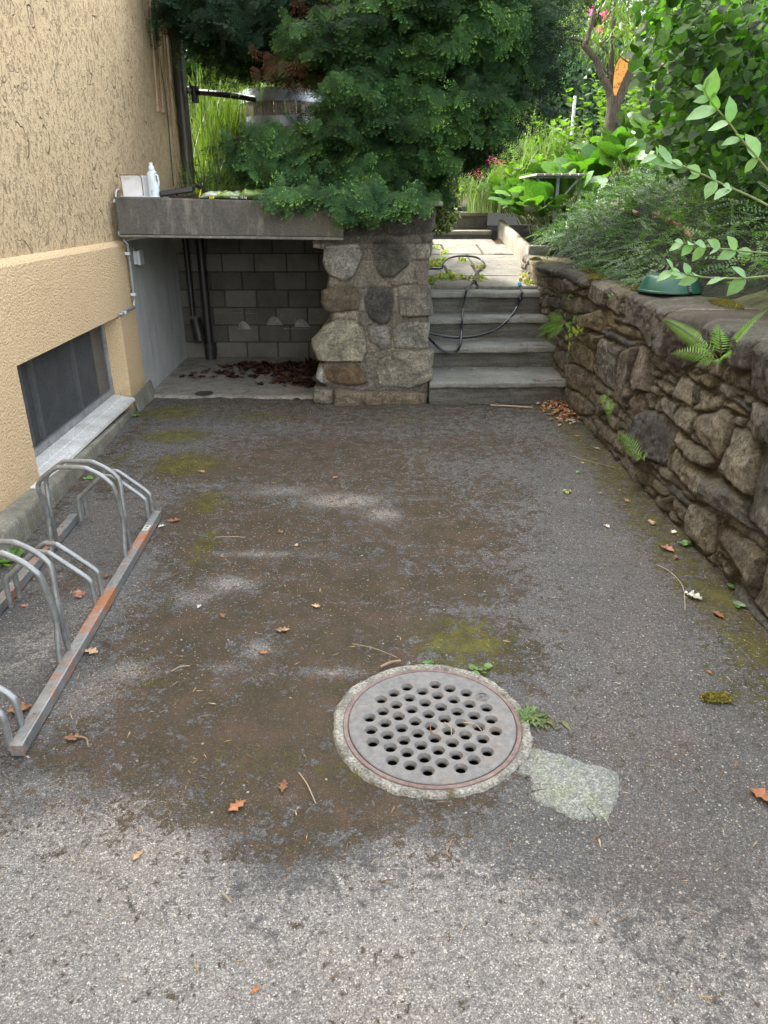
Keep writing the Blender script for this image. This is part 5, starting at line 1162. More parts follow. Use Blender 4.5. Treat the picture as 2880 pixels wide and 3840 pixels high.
# ------------------------------------------------------------------ variegated bush at the stairs
n = 1700; cen = AY(1672, 775, 8.3); off = rng.normal(0, 1, (n, 3)); off = unit(off)*rng.random((n, 1))**.5*np.array([.22, .35, .27]); P = cen+off+np.array([-.06, .05, 0])
vb = thing('variegated_bush', (.45, 8.3, 1.6), 'cream and green variegated bush spilling over the stairs behind the pier', 'bush')
cc_ = np.where(rng.random((n, 1)) < .45, np.array([[.34, .34, .19]]), np.array([[.06, .10, .04]]))*rng.uniform(.7, 1.2, (n, 1))
leaves('foliage', L_OV, P, unit(off*2+rng.normal(0, .5, (n, 3))+[0, -.2, -.3]), rdir(n, .8), rng.uniform(.03, .055, n), cc_, M_LEAF, vb)
b = MB()
for k in range(18): e = P[k*40]; b.tube([(.30, 8.35, 1.6), (np.array([.3, 8.35, 1.75])+e)/2+[0, 0, .1], e], [.008, .005, .002], 5)
b.build('stems', M_TWIG, vb)

# ------------------------------------------------------------------ big round-leaved plants
bl = ['big-leaved plant spilling over the edging nearest the path', 'big-leaved plant at the corner of the upper steps', 'big-leaved plant right behind the nearest one by the edging', 'big-leaved plant below the left end of the wooden table', 'big-leaved plant behind the left end of the table', 'big-leaved plant directly behind the table top', 'big-leaved plant beyond the table, second row', 'big-leaved plant right of the table', 'big-leaved plant in front of the contorted trunk', 'big-leaved plant at the right foot of the contorted trunk', 'big-leaved plant half under the hazel leaves', 'big-leaved plant next to the pink flowers', 'big-leaved plant at the top of the bed, left', 'big-leaved plant farthest right under the hazel', 'big-leaved plant between hedge and edging', 'big-leaved plant behind the hedge crest']
for k, (x, y) in enumerate([(1.92, 9.2), (1.88, 10.1), (2.0, 9.75), (2.25, 9.5), (2.3, 10.3), (2.65, 10.0), (2.6, 10.7), (3.05, 10.0), (3.0, 10.75), (3.35, 10.9), (3.5, 10.2), (1.9, 10.9), (2.2, 11.1), (4.0, 10.7), (1.80, 11.3), (2.95, 9.5)]):
    z = float(TZ(x, y)); n = 20; az = rng.uniform(0, 6.28, n); le = rng.uniform(.15, .95, n); L_ = rng.uniform(.18, .40, n)
    o = thing('bergenia', (x, y, z), bl[k], 'leafy plant', 'big round-leaved plants in the bed')
    dirs = np.stack([np.cos(az)*le, np.sin(az)*le, np.ones(n)], -1); dirs = unit(dirs)+(np.array([-.35, -.2, 0]) if k < 3 else 0); base_ = np.array([x, y, z])+rng.normal(0, .07, (n, 3))*[1, 1, 0]; P = base_+dirs*L_[:, None]
    D = unit(dirs*[1, 1, .45]+rng.normal(0, .25, (n, 3))+np.array([0, 0, .25])); N_ = unit(np.array([0, 0, 1.])-dirs*.6+rng.normal(0, .25, (n, 3)))
    leaves('leaf_rosette', L_BIG, P, D, N_, rng.uniform(.17, .29, n), cvar(n, (.045, .11, .025), (.095, .175, .03)), M_GLOSS, o, None, True)
    b = MB()
    for i in range(n): b.tube([base_[i]-[0, 0, .03], P[i]], [.006, .005], 4, cap=False)
    b.build('stalks', M_GSTEM, o)

# ------------------------------------------------------------------ contorted tree with orange wound
TY = 10.9
T_ = lambda x, y, d=0: AY(*Z3(x, y), TY+d)
ct = thing('contorted_tree', tuple(T_(695, 900)), 'twisted bare-trunked tree with an orange wound in its fork', 'tree')
b = MB()
tb = T_(695, 860)
b.tube(smoothpath([(tb[0], TY, tb[2]-.6), T_(695, 860), T_(690, 760), T_(700, 660), T_(705, 600)], 5), [.125]*6+[.10]*5+[.095]*5+[.10]*4+[.10], 14)
b.tube(smoothpath([T_(690, 660), T_(668, 560), T_(625, 470), T_(598, 390), T_(540, 310), T_(512, 280), T_(535, 250), T_(548, 190), T_(572, 100), T_(585, 0), T_(600, -150)], 5), [.055-.0007*i for i in range(51)], 10)
b.tube(smoothpath([T_(515, 285), T_(500, 255), T_(440, 240), T_(395, 238)], 4), [.025-.001*i for i in range(13)], 7)
b.tube(smoothpath([T_(700, 640, .05), T_(688, 520, .1), T_(684, 400, .12), T_(690, 250, .12), T_(700, 120, .1), T_(710, -100, .1)], 5), [.045-.0008*i for i in range(26)], 8)
b.tube(smoothpath([T_(725, 640), T_(760, 540), T_(805, 440), T_(838, 340), T_(860, 240), T_(905, 150), T_(940, 60), T_(950, -120)], 5), [.066-.001*i for i in range(36)], 10)
b.tube(smoothpath([T_(760, 545), T_(720, 560), T_(700, 500), T_(690, 460), T_(640, 500)], 4), .014, 6)
b.tube(smoothpath([T_(690, 470), T_(640, 430), T_(660, 330), T_(620, 280), T_(690, 220)], 5), .012, 6)
b.tube(smoothpath([T_(800, 250), T_(835, 200), T_(840, 160)], 4), .012, 6)
b.build('trunk', M_BARK, ct, True)
wp = [(692,672),(690,600),(695,540),(700,480),(706,430),(722,385),(745,352),(775,345),(800,380),(800,470),(775,520),(745,560),(715,600)]
V = [T_(x, y, -.02) for x, y in wp]+[T_(x, y, .08) for x, y in wp]; n = len(wp)
t = NT('orange_wood'); sp_ = t.mr(t.noise(22, 6, .75), .52, .60, 0, .85); xz = t.xyz()
t.base(t.mix(sp_, (.85, .33, .07), (.20, .09, .03))); t.rough(.7); t.bump(t.noise(30, 4), .5, .01)
mesh('exposed_wood', V, [tuple(range(n))]+[(i, n+i, n+(i+1) % n, (i+1) % n) for i in range(n)], t.m, ct)
p, D, N_, c_, s_, cc = crown(2600, T_(700, -60)+np.array([.1, 0, .2]), (1.3, .9, .9), 30, .085, (.07, .11, .028), (.13, .18, .045), ext=.3)
leaves('crown', L_NARROW, p, D+np.array([0, 0, -.6]), N_, s_*1.3, c_, M_LEAF, ct)
pk_ = MB()
for x, y, lab in [(560, 70, 'topmost pink blossom left of the twisted stems'), (605, 205, 'brightest pink blossom in the gap between the twisted stems'), (640, 100, 'reddish pink blossom just right of the topmost one'), (1010, 380, 'pink blossom glimpsed through the hazel leaves')]:
    n = 20; P = np.array(T_(x, y, .8))+np.clip(rng.normal(0, .025, (n, 3)), -.04, .04); fb = thing('pink_blossom', tuple(P[0]), lab, 'blossom', 'pink blossoms at the top right')
    leaves('petals', QT, P, rdir(n), rdir(n), .055, cvar(n, (.5, .05, .18), (.7, .15, .35)), M_PETAL, fb)

# ------------------------------------------------------------------ low hedge of tiny leaves
def shootT(m=11):
    V = []; F = []; rs = np.random.default_rng(4)
    def q(p, d, s, L_, w_):
        k = len(V); d = np.array(d); s = np.array(s); p = np.array(p); V.extend([p, p+d*L_*.5+s*w_, p+d*L_, p+d*L_*.5-s*w_]); F.append((k, k+1, k+2, k+3))
    for i in range(m):
        t_ = .1+.9*i/(m-1); p = (0, t_, -.25*t_*t_)
        for g in (-1, 1):
            a = g*(1.15-.3*t_)+rs.normal(0, .12); q(p, (math.sin(a), math.cos(a), .15+rs.normal(0, .15)), (math.cos(a), -math.sin(a), rs.normal(0, .3)), .115*(1.1-.4*t_), .032)
    q((0, 0, 0), (0, 1, -.12), (1, 0, 0), 1, .006)
    return np.array(V), np.array(F)
SH = shootT()
hd = thing('low_hedge', (2.4, 6.5, 1.1), 'spreading low shrub with tiny glossy leaves covering the bank above the stone wall', 'shrub')
n = 6800; sx = 1.80+2.9*rng.random(n)**1.25; sy = 2.3+6.5*rng.random(n)
edge_ = .10+.42*np.clip((sx-1.80)/.5, 0, 1)**.6*(1-.55*np.clip((4.9-sy)/1.2, 0, 1)); mound = edge_*(.8+.35*fbm(sx*1.6, sy*1.6, 3, 21))*(1-.45*np.clip((sy-7)/1.3, 0, 1))
keep = ~((sx < 2.02) & (sy < 4.9)); sx, sy, mound = sx[keep], sy[keep], mound[keep]; n = len(sx)
hz = TZ(sx, sy)+mound*(.35+.75*rng.random(n)**.6)-.02
P = np.stack([sx, sy, hz], -1); D = np.stack([-.7+rng.normal(0, .6, n), -.35+rng.normal(0, .6, n), rng.uniform(-.15, .65, n)], -1); N_ = np.tile([-.2, -.35, 1.], (n, 1))+rng.normal(0, .35, (n, 3))
D[sx < 1.95, 2] -= .3
V, F, C = inst(SH, P, frames(D, N_), rng.uniform(.12, .25, n), np.clip(cvar(n, (.048, .098, .030), (.115, .19, .062), .25), .004, 1)); mesh('foliage', V, F, M_GLOSS, hd, False, C)
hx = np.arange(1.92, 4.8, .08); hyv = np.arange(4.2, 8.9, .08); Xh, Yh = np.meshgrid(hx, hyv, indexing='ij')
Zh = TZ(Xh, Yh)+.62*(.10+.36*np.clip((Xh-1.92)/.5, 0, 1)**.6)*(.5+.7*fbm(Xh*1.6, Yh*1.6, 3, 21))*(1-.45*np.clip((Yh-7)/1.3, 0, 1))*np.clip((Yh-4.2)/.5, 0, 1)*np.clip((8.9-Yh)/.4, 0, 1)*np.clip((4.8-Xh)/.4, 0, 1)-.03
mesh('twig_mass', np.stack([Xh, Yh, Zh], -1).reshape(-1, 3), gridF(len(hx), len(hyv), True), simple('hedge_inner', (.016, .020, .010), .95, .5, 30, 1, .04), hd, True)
# moss cushions on the coping
mossm = leafmat('moss', .9, .0, var=.4, vs=200)
for k, (mp, x, y, w_, lab) in enumerate([(ZA, 780, 170, .16, 'yellow-green moss cushion on the coping beside the steps'), (ZA, 860, 250, .12, 'thin moss strip on the coping just right of the first cushion'), (ZA, 160, 40, .10, 'moss cushion at the far end of the coping'), (ZA, 1410, 395, .07, 'small moss patch on the coping left of the green tree stand'), (Z6, 1400, 560, .18, 'long moss patch on the coping in front of the tree stand')]):
    c = G(*mp(x, y), 1.11); n = 900; th = rng.uniform(0, 6.28, n); rr_m = rng.random(n)**.5; P = np.stack([c[0]+.06*rr_m*np.cos(th), c[1]+w_*rr_m*np.sin(th), 1.098+.022*(1-rr_m**2)+rng.uniform(0, .006, n)], -1)
    setp(leaves('moss_cushion', QT, P, unit(rng.normal(0, .5, (n, 3))+[0, 0, 1]), rdir(n), .012, cvar(n, (.10, .10, .01), (.22, .20, .03)), mossm), lab, 'moss', 'moss on the coping')

# ------------------------------------------------------------------ hazel at the right
hz_ = thing('hazel_shrub', (2.9, 6.4, 1.9), 'big dark-leaved hazel overhanging the bank at the top right', 'large shrub')
reg = [(2440,-120),(2960,-120),(2960,760),(2700,700),(2560,650),(2480,600),(2440,520),(2430,430),(2400,350),(2400,250),(2390,140),(2400,60)]
pts_ = clumps_poly(reg, 1700, 12, 13); n = 0; PP = []
for q in pts_:
    for k in range(2 if q[0] > 2520 else 1): PP.append(AY(q[0]+rng.normal(0, 20), q[1]+rng.normal(0, 20), rng.uniform(4.9, 6.9)))
P = np.array(PP); n = len(P)
D = np.stack([rng.normal(-.5, .7, n), rng.normal(-.1, .6, n), rng.normal(-.55, .35, n)], -1); N_ = np.stack([rng.normal(-.2, .6, n), rng.normal(-.35, .6, n), rng.normal(.8, .4, n)], -1)
leaves('leaves', L_BIG, P, D, N_, rng.uniform(.042, .085, n), cvar(n, (.016, .045, .010), (.060, .120, .020), .35), leafmat('hazel_leaf', .6, .42, var=.25, vs=60, spec=.2), hz_, None, True)
b = MB()
HH = lambda x, y, d: AY(*ZH(x, y), d)
b.tube(smoothpath([(HH(1500, 1250, 6.3)[0], 6.3, 1.9), HH(1480, 1150, 6.3), HH(1440, 900, 6.3), HH(1400, 600, 6.3), HH(1300, 100, 6.3), HH(1270, -200, 6.3)], 5), .042, 9)
b.tube(smoothpath([(HH(1520, 1250, 6.4)[0], 6.4, 1.9), HH(1510, 1150, 6.4), HH(1480, 800, 6.4), HH(1440, 400, 6.4), HH(1430, -200, 6.4)], 5), .035, 9)
b.tube(smoothpath([HH(1410, 700, 6.3), HH(1500, 660, 5.6), HH(1360, 570, 5.4), HH(1100, 400, 5.4), HH(900, 260, 5.4), HH(820, 210, 5.4), HH(600, 140, 5.4)], 5), [.016-.0004*i for i in range(31)], 6)
b.tube(smoothpath([HH(1450, 950, 6.3), HH(1000, 800, 6.0), HH(620, 880, 5.9), HH(500, 810, 5.9), HH(200, 640, 5.9), HH(110, 570, 5.9)], 5), [.013-.0004*i for i in range(26)], 6)
b.tube(smoothpath([HH(1480, 1200, 6.3), HH(1150, 1180, 5.8), HH(950, 980, 5.7), HH(700, 760, 5.7)], 5), [.012-.0005*i for i in range(16)], 6)
for k in range(60): e = P[k*20 % n]; s = HH(1440+random.uniform(-20, 30), random.uniform(0, 1100), 6.3); b.tube([s, (s+e)/2+rng.normal(0, .05, 3), e], [.008, .005, .002], 5)
b.build('stems', M_BARK, hz_, True)

# ------------------------------------------------------------------ pale shoots in front of the hazel
dw = thing('dogwood_shrub', (2.35, 3.1, 1.2), 'pale green shoots with paired leaves reaching in from the right edge', 'shrub')
shoots = [(3.2, [(2642,336),(2660,372),(2689,409),(2735,462),(2779,521),(2841,593),(2900,668),(2990,800)], 6, .095), (3.3, [(2461,582),(2500,600),(2548,618),(2642,658),(2725,698),(2830,745),(2990,830)], 7, .080),
          (3.5, [(2556,910),(2620,918),(2700,932),(2790,942),(2880,950),(3000,960)], 6, .075), (3.3, [(2519,1015),(2570,1028),(2621,1038),(2754,1044),(2880,1035),(3000,1020)], 6, .085)]
b = MB(); parts = []
for k, (yy, pl, m, ls) in enumerate(shoots):
    pts = smoothpath([AY(x, y, yy-.0003*(2880-x)) for x, y in pl], 6); b.tube(pts+[Vector((2.35, 3.1+.1*k, 1.2))], [.002+.0001*i for i in range(len(pts))]+[.008], 6)
    nL = m*2
    for j in range(m):
        i = int(j*(len(pts)-8)/m)+1; p = np.array(pts[i]); tdir = np.array((pts[i-1]-pts[i]).normalized() if i > 0 else (pts[0]-pts[1]).normalized())
        for g in (-1, 1):
            d = tdir*.55+np.array([-.15, -.15*g, 0])+g*np.array([.15, -.35, .55 if k == 0 else .35])*(-1)+rng.normal(0, .24, 3)+np.array([0, 0, -.05]); nn_ = np.array([-.15+rng.normal(0, .2), -.75, .75])+rng.normal(0, .2, 3)
            sz = ls*rng.uniform(.62, 1.25)*(.55+.45*min(1, (j+1)/2.5)); parts.append(inst(leafT(((0, .03), (.15, .2), (.4, .31), (.65, .27), (.85, .12), (1, 0)), .16, .22), p[None], frames(d[None], nn_[None]), sz, cvar(1, (.14, .27, .11), (.20, .34, .13), .06)))
b.build('shoots', M_GSTEM, dw, True); V, F, C = merge(parts); mesh('leaves', V, F, leafmat('dogwood_leaf', .5, .25, var=.12, vs=30), dw, True, C)

# ------------------------------------------------------------------ ferns and wall plants
def frond(root, tip, wmax=.055, arch=.04, side=None):
    root = np.array(root); tip = np.array(tip); L_ = np.linalg.norm(tip-root); m = max(9, int(L_/.015)); parts = []; pts = []
    for i in range(m+1):
        t_ = i/m; p = root+(tip-root)*t_+np.array([-.35, -.2, 1])*arch*4*t_*(1-t_)*.9; pts.append(p)
    pts = np.array(pts); nn_ = np.array(side if side is not None else [-.55, -.6, .55]); nn_ = nn_/np.linalg.norm(nn_)
    P = []; D = []; S_ = []
    for i in range(3, m+1):
        t_ = i/m; d = unit(pts[i]-pts[i-1]); s = unit(np.cross(d, nn_)); w_ = wmax*min(1, (t_-.05)*4)*(1-t_**2.2)+.004
        for g in (-1, 1): P.append(pts[i]); D.append(s*g+d*.55-nn_*.12); S_.append(w_)
    P, D, S_ = np.array(P), np.array(D), np.array(S_)
    T = (np.array([(0, 0, 0), (.07, .18, 0), (.058, .5, .02), (0, 1, -.04), (-.058, .5, .02), (-.07, .18, 0)]), np.array([(0, 1, 2, 5), (5, 2, 3, 4)]))
    return inst(T, P, frames(D, np.tile(nn_, (len(P), 1))+rng.normal(0, .12, (len(P), 3))), S_, cvar(len(P), (.13, .27, .035), (.20, .36, .055), .06)), pts
def XW(mp, x, y, xo=0.0):
    px, py = mp(x, y); r = ray(px, py); t_ = (WX-xo)/r[0]; return np.array([0, 0, CAM_H])+r*t_
M_FERN = leafmat('fern_leaf', .5, .35, var=.1, vs=40)
def fern(label, root, tips, w_, dark=1.0):
    o = thing('fern', tuple(root), label, 'fern', 'ferns growing from the retaining wall'); parts = []; b = MB()
    for tp, ww in tips:
        pr, pts = frond(root, tp, ww, .03); pr = (pr[0], pr[1], pr[2]*dark); parts.append(pr); b.tube([Vector(p) for p in pts], [.0022-.00008*i for i in range(len(pts))], 5)
    V, F, C = merge(parts); mesh('fronds', V, F, M_FERN, o, False, C); b.build('ribs', M_GSTEM, o)
fern('soft green fern hanging over the second step from the retaining wall', XW(ZA, 520, 800, -.0), [(XW(ZA, 245, 735, .14), .05), (XW(ZA, 150, 895, .18), .06), (XW(ZA, 120, 1012, .20), .06), (XW(ZA, 228, 1080, .18), .06), (XW(ZA, 520, 680, .05), .04), (XW(ZA, 600, 930, .06), .03), (XW(ZA, 340, 1050, .12), .05), (XW(ZA, 300, 690, .1), .045)], .05, .85)
fern('largest bright fern on the wall, arching from a dark crevice under the coping', XW(ZB, 1080, 690), [(XW(ZB, 310, 140, .13), .062), (XW(ZB, 440, 592, .15), .060), (XW(ZB, 1055, 240, .10), .055), (XW(ZB, 750, 495, .12), .05), (XW(ZB, 1190, 640, .10), .035), (XW(ZB, 1659, 40, .04), .04), (XW(ZB, 780, 740, .10), .05), (XW(ZB, 1010, 225, .05), .05), (XW(ZB, 1030, 760, .08), .04)], .06)
fern('small drooping fern low on the wall near the foot of the steps', XW(ZA, 1055, 1740, .06), [(XW(ZA, 905, 1768, .14), .045), (XW(ZA, 960, 1705, .12), .035), (XW(ZA, 1035, 1990, .12), .045), (XW(ZA, 1020, 1830, .12), .03)], .03, 1.0)
fern('light fern frond low on the wall above the mossy edge of the driveway', XW(ZC, 530, 440, .07), [(XW(ZC, 275, 180, .17), .06), (XW(ZC, 340, 345, .15), .04), (XW(ZC, 440, 440, .13), .03), (XW(ZC, 545, 395, .13), .025)], .05)
fern('tiny fern high on the wall left of the largest one', XW(ZB, 350, 460), [(XW(ZB, 150, 410, .05), .026), (XW(ZB, 220, 545, .05), .026), (XW(ZB, 370, 350, .03), .024)], .03)
fern('little fern sprig above the soft green fern', XW(ZA, 540, 520), [(XW(ZA, 468, 530, .03), .03), (XW(ZA, 605, 490, .02), .03), (XW(ZA, 580, 560, .02), .02)], .03, .6)
def leafset(name, label, cat, mp, items, onwall=True, z=0, tilt=(0, 0, 1), mat=None, T=L_IVY, grp=None):
    """items: (px, py, size, angle, colour)"""
    pos = [XW(mp, x, y, .035) if onwall else G(*mp(x, y), z) for x, y, *_ in items]
    o = thing(name, tuple(pos[0]), label, cat, grp); parts = []; b = MB(); root = np.mean(pos, 0)+(np.array([.05, 0, 0]) if onwall else np.array([0, 0, -z]))
    for p, (x, y, s, a, c) in zip(pos, items):
        if onwall: D = np.array([-.25, -math.cos(a)*1.0, math.sin(a)]); N_ = np.array([-.8, -.5, .35])+rng.normal(0, .15, 3)
        else: D = np.array([math.cos(a), math.sin(a), .25]); N_ = np.array([0, -.2, 1])+rng.normal(0, .12, 3)
        parts.append(inst(T, (p-unit(D)*s*.5)[None], frames(D[None], N_[None]), s, np.array([c]))); b.tube([root, p], .0012, 4)
    V, F, C = merge(parts); mesh('leaves', V, F, mat or M_LEAF, o, True, C); b.build('stalks', M_GSTEM, o)
YG = (.42, .52, .08); MG = (.10, .22, .07); BGc = (.12, .22, .13)
leafset('wall_plant', 'trailing plant with yellow-green and dark leaves beside the soft fern', 'wall plant', ZA, [(550,890,.05,3.5,YG),(610,900,.055,-2,YG),(640,925,.05,-1.6,YG),(668,850,.05,-1.2,YG),(708,888,.052,-.5,YG),(570,955,.045,-2,YG),(520,985,.045,-2,YG),(560,1062,.04,-2,YG),(550,1105,.045,-1.7,YG),(600,870,.04,-2,YG),(625,725,.045,2.4,MG),(690,722,.045,.6,MG),(730,805,.055,-.6,(.25,.4,.1)),(680,775,.05,-2,MG),(615,770,.05,3,MG),(655,750,.04,1,MG),(572,1170,.03,.5,BGc),(537,1190,.03,-1,BGc)])
leafset('step_weed', 'tiny round-leaved weed growing from the second riser', 'weed', S6, [(930,1075,.035,1.5,MG),(915,1118,.035,3,MG),(940,1105,.035,0,MG),(925,1090,.03,-1,MG)], False, .22)
def tuft(name, label, cen, n, sz, ca, cb, T=L_NARROW, flat=.7, grp=None, cat='weed', sp=.02):
    az = rng.uniform(0, 6.28, n); D = np.stack([np.cos(az), np.sin(az), rng.uniform(.1, 1, n)*flat], -1); P = np.tile(cen, (n, 1))+np.stack([rng.normal(0, sp, n), rng.normal(0, sp, n), np.zeros(n)], -1)
    return setp(leaves(name, T, P, D, np.tile([0, 0, 1.], (n, 1))+rng.normal(0, .2, (n, 3)), sz*rng.uniform(.5, 1.15, n), cvar(n, ca, cb), M_LEAF), label, cat, grp)
gW = 'small weeds at the foot of the walls and round the drain'
tuft('weed', 'grassy green weed tuft at the right rim of the drain ring', G(*M2(1062, 345), .004), 70, .042, (.08, .15, .03), (.19, .28, .09), sp=.018, flat=.7, grp=gW)
tuft('weed', 'sprawling wispy weed stems beside the green tuft at the drain', G(*M2(1120, 350), .004), 22, .05, (.12, .12, .05), (.22, .22, .10), sp=.02, flat=.3, grp=gW)
tuft('weed', 'five-leaved seedling at the top rim of the drain ring', G(*M2(590, 104), .004), 6, .032, (.08, .22, .04), (.14, .32, .06), T=L_OV, flat=.2, grp=gW, sp=.004)
tuft('weed', 'larger leafy seedling at the upper right rim of the drain ring', G(*M2(838, 135), .004), 9, .035, (.10, .2, .05), (.18, .30, .08), T=L_OV, flat=.5, grp=gW, sp=.014)
tuft('weed', 'round-leaved seedling on the moss below the middle of the retaining wall', G(*ZC(910, 1190), .004), 7, .045, (.16, .30, .12), (.26, .42, .18), T=L_OV, flat=.4, grp=gW, sp=.006)
tuft('weed', 'bluish seedling rosette near the right end of the retaining wall foot', G(*ZC(1378, 1750), .004), 7, .045, (.22, .34, .20), (.32, .44, .28), T=L_OV, flat=.3, grp=gW, sp=.005)
tuft('weed', 'seedling with one upright leaf in the wall foot crevice', G(*ZC(1325, 1600), .004), 4, .05, (.12, .26, .08), (.2, .36, .1), T=L_OV, flat=1.0, grp=gW, sp=.004)
tuft('weed', 'tiny weed at the house corner beside the skirting plate', G(*Z4(842, 1262), .004), 7, .045, (.10, .22, .04), (.2, .36, .08), T=L_OV, flat=.6, grp=gW, sp=.01)
tuft('weed', 'pale heart-leaved seedling between kerb and tall rack hoop', G(*C1(540, 148), .004), 5, .05, (.2, .36, .14), (.28, .44, .18), T=L_OV, flat=.2, grp=gW, sp=.01)
tuft('weed', 'bushy light green weed at the kerb at the left edge of the picture', G(*C1(20, 660), .004), 34, .07, (.10, .2, .05), (.2, .32, .1), T=L_OV, flat=1.3, grp=gW, sp=.035)
tuft('weed', 'small leaves on the moss at the foot of the first step', G(*S6(530, 1445), .004), 9, .05, (.10, .14, .06), (.2, .26, .1), T=L_OV, flat=.2, grp=gW, sp=.03)
n = 900; c = G(*C3(1330, 1562), 0); th = rng.uniform(0, 6.28, n); rr_ = rng.random(n)**.5; P = np.stack([c[0]+.055*rr_*np.cos(th), c[1]+.024*rr_*np.sin(th), .002+.012*(1-rr_**2)+rng.uniform(0, .005, n)], -1)
setp(leaves('moss_clump', QT, P, unit(rng.normal(0, .7, (n, 3))+[0, 0, .8]), rdir(n), .012, cvar(n, (.16, .14, .03), (.34, .32, .06)), mossm), 'loose golden-green moss clump lying on the asphalt right of the drain', 'moss')
# joint weeds on the path
P = []; 
for (x, y, k) in [(250,180,60),(200,230,120),(160,200,60),(430,185,30),(300,300,40),(330,340,60),(230,335,60),(160,350,60),(480,345,40),(590,340,60),(600,240,40),(130,390,40),(180,60,50),(270,110,30),(1000,330,80),(1030,380,70)]:
    for _ in range(k):
        xx_, yy_ = S6(x+rng.normal(0, 26), y+rng.normal(0, 9)); r = ray(xx_, yy_); t_ = (.80+SL*-7.54+.004-CAM_H)/(r[2]-SL*r[1]); P.append(np.array([0, 0, CAM_H])+r*t_)
P = np.array(P); n = len(P)
setp(leaves('joint_weeds', L_OV, P, unit(rng.normal(0, .8, (n, 3))+[0, 0, .3]), rdir(n, 1.5), rng.uniform(.02, .055, n), np.where(rng.random((n, 1)) < .6, cvar(n, (.12, .19, .03), (.28, .32, .08)), cvar(n, (.25, .19, .10), (.38, .29, .17))), M_LEAF), 'small weeds, moss and fallen bits in the joints of the flagstone path', 'weeds', kind='stuff')
# ------------------------------------------------------------------ garden hose on the steps
def gp(x, y, dz=.012):
    xx_, yy_ = S6(x, y); r = ray(xx_, yy_); t_ = (.80+SL*-7.54+dz-CAM_H)/(r[2]-SL*r[1]); return np.array([0, 0, CAM_H])+r*t_
hp = [gp(60, 255), gp(140, 252), gp(250, 252, .02), gp(262, 215, .06), gp(290, 178, .09), gp(350, 152, .09), gp(430, 142, .09), gp(540, 150, .07), gp(600, 175, .04), gp(632, 212, .02), gp(600, 258), gp(560, 295), gp(545, 335), gp(535, 370), gp(500, 410)]
hp += [AY(*S6(x, y), d) for x, y, d in [(480, 440, 7.56), (463, 490, 7.49), (445, 600, 7.38), (434, 720, 7.12), (428, 800, 7.03), (424, 880, 6.85), (412, 945, 6.70), (385, 985, 6.655), (340, 1003, 6.65), (280, 990, 6.66), (210, 945, 6.68), (150, 885, 6.76), (80, 830, 6.85), (60, 812, 6.92), (150, 832, 6.95), (260, 855, 6.93), (400, 868, 6.93), (540, 858, 6.98), (680, 820, 7.05), (790, 755, 7.07), (860, 690, 7.2), (920, 600, 7.42), (950, 525, 7.47), (963, 490, 7.5), (967, 465, 7.53), (955, 430, 7.66), (948, 405, 7.70)]]
hose = thing('garden_hose', tuple(hp[10]), 'black garden hose looped over the stone steps with a turquoise connector', 'garden hose')
b = MB(); b.tube(smoothpath(hp, 5), .0115, 8); b.build('tube', simple('hose_rubber', (.014, .016, .02), .3, .2, 20, .1), hose, True)
a = Vector(hp[-1]); d = (Vector(hp[-1])-Vector(hp[-2])).normalized(); b = MB(); b.lathe([(.0, 0), (.018, 0), (.019, .018), (.016, .02), (.016, .026), (.019, .028), (.018, .05), (.013, .052), (.012, .06), (0, .06)], a-d*.01, 14, ax=tuple(d)); b.build('connector', simple('turquoise', (.02, .33, .36), .4, .1), hose, True)
a = Vector(hp[-5]); b = MB(); b.lathe([(0, -.018), (.016, -.018), (.022, -.006), (.022, .01), (.016, .018), (0, .018)], a, 12, ax=(0, .3, 1)); b.build('joint_ring', M_BLACK, hose, True)

# ------------------------------------------------------------------ things on the slab
SY = 6.22; sz_ = lambda x: 1.682-(x+2.125)*.0233
A = AY(*Z1(768, 1213), SY); B_ = AY(*Z1(890, 1213), SY); tp = AY(*Z1(765, 1090), SY); zb = sz_(A[0])+.004; zt = tp[2]
bx = thing('cardboard_box', (float(A[0]), SY, float(zb)), 'white cardboard box with a dark torn edge on the slab against the house wall', 'box')
x0, x1 = float(A[0]), float(B_[0]); dpt = .16
M_CARD = simple('white_card', (.62, .60, .60), .8, .08, 12, .1)
b = MB(); b.hexa([(x0, SY, zb), (x1, SY+.01, zb), (x1+.05, SY+dpt, zb), (x0+.05, SY+dpt, zb), (x0-.006, SY+.004, zt), (x1-.006, SY+.012, zt-.003), (x1+.045, SY+dpt, zt), (x0+.045, SY+dpt, zt)]); b.build('carton', M_CARD, bx, bevel=.004)
M_CREDGE = simple('brown_tape', (.07, .025, .018), .7, .2)
b = MB(); b.tube([(x0-.01, SY-.002, zt+.002), (x0+.03, SY-.001, zt+.001), (x1-.02, SY+.004, zt+.001), (x1, SY+.006, zt-.01), (x1+.002, SY+.006, zt-.06), (x1+.001, SY+.006, zb+.02), (x1, SY+.006, zb+.004)], .003, 5); b.build('torn_edge', M_CREDGE, bx)
b = MB(); b.box((x0+.02, SY-.003, zt-.025), (x0+.07, SY+.002, zt-.004)); b.build('tape_patch', simple('tapep', (.50, .47, .45), .6), bx)
c = AY(*Z1(963, 1220), SY+.03); zb = sz_(c[0])+.002; s = (AY(*Z1(952, 1012), SY+.03)[2]-zb)/.205
bo = thing('plastic_bottle', (float(c[0]), float(c[1]), float(zb)), 'pale blue-white plastic bottle with a handle grip standing on the slab', 'bottle')
V = []; F = []; n = 20
prof = [(0, 0), (.033, 0), (.035, .004), (.035, .065), (.035, .1), (.034, .135), (.030, .148), (.020, .158), (.018, .165)]
b = MB()
nn = []
for r_, z_ in prof:
    for k in range(n):
        a = 2*math.pi*k/n; xr = r_*math.cos(a); yr = r_*.72*math.sin(a)
        if .07 < z_ < .14 and xr > 0: xr *= .62
        V.append((c[0]+xr*s, c[1]+yr*s, zb+z_*s))
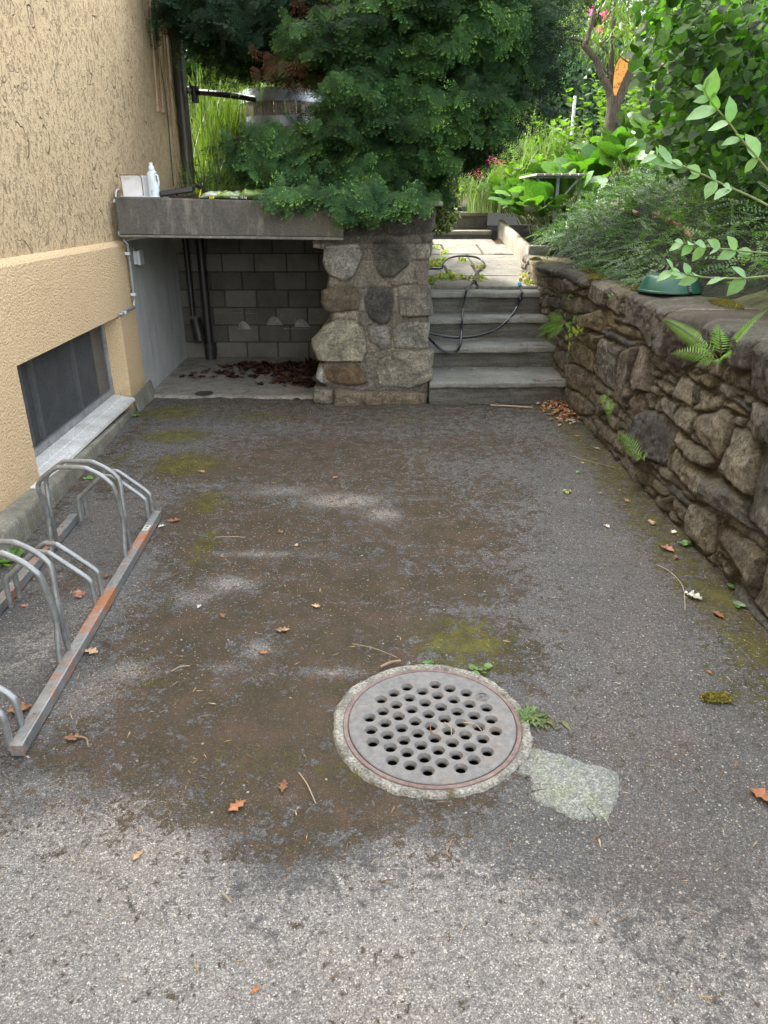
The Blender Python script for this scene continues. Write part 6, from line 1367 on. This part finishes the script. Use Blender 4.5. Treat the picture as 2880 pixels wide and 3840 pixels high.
m = len(prof); F = [(i*n+k, i*n+(k+1) % n, (i+1)*n+(k+1) % n, (i+1)*n+k) for i in range(m-1) for k in range(n)]
b.add(V, F); M_BOT = simple('bottle_plastic', (.60, .68, .72), .4, .06, 12, .05); b.build('body', M_BOT, bo, True)
b = MB(); b.tube([(c[0]+.020*s, c[1], zb+.138*s), (c[0]+.033*s, c[1], zb+.130*s), (c[0]+.036*s, c[1], zb+.10*s), (c[0]+.033*s, c[1], zb+.07*s), (c[0]+.026*s, c[1], zb+.062*s)], .006*s, 8); b.build('grip', M_BOT, bo, True)
b = MB(); b.lathe([(.019*s, 0), (.019*s, .018*s), (.016*s, .02*s), (.013*s, .022*s), (.012*s, .042*s), (0, .042*s)], (c[0]-.002, c[1], zb+.163*s), 16); b.build('cap', simple('capw', (.68, .74, .78), .35, .05), bo, True)
b = MB(); b.box((c[0]-.02*s, c[1]-.026*s, zb+.012*s), (c[0]+.008*s, c[1]-.0245*s, zb+.05*s)); lbp = b.build('label', simple('labelb', (.55, .62, .68), .5), bo)
b = MB()
for i_ in range(4): b.box((c[0]-.016*s, c[1]-.0275*s, zb+(.018+.008*i_)*s), (c[0]+(.0-.004*(i_ % 2))*s, c[1]-.0262*s, zb+(.021+.008*i_)*s))
b.build('print', simple('bprint', (.2, .25, .32), .6), lbp)
# black grip tool
A = AY(*Z1(995, 1208), SY+.02); B_ = AY(*Z1(1200, 1178), SY+.06); tl = thing('black_handle', tuple(A), 'black rubber-gripped tool lying on the slab between the bottle and the sacks', 'tool')
b = MB(); b.bar(A, B_, .05, .042); b.build('grip', M_BLACK, tl, bevel=.010)
m_ = (A+B_)/2+np.array([0, 0, .0]); dd = Vector(B_-A).normalized(); b = MB(); b.lathe([(.027, -.006), (.034, -.006), (.034, .006), (.027, .006), (.027, -.006)], m_, 20, ax=tuple(dd)); b.build('ring', M_BLACK, tl, True)
q1 = AY(*Z1(1190, 1165), SY+.12); b = MB(); b.tube(smoothpath([B_, q1+np.array([.02, .03, .01]), q1+np.array([.06, .08, .0]), q1+np.array([.09, .1, -.04])], 5), .016, 8); b.build('neck', M_BLACK, tl, True)
# compost sacks
def sack(name, label, xa, xb, y, hgt, mat, seed, parent_parts):
    zb = sz_((xa+xb)/2)+.001; o = thing(name, (float(xa), y, float(zb)), label, 'sack', 'garden soil sacks on the slab'); nx_, na_ = 46, 22; V = []
    for i in range(nx_):
        u = i/(nx_-1); e = min(1, 5.5*min(u, 1-u))**.5; x = xa+(xb-xa)*u
        for k in range(na_):
            a = 2*math.pi*k/na_; nz_ = mnoise.fractal(Vector((u*5+seed, math.cos(a)*1.2, math.sin(a)*1.2)), 1, 2, 4)
            cr = mnoise.noise(Vector((u*22+seed, math.cos(a)*2, math.sin(a)*2+u*9)))
            rz = hgt*.5*(e*(.85+.3*nz_)+.12+.07*cr*e); V.append((x+.012*cr, y+.09+math.cos(a)*(.10*(.55+.45*e)), zb+max(0.0, rz+math.sin(a)*rz)))
    F = [tuple(f) for f in gridF(nx_*1, na_).tolist()]+[(i*na_+na_-1, (i+1)*na_+na_-1, (i+1)*na_, i*na_) for i in range(nx_-1)]
    mesh('film', V, F, mat, o, True); return o, zb
def sackmat(name, a, b_):
    t = NT(name); n = t.noise(9, 4, .6, t.co((1, 1, 2))); t.base(t.mix(t.mr(n, .46, .56), a, b_)); t.rough(.22); t.p.inputs['Specular IOR Level'].default_value = .6; t.bump(t.noise(24, 3), .4, .01); return t.m
xa = float(AY(*Z1(1225, 1200), SY)[0]); xm = float(AY(*Z1(1500, 1200), SY)[0]); xb = float(AY(*Z2(230, 1200), SY)[0])
s1_, z1s = sack('soil_sack', 'pale green and silver plastic sack with yellow warning labels lying on the slab', xa, xm+.02, SY, .060, sackmat('sack1', (.42, .45, .40), (.22, .34, .10)), 1.3, None)
s2_, z2s = sack('soil_sack', 'darker olive green plastic sack with a barcode, under the conifer sprays', xm-.03, xb, SY-.03, .085, sackmat('sack2', (.10, .17, .035), (.19, .27, .06)), 7.7, None)
def text(body, loc, size, mat, parent, name='lettering', rot=(math.pi/2, 0, 0), th=.0006):
    cu = bpy.data.curves.new(name, 'FONT'); cu.body = body; cu.size = size; cu.extrude = th
    to = bpy.data.objects.new('tmp_text', cu); COL.objects.link(to); dg_ = bpy.context.evaluated_depsgraph_get(); me = bpy.data.meshes.new_from_object(to.evaluated_get(dg_)); bpy.data.objects.remove(to)
    me.materials.clear(); me.materials.append(mat); o = bpy.data.objects.new(name, me); COL.objects.link(o); o.parent = parent; o.location = Vector(loc)-wloc(parent); o.rotation_euler = rot; return o
M_INKW = simple('ink_white', (.75, .78, .72), .5, .02, 10, 0); M_YEL = simple('yellow_label', (.75, .68, .05), .5, .05, 10, 0); M_INK = simple('ink_black', (.02, .02, .02), .6, .02, 10, 0)
q = AY(*Z1(1455, 1222), SY-.02); text('ahlung', (q[0]-.03, SY-.016, z1s+.008), .022, M_INKW, s1_)
q = AY(*Z2(10, 1222), SY-.04); text('15 kg', (q[0]-.01, SY-.044, z2s+.014), .024, M_INKW, s2_)
q = AY(*Z1(1318, 1222), SY); b = MB(); b.box((q[0]-.018, SY-.014, z1s+.006), (q[0]+.020, SY-.0105, z1s+.020)); yl = b.build('yellow_label', M_YEL, s1_); b = MB()
for i_ in range(4): b.box((q[0]-.013+.007*i_, SY-.0155, z1s+.009), (q[0]-.009+.007*i_, SY-.0138, z1s+.017))
b.build('print', M_INK, yl)
q = AY(*Z1(1360, 1192), SY); b = MB(); b.add([(q[0]-.014, SY+.002, z1s+.052), (q[0]+.014, SY+.002, z1s+.054), (q[0]+.002, SY-.008, z1s+.036), (q[0]-.014, SY+.006, z1s+.052), (q[0]+.014, SY+.006, z1s+.054), (q[0]+.002, SY-.004, z1s+.036)], [(0, 1, 2), (5, 4, 3), (0, 3, 4, 1), (1, 4, 5, 2), (2, 5, 3, 0)]); b.build('warning_triangle', M_YEL, s1_)
q = AY(*Z2(148, 1203), SY-.04); b = MB(); b.box((q[0]-.018, SY-.052, z2s+.02), (q[0]+.018, SY-.046, z2s+.052)); bc = b.build('barcode_label', M_INKW, s2_); b = MB(); x = q[0]-.015
while x < q[0]+.014: w_ = random.choice([.0012, .002, .0028]); b.box((x, SY-.0535, z2s+.025), (x+w_, SY-.0515, z2s+.048)); x += w_+random.choice([.0012, .0022])
b.build('bars', M_INK, bc)
q = AY(*Z1(1238, 1178), SY); b = MB(); b.add([(q[0]-.012, SY+.02, sz_(q[0])+.01), (q[0]+.004, SY+.015, sz_(q[0])+.03), (q[0]+.014, SY+.02, sz_(q[0])+.075), (q[0]-.002, SY+.03, sz_(q[0])+.06)], [(0, 1, 2, 3)])
o = b.build('plastic_scrap', M_YEL); sm_ = o.modifiers.new('s', 'SOLIDIFY'); sm_.thickness = .002; setp(o, 'small yellow plastic scrap standing between the black tool and the first sack', 'plastic scrap')
# thin board under the box
b = MB(); b.hexa([(-2.08, 6.14, 1.684), (-1.80, 6.14, 1.678), (-1.78, 6.42, 1.678), (-2.06, 6.42, 1.684), (-2.08, 6.14, 1.689), (-1.80, 6.14, 1.683), (-1.78, 6.42, 1.683), (-2.06, 6.42, 1.689)])
setp(b.build('thin_board', M_LGREY, None, bevel=.001), 'thin pale board lying under the white box and the bottle', 'board')

# ------------------------------------------------------------------ wooden table in the bed
A = AY(2011, 658, 8.9); B_ = AY(2201, 658, 8.9); C_ = AY(1935, 673, 10.25); D_ = B_+(C_-A)
tb_ = thing('garden_table', tuple((A+D_)/2-np.array([0, 0, .5])), 'grey weathered folding table standing among the big leaves above the hedge', 'table')
M_TW = simple('weathered_wood', (.34, .32, .27), .85, .2, 30, .4, .004)
b = MB(); ns_ = 6
for k in range(ns_):
    p = A+(B_-A)*(k+.06)/ns_; q = A+(B_-A)*(k+.94)/ns_; u = C_-A
    b.hexa([tuple(v) for v in (p, q, q+u, p+u, p+[0, 0, .022], q+[0, 0, .022], q+u+[0, 0, .022], p+u+[0, 0, .022])])
b.build('slats', M_TW, tb_, bevel=.003)
M_TL = simple('grey_leg', (.22, .25, .28), .5, .2, 20, .1, metal=.4)
for f in (.12, .8):
    m0 = (A+B_)/2+(C_-A)*f+np.array([0, 0, -.0]); gz = float(TZ(m0[0], m0[1]))
    b = MB(); b.bar(m0, (m0[0], m0[1], gz-.05), .035, .035, up=(0, 1, 0)); b.build('leg', M_TL, tb_, bevel=.003)
    for e in (-.44, .44):
        b = MB(); b.bar(m0+(B_-A)*e-[0, 0, .012], m0-np.array([0, 0, .30]), .022, .022, up=(0, 1, 0)); b.build('brace', M_TL, tb_)
    b = MB(); b.bar(m0+(B_-A)*-.46-[0, 0, .012], m0+(B_-A)*.46-[0, 0, .012], .03, .022); b.build('cross_bar', M_TL, tb_)

# ------------------------------------------------------------------ green christmas-tree stand on the coping
c = G(*Z6(1085, 490), 1.12); R_ = .5*(AY(*Z6(1270, 500), c[1])[0]-AY(*Z6(883, 500), c[1])[0]); c = np.array([c[0]+.0, c[1]+R_*.55, 1.115])
ts = thing('tree_stand', tuple(c), 'dark green plastic tree stand with black clamps on the retaining wall coping', 'tree stand')
M_GRN = simple('green_plastic', (.012, .075, .050), .38, .15, 12, .1, .002)
hS = R_*.50; sl0 = -1.25; sl1 = -1.10
V = []; F = []; prof = [(R_, 0), (R_*1.0, hS*.10), (R_*.985, hS*.14), (R_*.965, hS*.15), (R_*.80, hS*.90), (R_*.74, hS), (R_*.42, hS*1.0), (R_*.36, hS*.85), (0.001, hS*.80)]; n = 60
a0, a1 = R(-68), R(284)
for r_, z_ in prof:
    for k in range(n+1): a = a0+(a1-a0)*k/n; V.append((c[0]+r_*math.cos(a), c[1]+r_*math.sin(a), c[2]+z_))
F = [(i*(n+1)+k, i*(n+1)+k+1, (i+1)*(n+1)+k+1, (i+1)*(n+1)+k) for i in range(len(prof)-1) for k in range(n)]
b = MB(); b.add(V, F); b.build('base', M_GRN, ts, True)
b = MB(); b.lathe([(R_*.985, .002), (R_*.90, hS*.3), (R_*.70, hS*.9), (R_*.4, hS*.92)], c, 40); b.build('inner_shell', M_BLACK, ts, True)
b = MB()
for k in range(7): z_ = c[2]+hS*(.15+.11*k); rr_ = R_*(.97-.17*(.11*k)); a = R(-72); b.box((c[0]+rr_*math.cos(a)-.008, c[1]+rr_*math.sin(a)-.006, z_), (c[0]+rr_*math.cos(a)+.008, c[1]+rr_*math.sin(a)+.01, z_+hS*.06))
b.build('ratchet', M_GPVC, ts)
for k in range(4):
    a = 2*math.pi*k/4+.6; p = c+np.array([math.cos(a)*R_*.42, math.sin(a)*R_*.42, hS]); q = c+np.array([math.cos(a)*R_*.18, math.sin(a)*R_*.18, hS*1.55])
    b = MB(); b.bar(p-np.array([0, 0, .02]), q, .022, .03); b.bar(q, q+np.array([0, 0, -.04]), .02, .018, up=(1, 0, 0)); b.build('clamp', M_BLACK, ts, bevel=.003)

# ------------------------------------------------------------------ sticks on the hedge
for k, (pa, pb, r_, Y_, lab) in enumerate([((2503, 826), (2603, 892), .024, 5.6, 'smooth brown stick poking out of the low hedge'), ((2355, 790), (2392, 803), .018, 7.0, 'short pale stick end in the middle of the low hedge')]):
    A = AY(*pa, Y_+.5); B_ = AY(*pb, Y_-.05); pts = smoothpath([A+(A-B_)*.5, A, (A+B_)/2+np.array([.004, 0, .006]), B_], 6); b = MB(); b.tube(pts, [r_*(.85+.15*i/len(pts)+.03*(i % 5 == 2)) for i in range(len(pts))], 12)
    o = b.build('stick', simple('stickm%d' % k, (.26, .17, .10), .8, .3, 25, .4), None, True); setp(o, lab, 'stick')

# ------------------------------------------------------------------ fallen leaves, twigs, acorns
def oak(n=26, lobes=4, w_=.40):
    out = []
    for g in (1, -1):
        side = []
        for i in range(n//2+1):
            t_ = i/(n//2); e = math.sin(math.pi*min(1, t_*.95+.04))**.7*w_*(.66+.34*math.cos(t_*math.pi*2*lobes)); side.append((g*max(e, .015), t_))
        out.append(side)
    return out
def dleaf(cen, size, a, col_, seed, curl=.35, lobes=3, w_=.38):
    L_, R__ = oak(22, lobes, w_); rs = random.Random(seed); V = []; fx, fy = rs.uniform(-curl, curl), rs.uniform(.3, 1)*curl; tw = rs.uniform(-.4, .4)
    for (x1_, y1_), (x2_, y2_) in zip(R__, L_):
        for x, y in ((x1_, y1_), (0, y1_), (x2_, y2_)):
            z = fy*(y-.5)**2+abs(x)*curl*1.1*(1+tw)+fx*x*(y-.5)*2+.05*math.sin(x*17+y*13+seed)
            V.append((x*size, (y-.5)*size, z*size))
    m = len(L_); F = []
    for i in range(m-1): q_ = 3*i; F += [(q_, q_+1, q_+4, q_+3), (q_+1, q_+2, q_+5, q_+4)]
    ca_, sa_ = math.cos(a), math.sin(a); V = np.array(V); V[:, 2] -= V[:, 2].min()
    W = np.stack([V[:, 0]*ca_-V[:, 1]*sa_+cen[0], V[:, 0]*sa_+V[:, 1]*ca_+cen[1], V[:, 2]+cen[2]], -1); return W, F
M_DL = {k: simple('dry_leaf_%s' % k, c, .75, .4, 60, .3, .002) for k, c in dict(orange=(.33, .145, .07), brown=(.20, .10, .055), tan=(.45, .30, .17), white=(.62, .58, .50), green=(.20, .30, .14), dark=(.07, .03, .022), pink=(.40, .18, .12)).items()}
lv = [(606,1150,.055,'orange','curled orange-brown leaf on the brown stain right of centre-left'),(570,1410,.05,'orange','small orange leaf standing on the moss left of the drain'),(298,1848,.045,'tan','lone yellow-orange leaf at the lower left of the driveway'),(512,1742,.075,'orange','feathery orange leaf on the stain below the drain, left'),(612,1700,.055,'orange','little orange conifer sprig left of the drain ring'),
(436,1020,.06,'tan','pale curled leaf near the green moss by the house'),(485,972,.055,'brown','brown curled leaf upright near the niche'),(724,1032,.05,'pink','pinkish flat leaf in the upper middle of the driveway'),(632,1023,.03,'dark','small dark leaf in the upper middle'),(640,1178,.04,'tan','pale crumpled leaf below the orange curled leaf'),
(375,1125,.09,'orange','biggest red-orange leaf beside the far end of the rack rail'),(350,1137,.05,'white','white-green leaf beside the biggest red leaf'),(172,1285,.10,'pink','pile-like red leaf between the low hoops of the rack'),(230,1245,.05,'brown','brown leaf against the rack rail'),(196,1408,.08,'tan','pale bark-like leaf beside the rack rail'),
(610,1362,.075,'tan','light twisted leaf in the middle of the driveway'),(682,1310,.05,'tan','small pale leaf left of the moss spot'),(430,1310,.035,'white','tiny white chip-like leaf'),(158,1595,.07,'brown','brown fern-like sprig near the end of the rack'),(552,2138,.03,'orange','tiny orange leaf near the bottom edge'),
(1650,1725,.11,'orange','large orange leaf cut by the right edge'),(1497,1290,.10,'white','white shrivelled leaf near the right wall'),(1440,1187,.10,'pink','pinkish curled leaf by the right wall'),(1460,1205,.05,'pink','small pink leaf beside the pinkish curled one'),(1408,1130,.08,'tan','tan curled leaf by the right wall'),(1455,1150,.06,'white','grey-white feathery leaf on the moss'),
(1355,1082,.06,'pink','pinkish sprig on the moss by the right wall'),(1290,970,.07,'tan','flat tan leaf at the right wall foot'),(1258,1000,.045,'tan','small tan leaf left of the flat tan one'),(1550,1328,.075,'orange','red-brown leaf near the white shrivelled leaf'),(1532,1452,.035,'orange','tiny red leaf on open asphalt at the right'),(1310,1137,.05,'white','pale seed case with a long stalk'),
(1248,1020,.05,'green','dark green leaf on the asphalt near the acorns'),(1070,872,.06,'tan','pale leaf in front of the first step'),(1245,942,.05,'pink','pink leaf in the litter by the wall'),(25,1307,.05,'orange','orange leaf beside the left rack feet'),(52,1310,.04,'pink','pink leaf beside the orange one at the left rack feet'),(42,1535,.10,'orange','orange leaf between the last hoops at the left edge'),(245,1065,.05,'pink','reddish leaf between the tall hoops'),(480,1330,.05,'brown','brown crumb of leaf on the mossy middle')]
for k, (x, y, s, m_, lab) in enumerate(lv):
    g = G(x*1.7361, y*1.7361, .002); V, F = dleaf(g, s*.8, random.uniform(0, 6.28), None, k*7+1); o = mesh('fallen_leaf', V, F, M_DL[m_], None, True); sm_ = o.modifiers.new('s', 'SOLIDIFY'); sm_.thickness = .0008; setp(o, lab, 'fallen leaf', 'fallen leaves on the driveway')
def pile(name, label, cens, n, size, cols, zf):
    parts = []
    for i in range(n):
        c_ = cens[i % len(cens)]; x = c_[0]+random.gauss(0, c_[2]); y = c_[1]+random.gauss(0, c_[3]); r2 = ((x-c_[0])/c_[2])**2+((y-c_[1])/c_[3])**2
        V, F = dleaf((x, y, zf+c_[4]*math.exp(-r2/1.6)*random.random()), size*random.uniform(.55, 1.2), random.uniform(0, 6.28), None, i, .5, random.choice([2, 3, 4]), random.uniform(.3, .45)); c = np.array(random.choice(cols))*random.uniform(.6, 1.3)
        parts.append((V, np.array(F), np.tile(c, (len(V), 1))))
    V, F, C = merge(parts); setp(mesh(name, V, F, M_LITTER, None, True, C), label, 'leaf litter', kind='stuff')
def gz5(x, y): q = G(*Z5(x, y), .03); return q[0], q[1]
cn_ = []
for x, y, sx_, sy_, h_ in [(60, 950, .10, .06, .05), (150, 960, .14, .08, .07), (230, 990, .16, .10, .06), (330, 960, .14, .08, .07), (430, 950, .12, .08, .07), (400, 1000, .15, .10, .04), (300, 1040, .12, .10, .02), (410, 1060, .10, .08, .02), (-40, 1000, .25, .10, .02), (470, 980, .08, .08, .05)]:
    q = gz5(x, y); cn_.append((q[0], q[1], sx_, sy_, h_))
pile('leaf_litter', 'heap of dark red-brown dead leaves at the back of the niche', cn_, 430, .095, [(.065, .028, .018), (.10, .045, .028), (.045, .022, .016), (.13, .065, .042)], .024)
q = G(*S6(1270, 1450), 0); q2 = G(*S6(1370, 1520), 0)
pile('leaf_litter', 'loose drift of pink and tan leaf bits between the first step and the retaining wall', [(q[0]+.02, q[1], .09, .05, .03), ((q[0]+q2[0])/2, (q[1]+q2[1])/2, .08, .08, .03), (q2[0]-.03, q2[1]-.12, .07, .13, .02)], 240, .05, [(.42, .2, .11), (.5, .34, .2), (.3, .13, .07), (.55, .48, .4), (.5, .27, .08)], .003)
parts = []
for (x0_, x1_, yy_, z_, n_) in [(1.30, 1.58, 6.20, .203, 26), (1.25, 1.55, 6.8, .403, 18), (.45, 1.55, 7.08, .405, 16), (.5, 1.5, 6.66, .203, 24), (1.35, 1.58, 7.2, .60, 14)]:
    for i in range(n_):
        V, F = dleaf((random.uniform(x0_, x1_), yy_+random.uniform(-.02, .06), z_), random.uniform(.015, .04), random.uniform(0, 6), None, i); parts.append((V, np.array(F), np.tile(np.array(random.choice([(.3, .2, .12), (.2, .11, .07), (.45, .4, .33)])), (len(V), 1))))
V, F, C = merge(parts); setp(mesh('step_litter', V, F, M_LITTER, None, True, C), 'crumbs of leaf and grit lying on the stone treads', 'litter', kind='stuff')
# needles, seeds, chips: countless
nN = 2600; X0 = rng.uniform(-2.0, 1.6, nN); Y0 = .95+5.2*rng.random(nN)**.85; kp = rng.random(nN) < (.28+.72*np.clip(fbm(X0*1.4, Y0*1.4, 3, 44)*2.2-.7+.5*(np.abs(X0) > 1.2), 0, 1)); X0, Y0 = X0[kp], Y0[kp]
kp = ((X0-MHC[0])**2+(Y0-MHC[1])**2) > .3**2; X0, Y0 = X0[kp], Y0[kp]; nN = len(X0)
P = np.stack([X0, Y0, np.full(nN, .003)], -1); az = rng.uniform(0, 6.28, nN); D = np.stack([np.cos(az), np.sin(az), rng.normal(0, .06, nN)], -1)
NT_ = (np.array([(0, 0, 0), (.03, .33, .02), (.015, .7, .025), (0, 1, 0), (-.015, .7, .02), (-.03, .33, .015)]), np.array([(0, 1, 2, 5), (5, 2, 3, 4)]))
szs = rng.uniform(.006, .032, nN)*(rng.random(nN) < .9)+.008
setp(leaves('needle_litter', NT_, P, D, np.tile([0, 0, 1.], (nN, 1)), np.stack([szs*rng.uniform(1, 4, nN)*.7, szs, szs], -1), cvar(nN, (.16, .09, .045), (.5, .38, .22), .2), M_LITTER), 'scattered needles, seeds and crumbs over the asphalt', 'litter', kind='stuff')
tw = [((822,1440),(865,1427),.006,'short thick brown twig at the upper rim of the drain'),((645,1668),(682,1735),.0022,'thin pale twig left of the drain ring'),((190,1610),(160,1590),.003,'reddish curved twig near the rack end'),((1235,985),(1330,1010),.002,'thin twig by the wall'),((760,1390),(858,1420),.0016,'long thin stalk leading to the drain twig'),((345,1255),(400,1230),.002,'dark twig near the rack rail'),((465,1160),(530,1160),.0022,'straight pale straw in the upper left'),((930,1565),(945,1595),.0022,'pale straw lying on the drain cover'),((1000,1560),(1040,1578),.002,'curved straw on the right of the drain cover'),((960,1560),(975,1588),.002,'brown straw across two holes of the cover'),((370,1450),(410,1438),.0025,'short bent twig in the lower left stain'),((975,1815),(972,1850),.0025,'small reddish twig below the drain'),((1300,1800),(1275,1835),.0016,'forked needle below the concrete patch'),((480,1930),(500,1950),.003,'dark short twig in the light foreground'),((1060,875),(1150,880),.008,'long pale stick at the foot of the steps')]
for k, (pa, pb, r_, lab) in enumerate(tw):
    A = G(pa[0]*1.7361, pa[1]*1.7361, .004+r_+(.006 if 'drain cover' in lab or 'holes' in lab else 0)); B_ = G(pb[0]*1.7361, pb[1]*1.7361, .004+r_+(.006 if 'drain cover' in lab or 'holes' in lab else 0)); m_ = (A+B_)/2+np.array([random.uniform(-.012, .012), random.uniform(-.012, .012), .002])
    b = MB(); b.tube(smoothpath([A, m_, B_], 5), r_*.8, 6); setp(b.build('twig', simple('twigm%d' % k, random.choice([(.30, .20, .12), (.42, .33, .22), (.2, .1, .06)]), .8), None, True), lab, 'twig', 'twigs on the driveway')
# the long white stem by the right wall
pts = [G(*ZC(x, y), .006) for x, y in [(640,1385),(720,1420),(800,1480),(860,1550),(890,1620),(897,1700),(900,1795)]]; b = MB(); b.tube(smoothpath(pts, 5), .0014, 5); setp(b.build('dry_stem', simple('stemw', (.5, .46, .36), .8), None, True), 'long thin whitish curved stem on the asphalt near the right wall', 'dry stem')
for k, (x, y, lab) in enumerate([(368, 238, 'left green acorn of the cluster of three on the asphalt'), (383, 250, 'front green acorn of the cluster of three'), (402, 240, 'brownish acorn at the right of the cluster of three')]):
    g = G(*C3(x, y), .010); b = MB(); b.lathe([(0, -.014), (.006, -.012), (.0095, -.004), (.0095, .004), (.007, .011), (.002, .015), (0, .016)], g, 12, ax=(math.cos(k*2.3), math.sin(k*2.3), .15)); setp(b.build('acorn', simple('acornm%d' % k, [(.36, .40, .12), (.38, .42, .13), (.40, .28, .14)][k], .45), None, True), lab, 'acorn', 'three acorns on the asphalt')
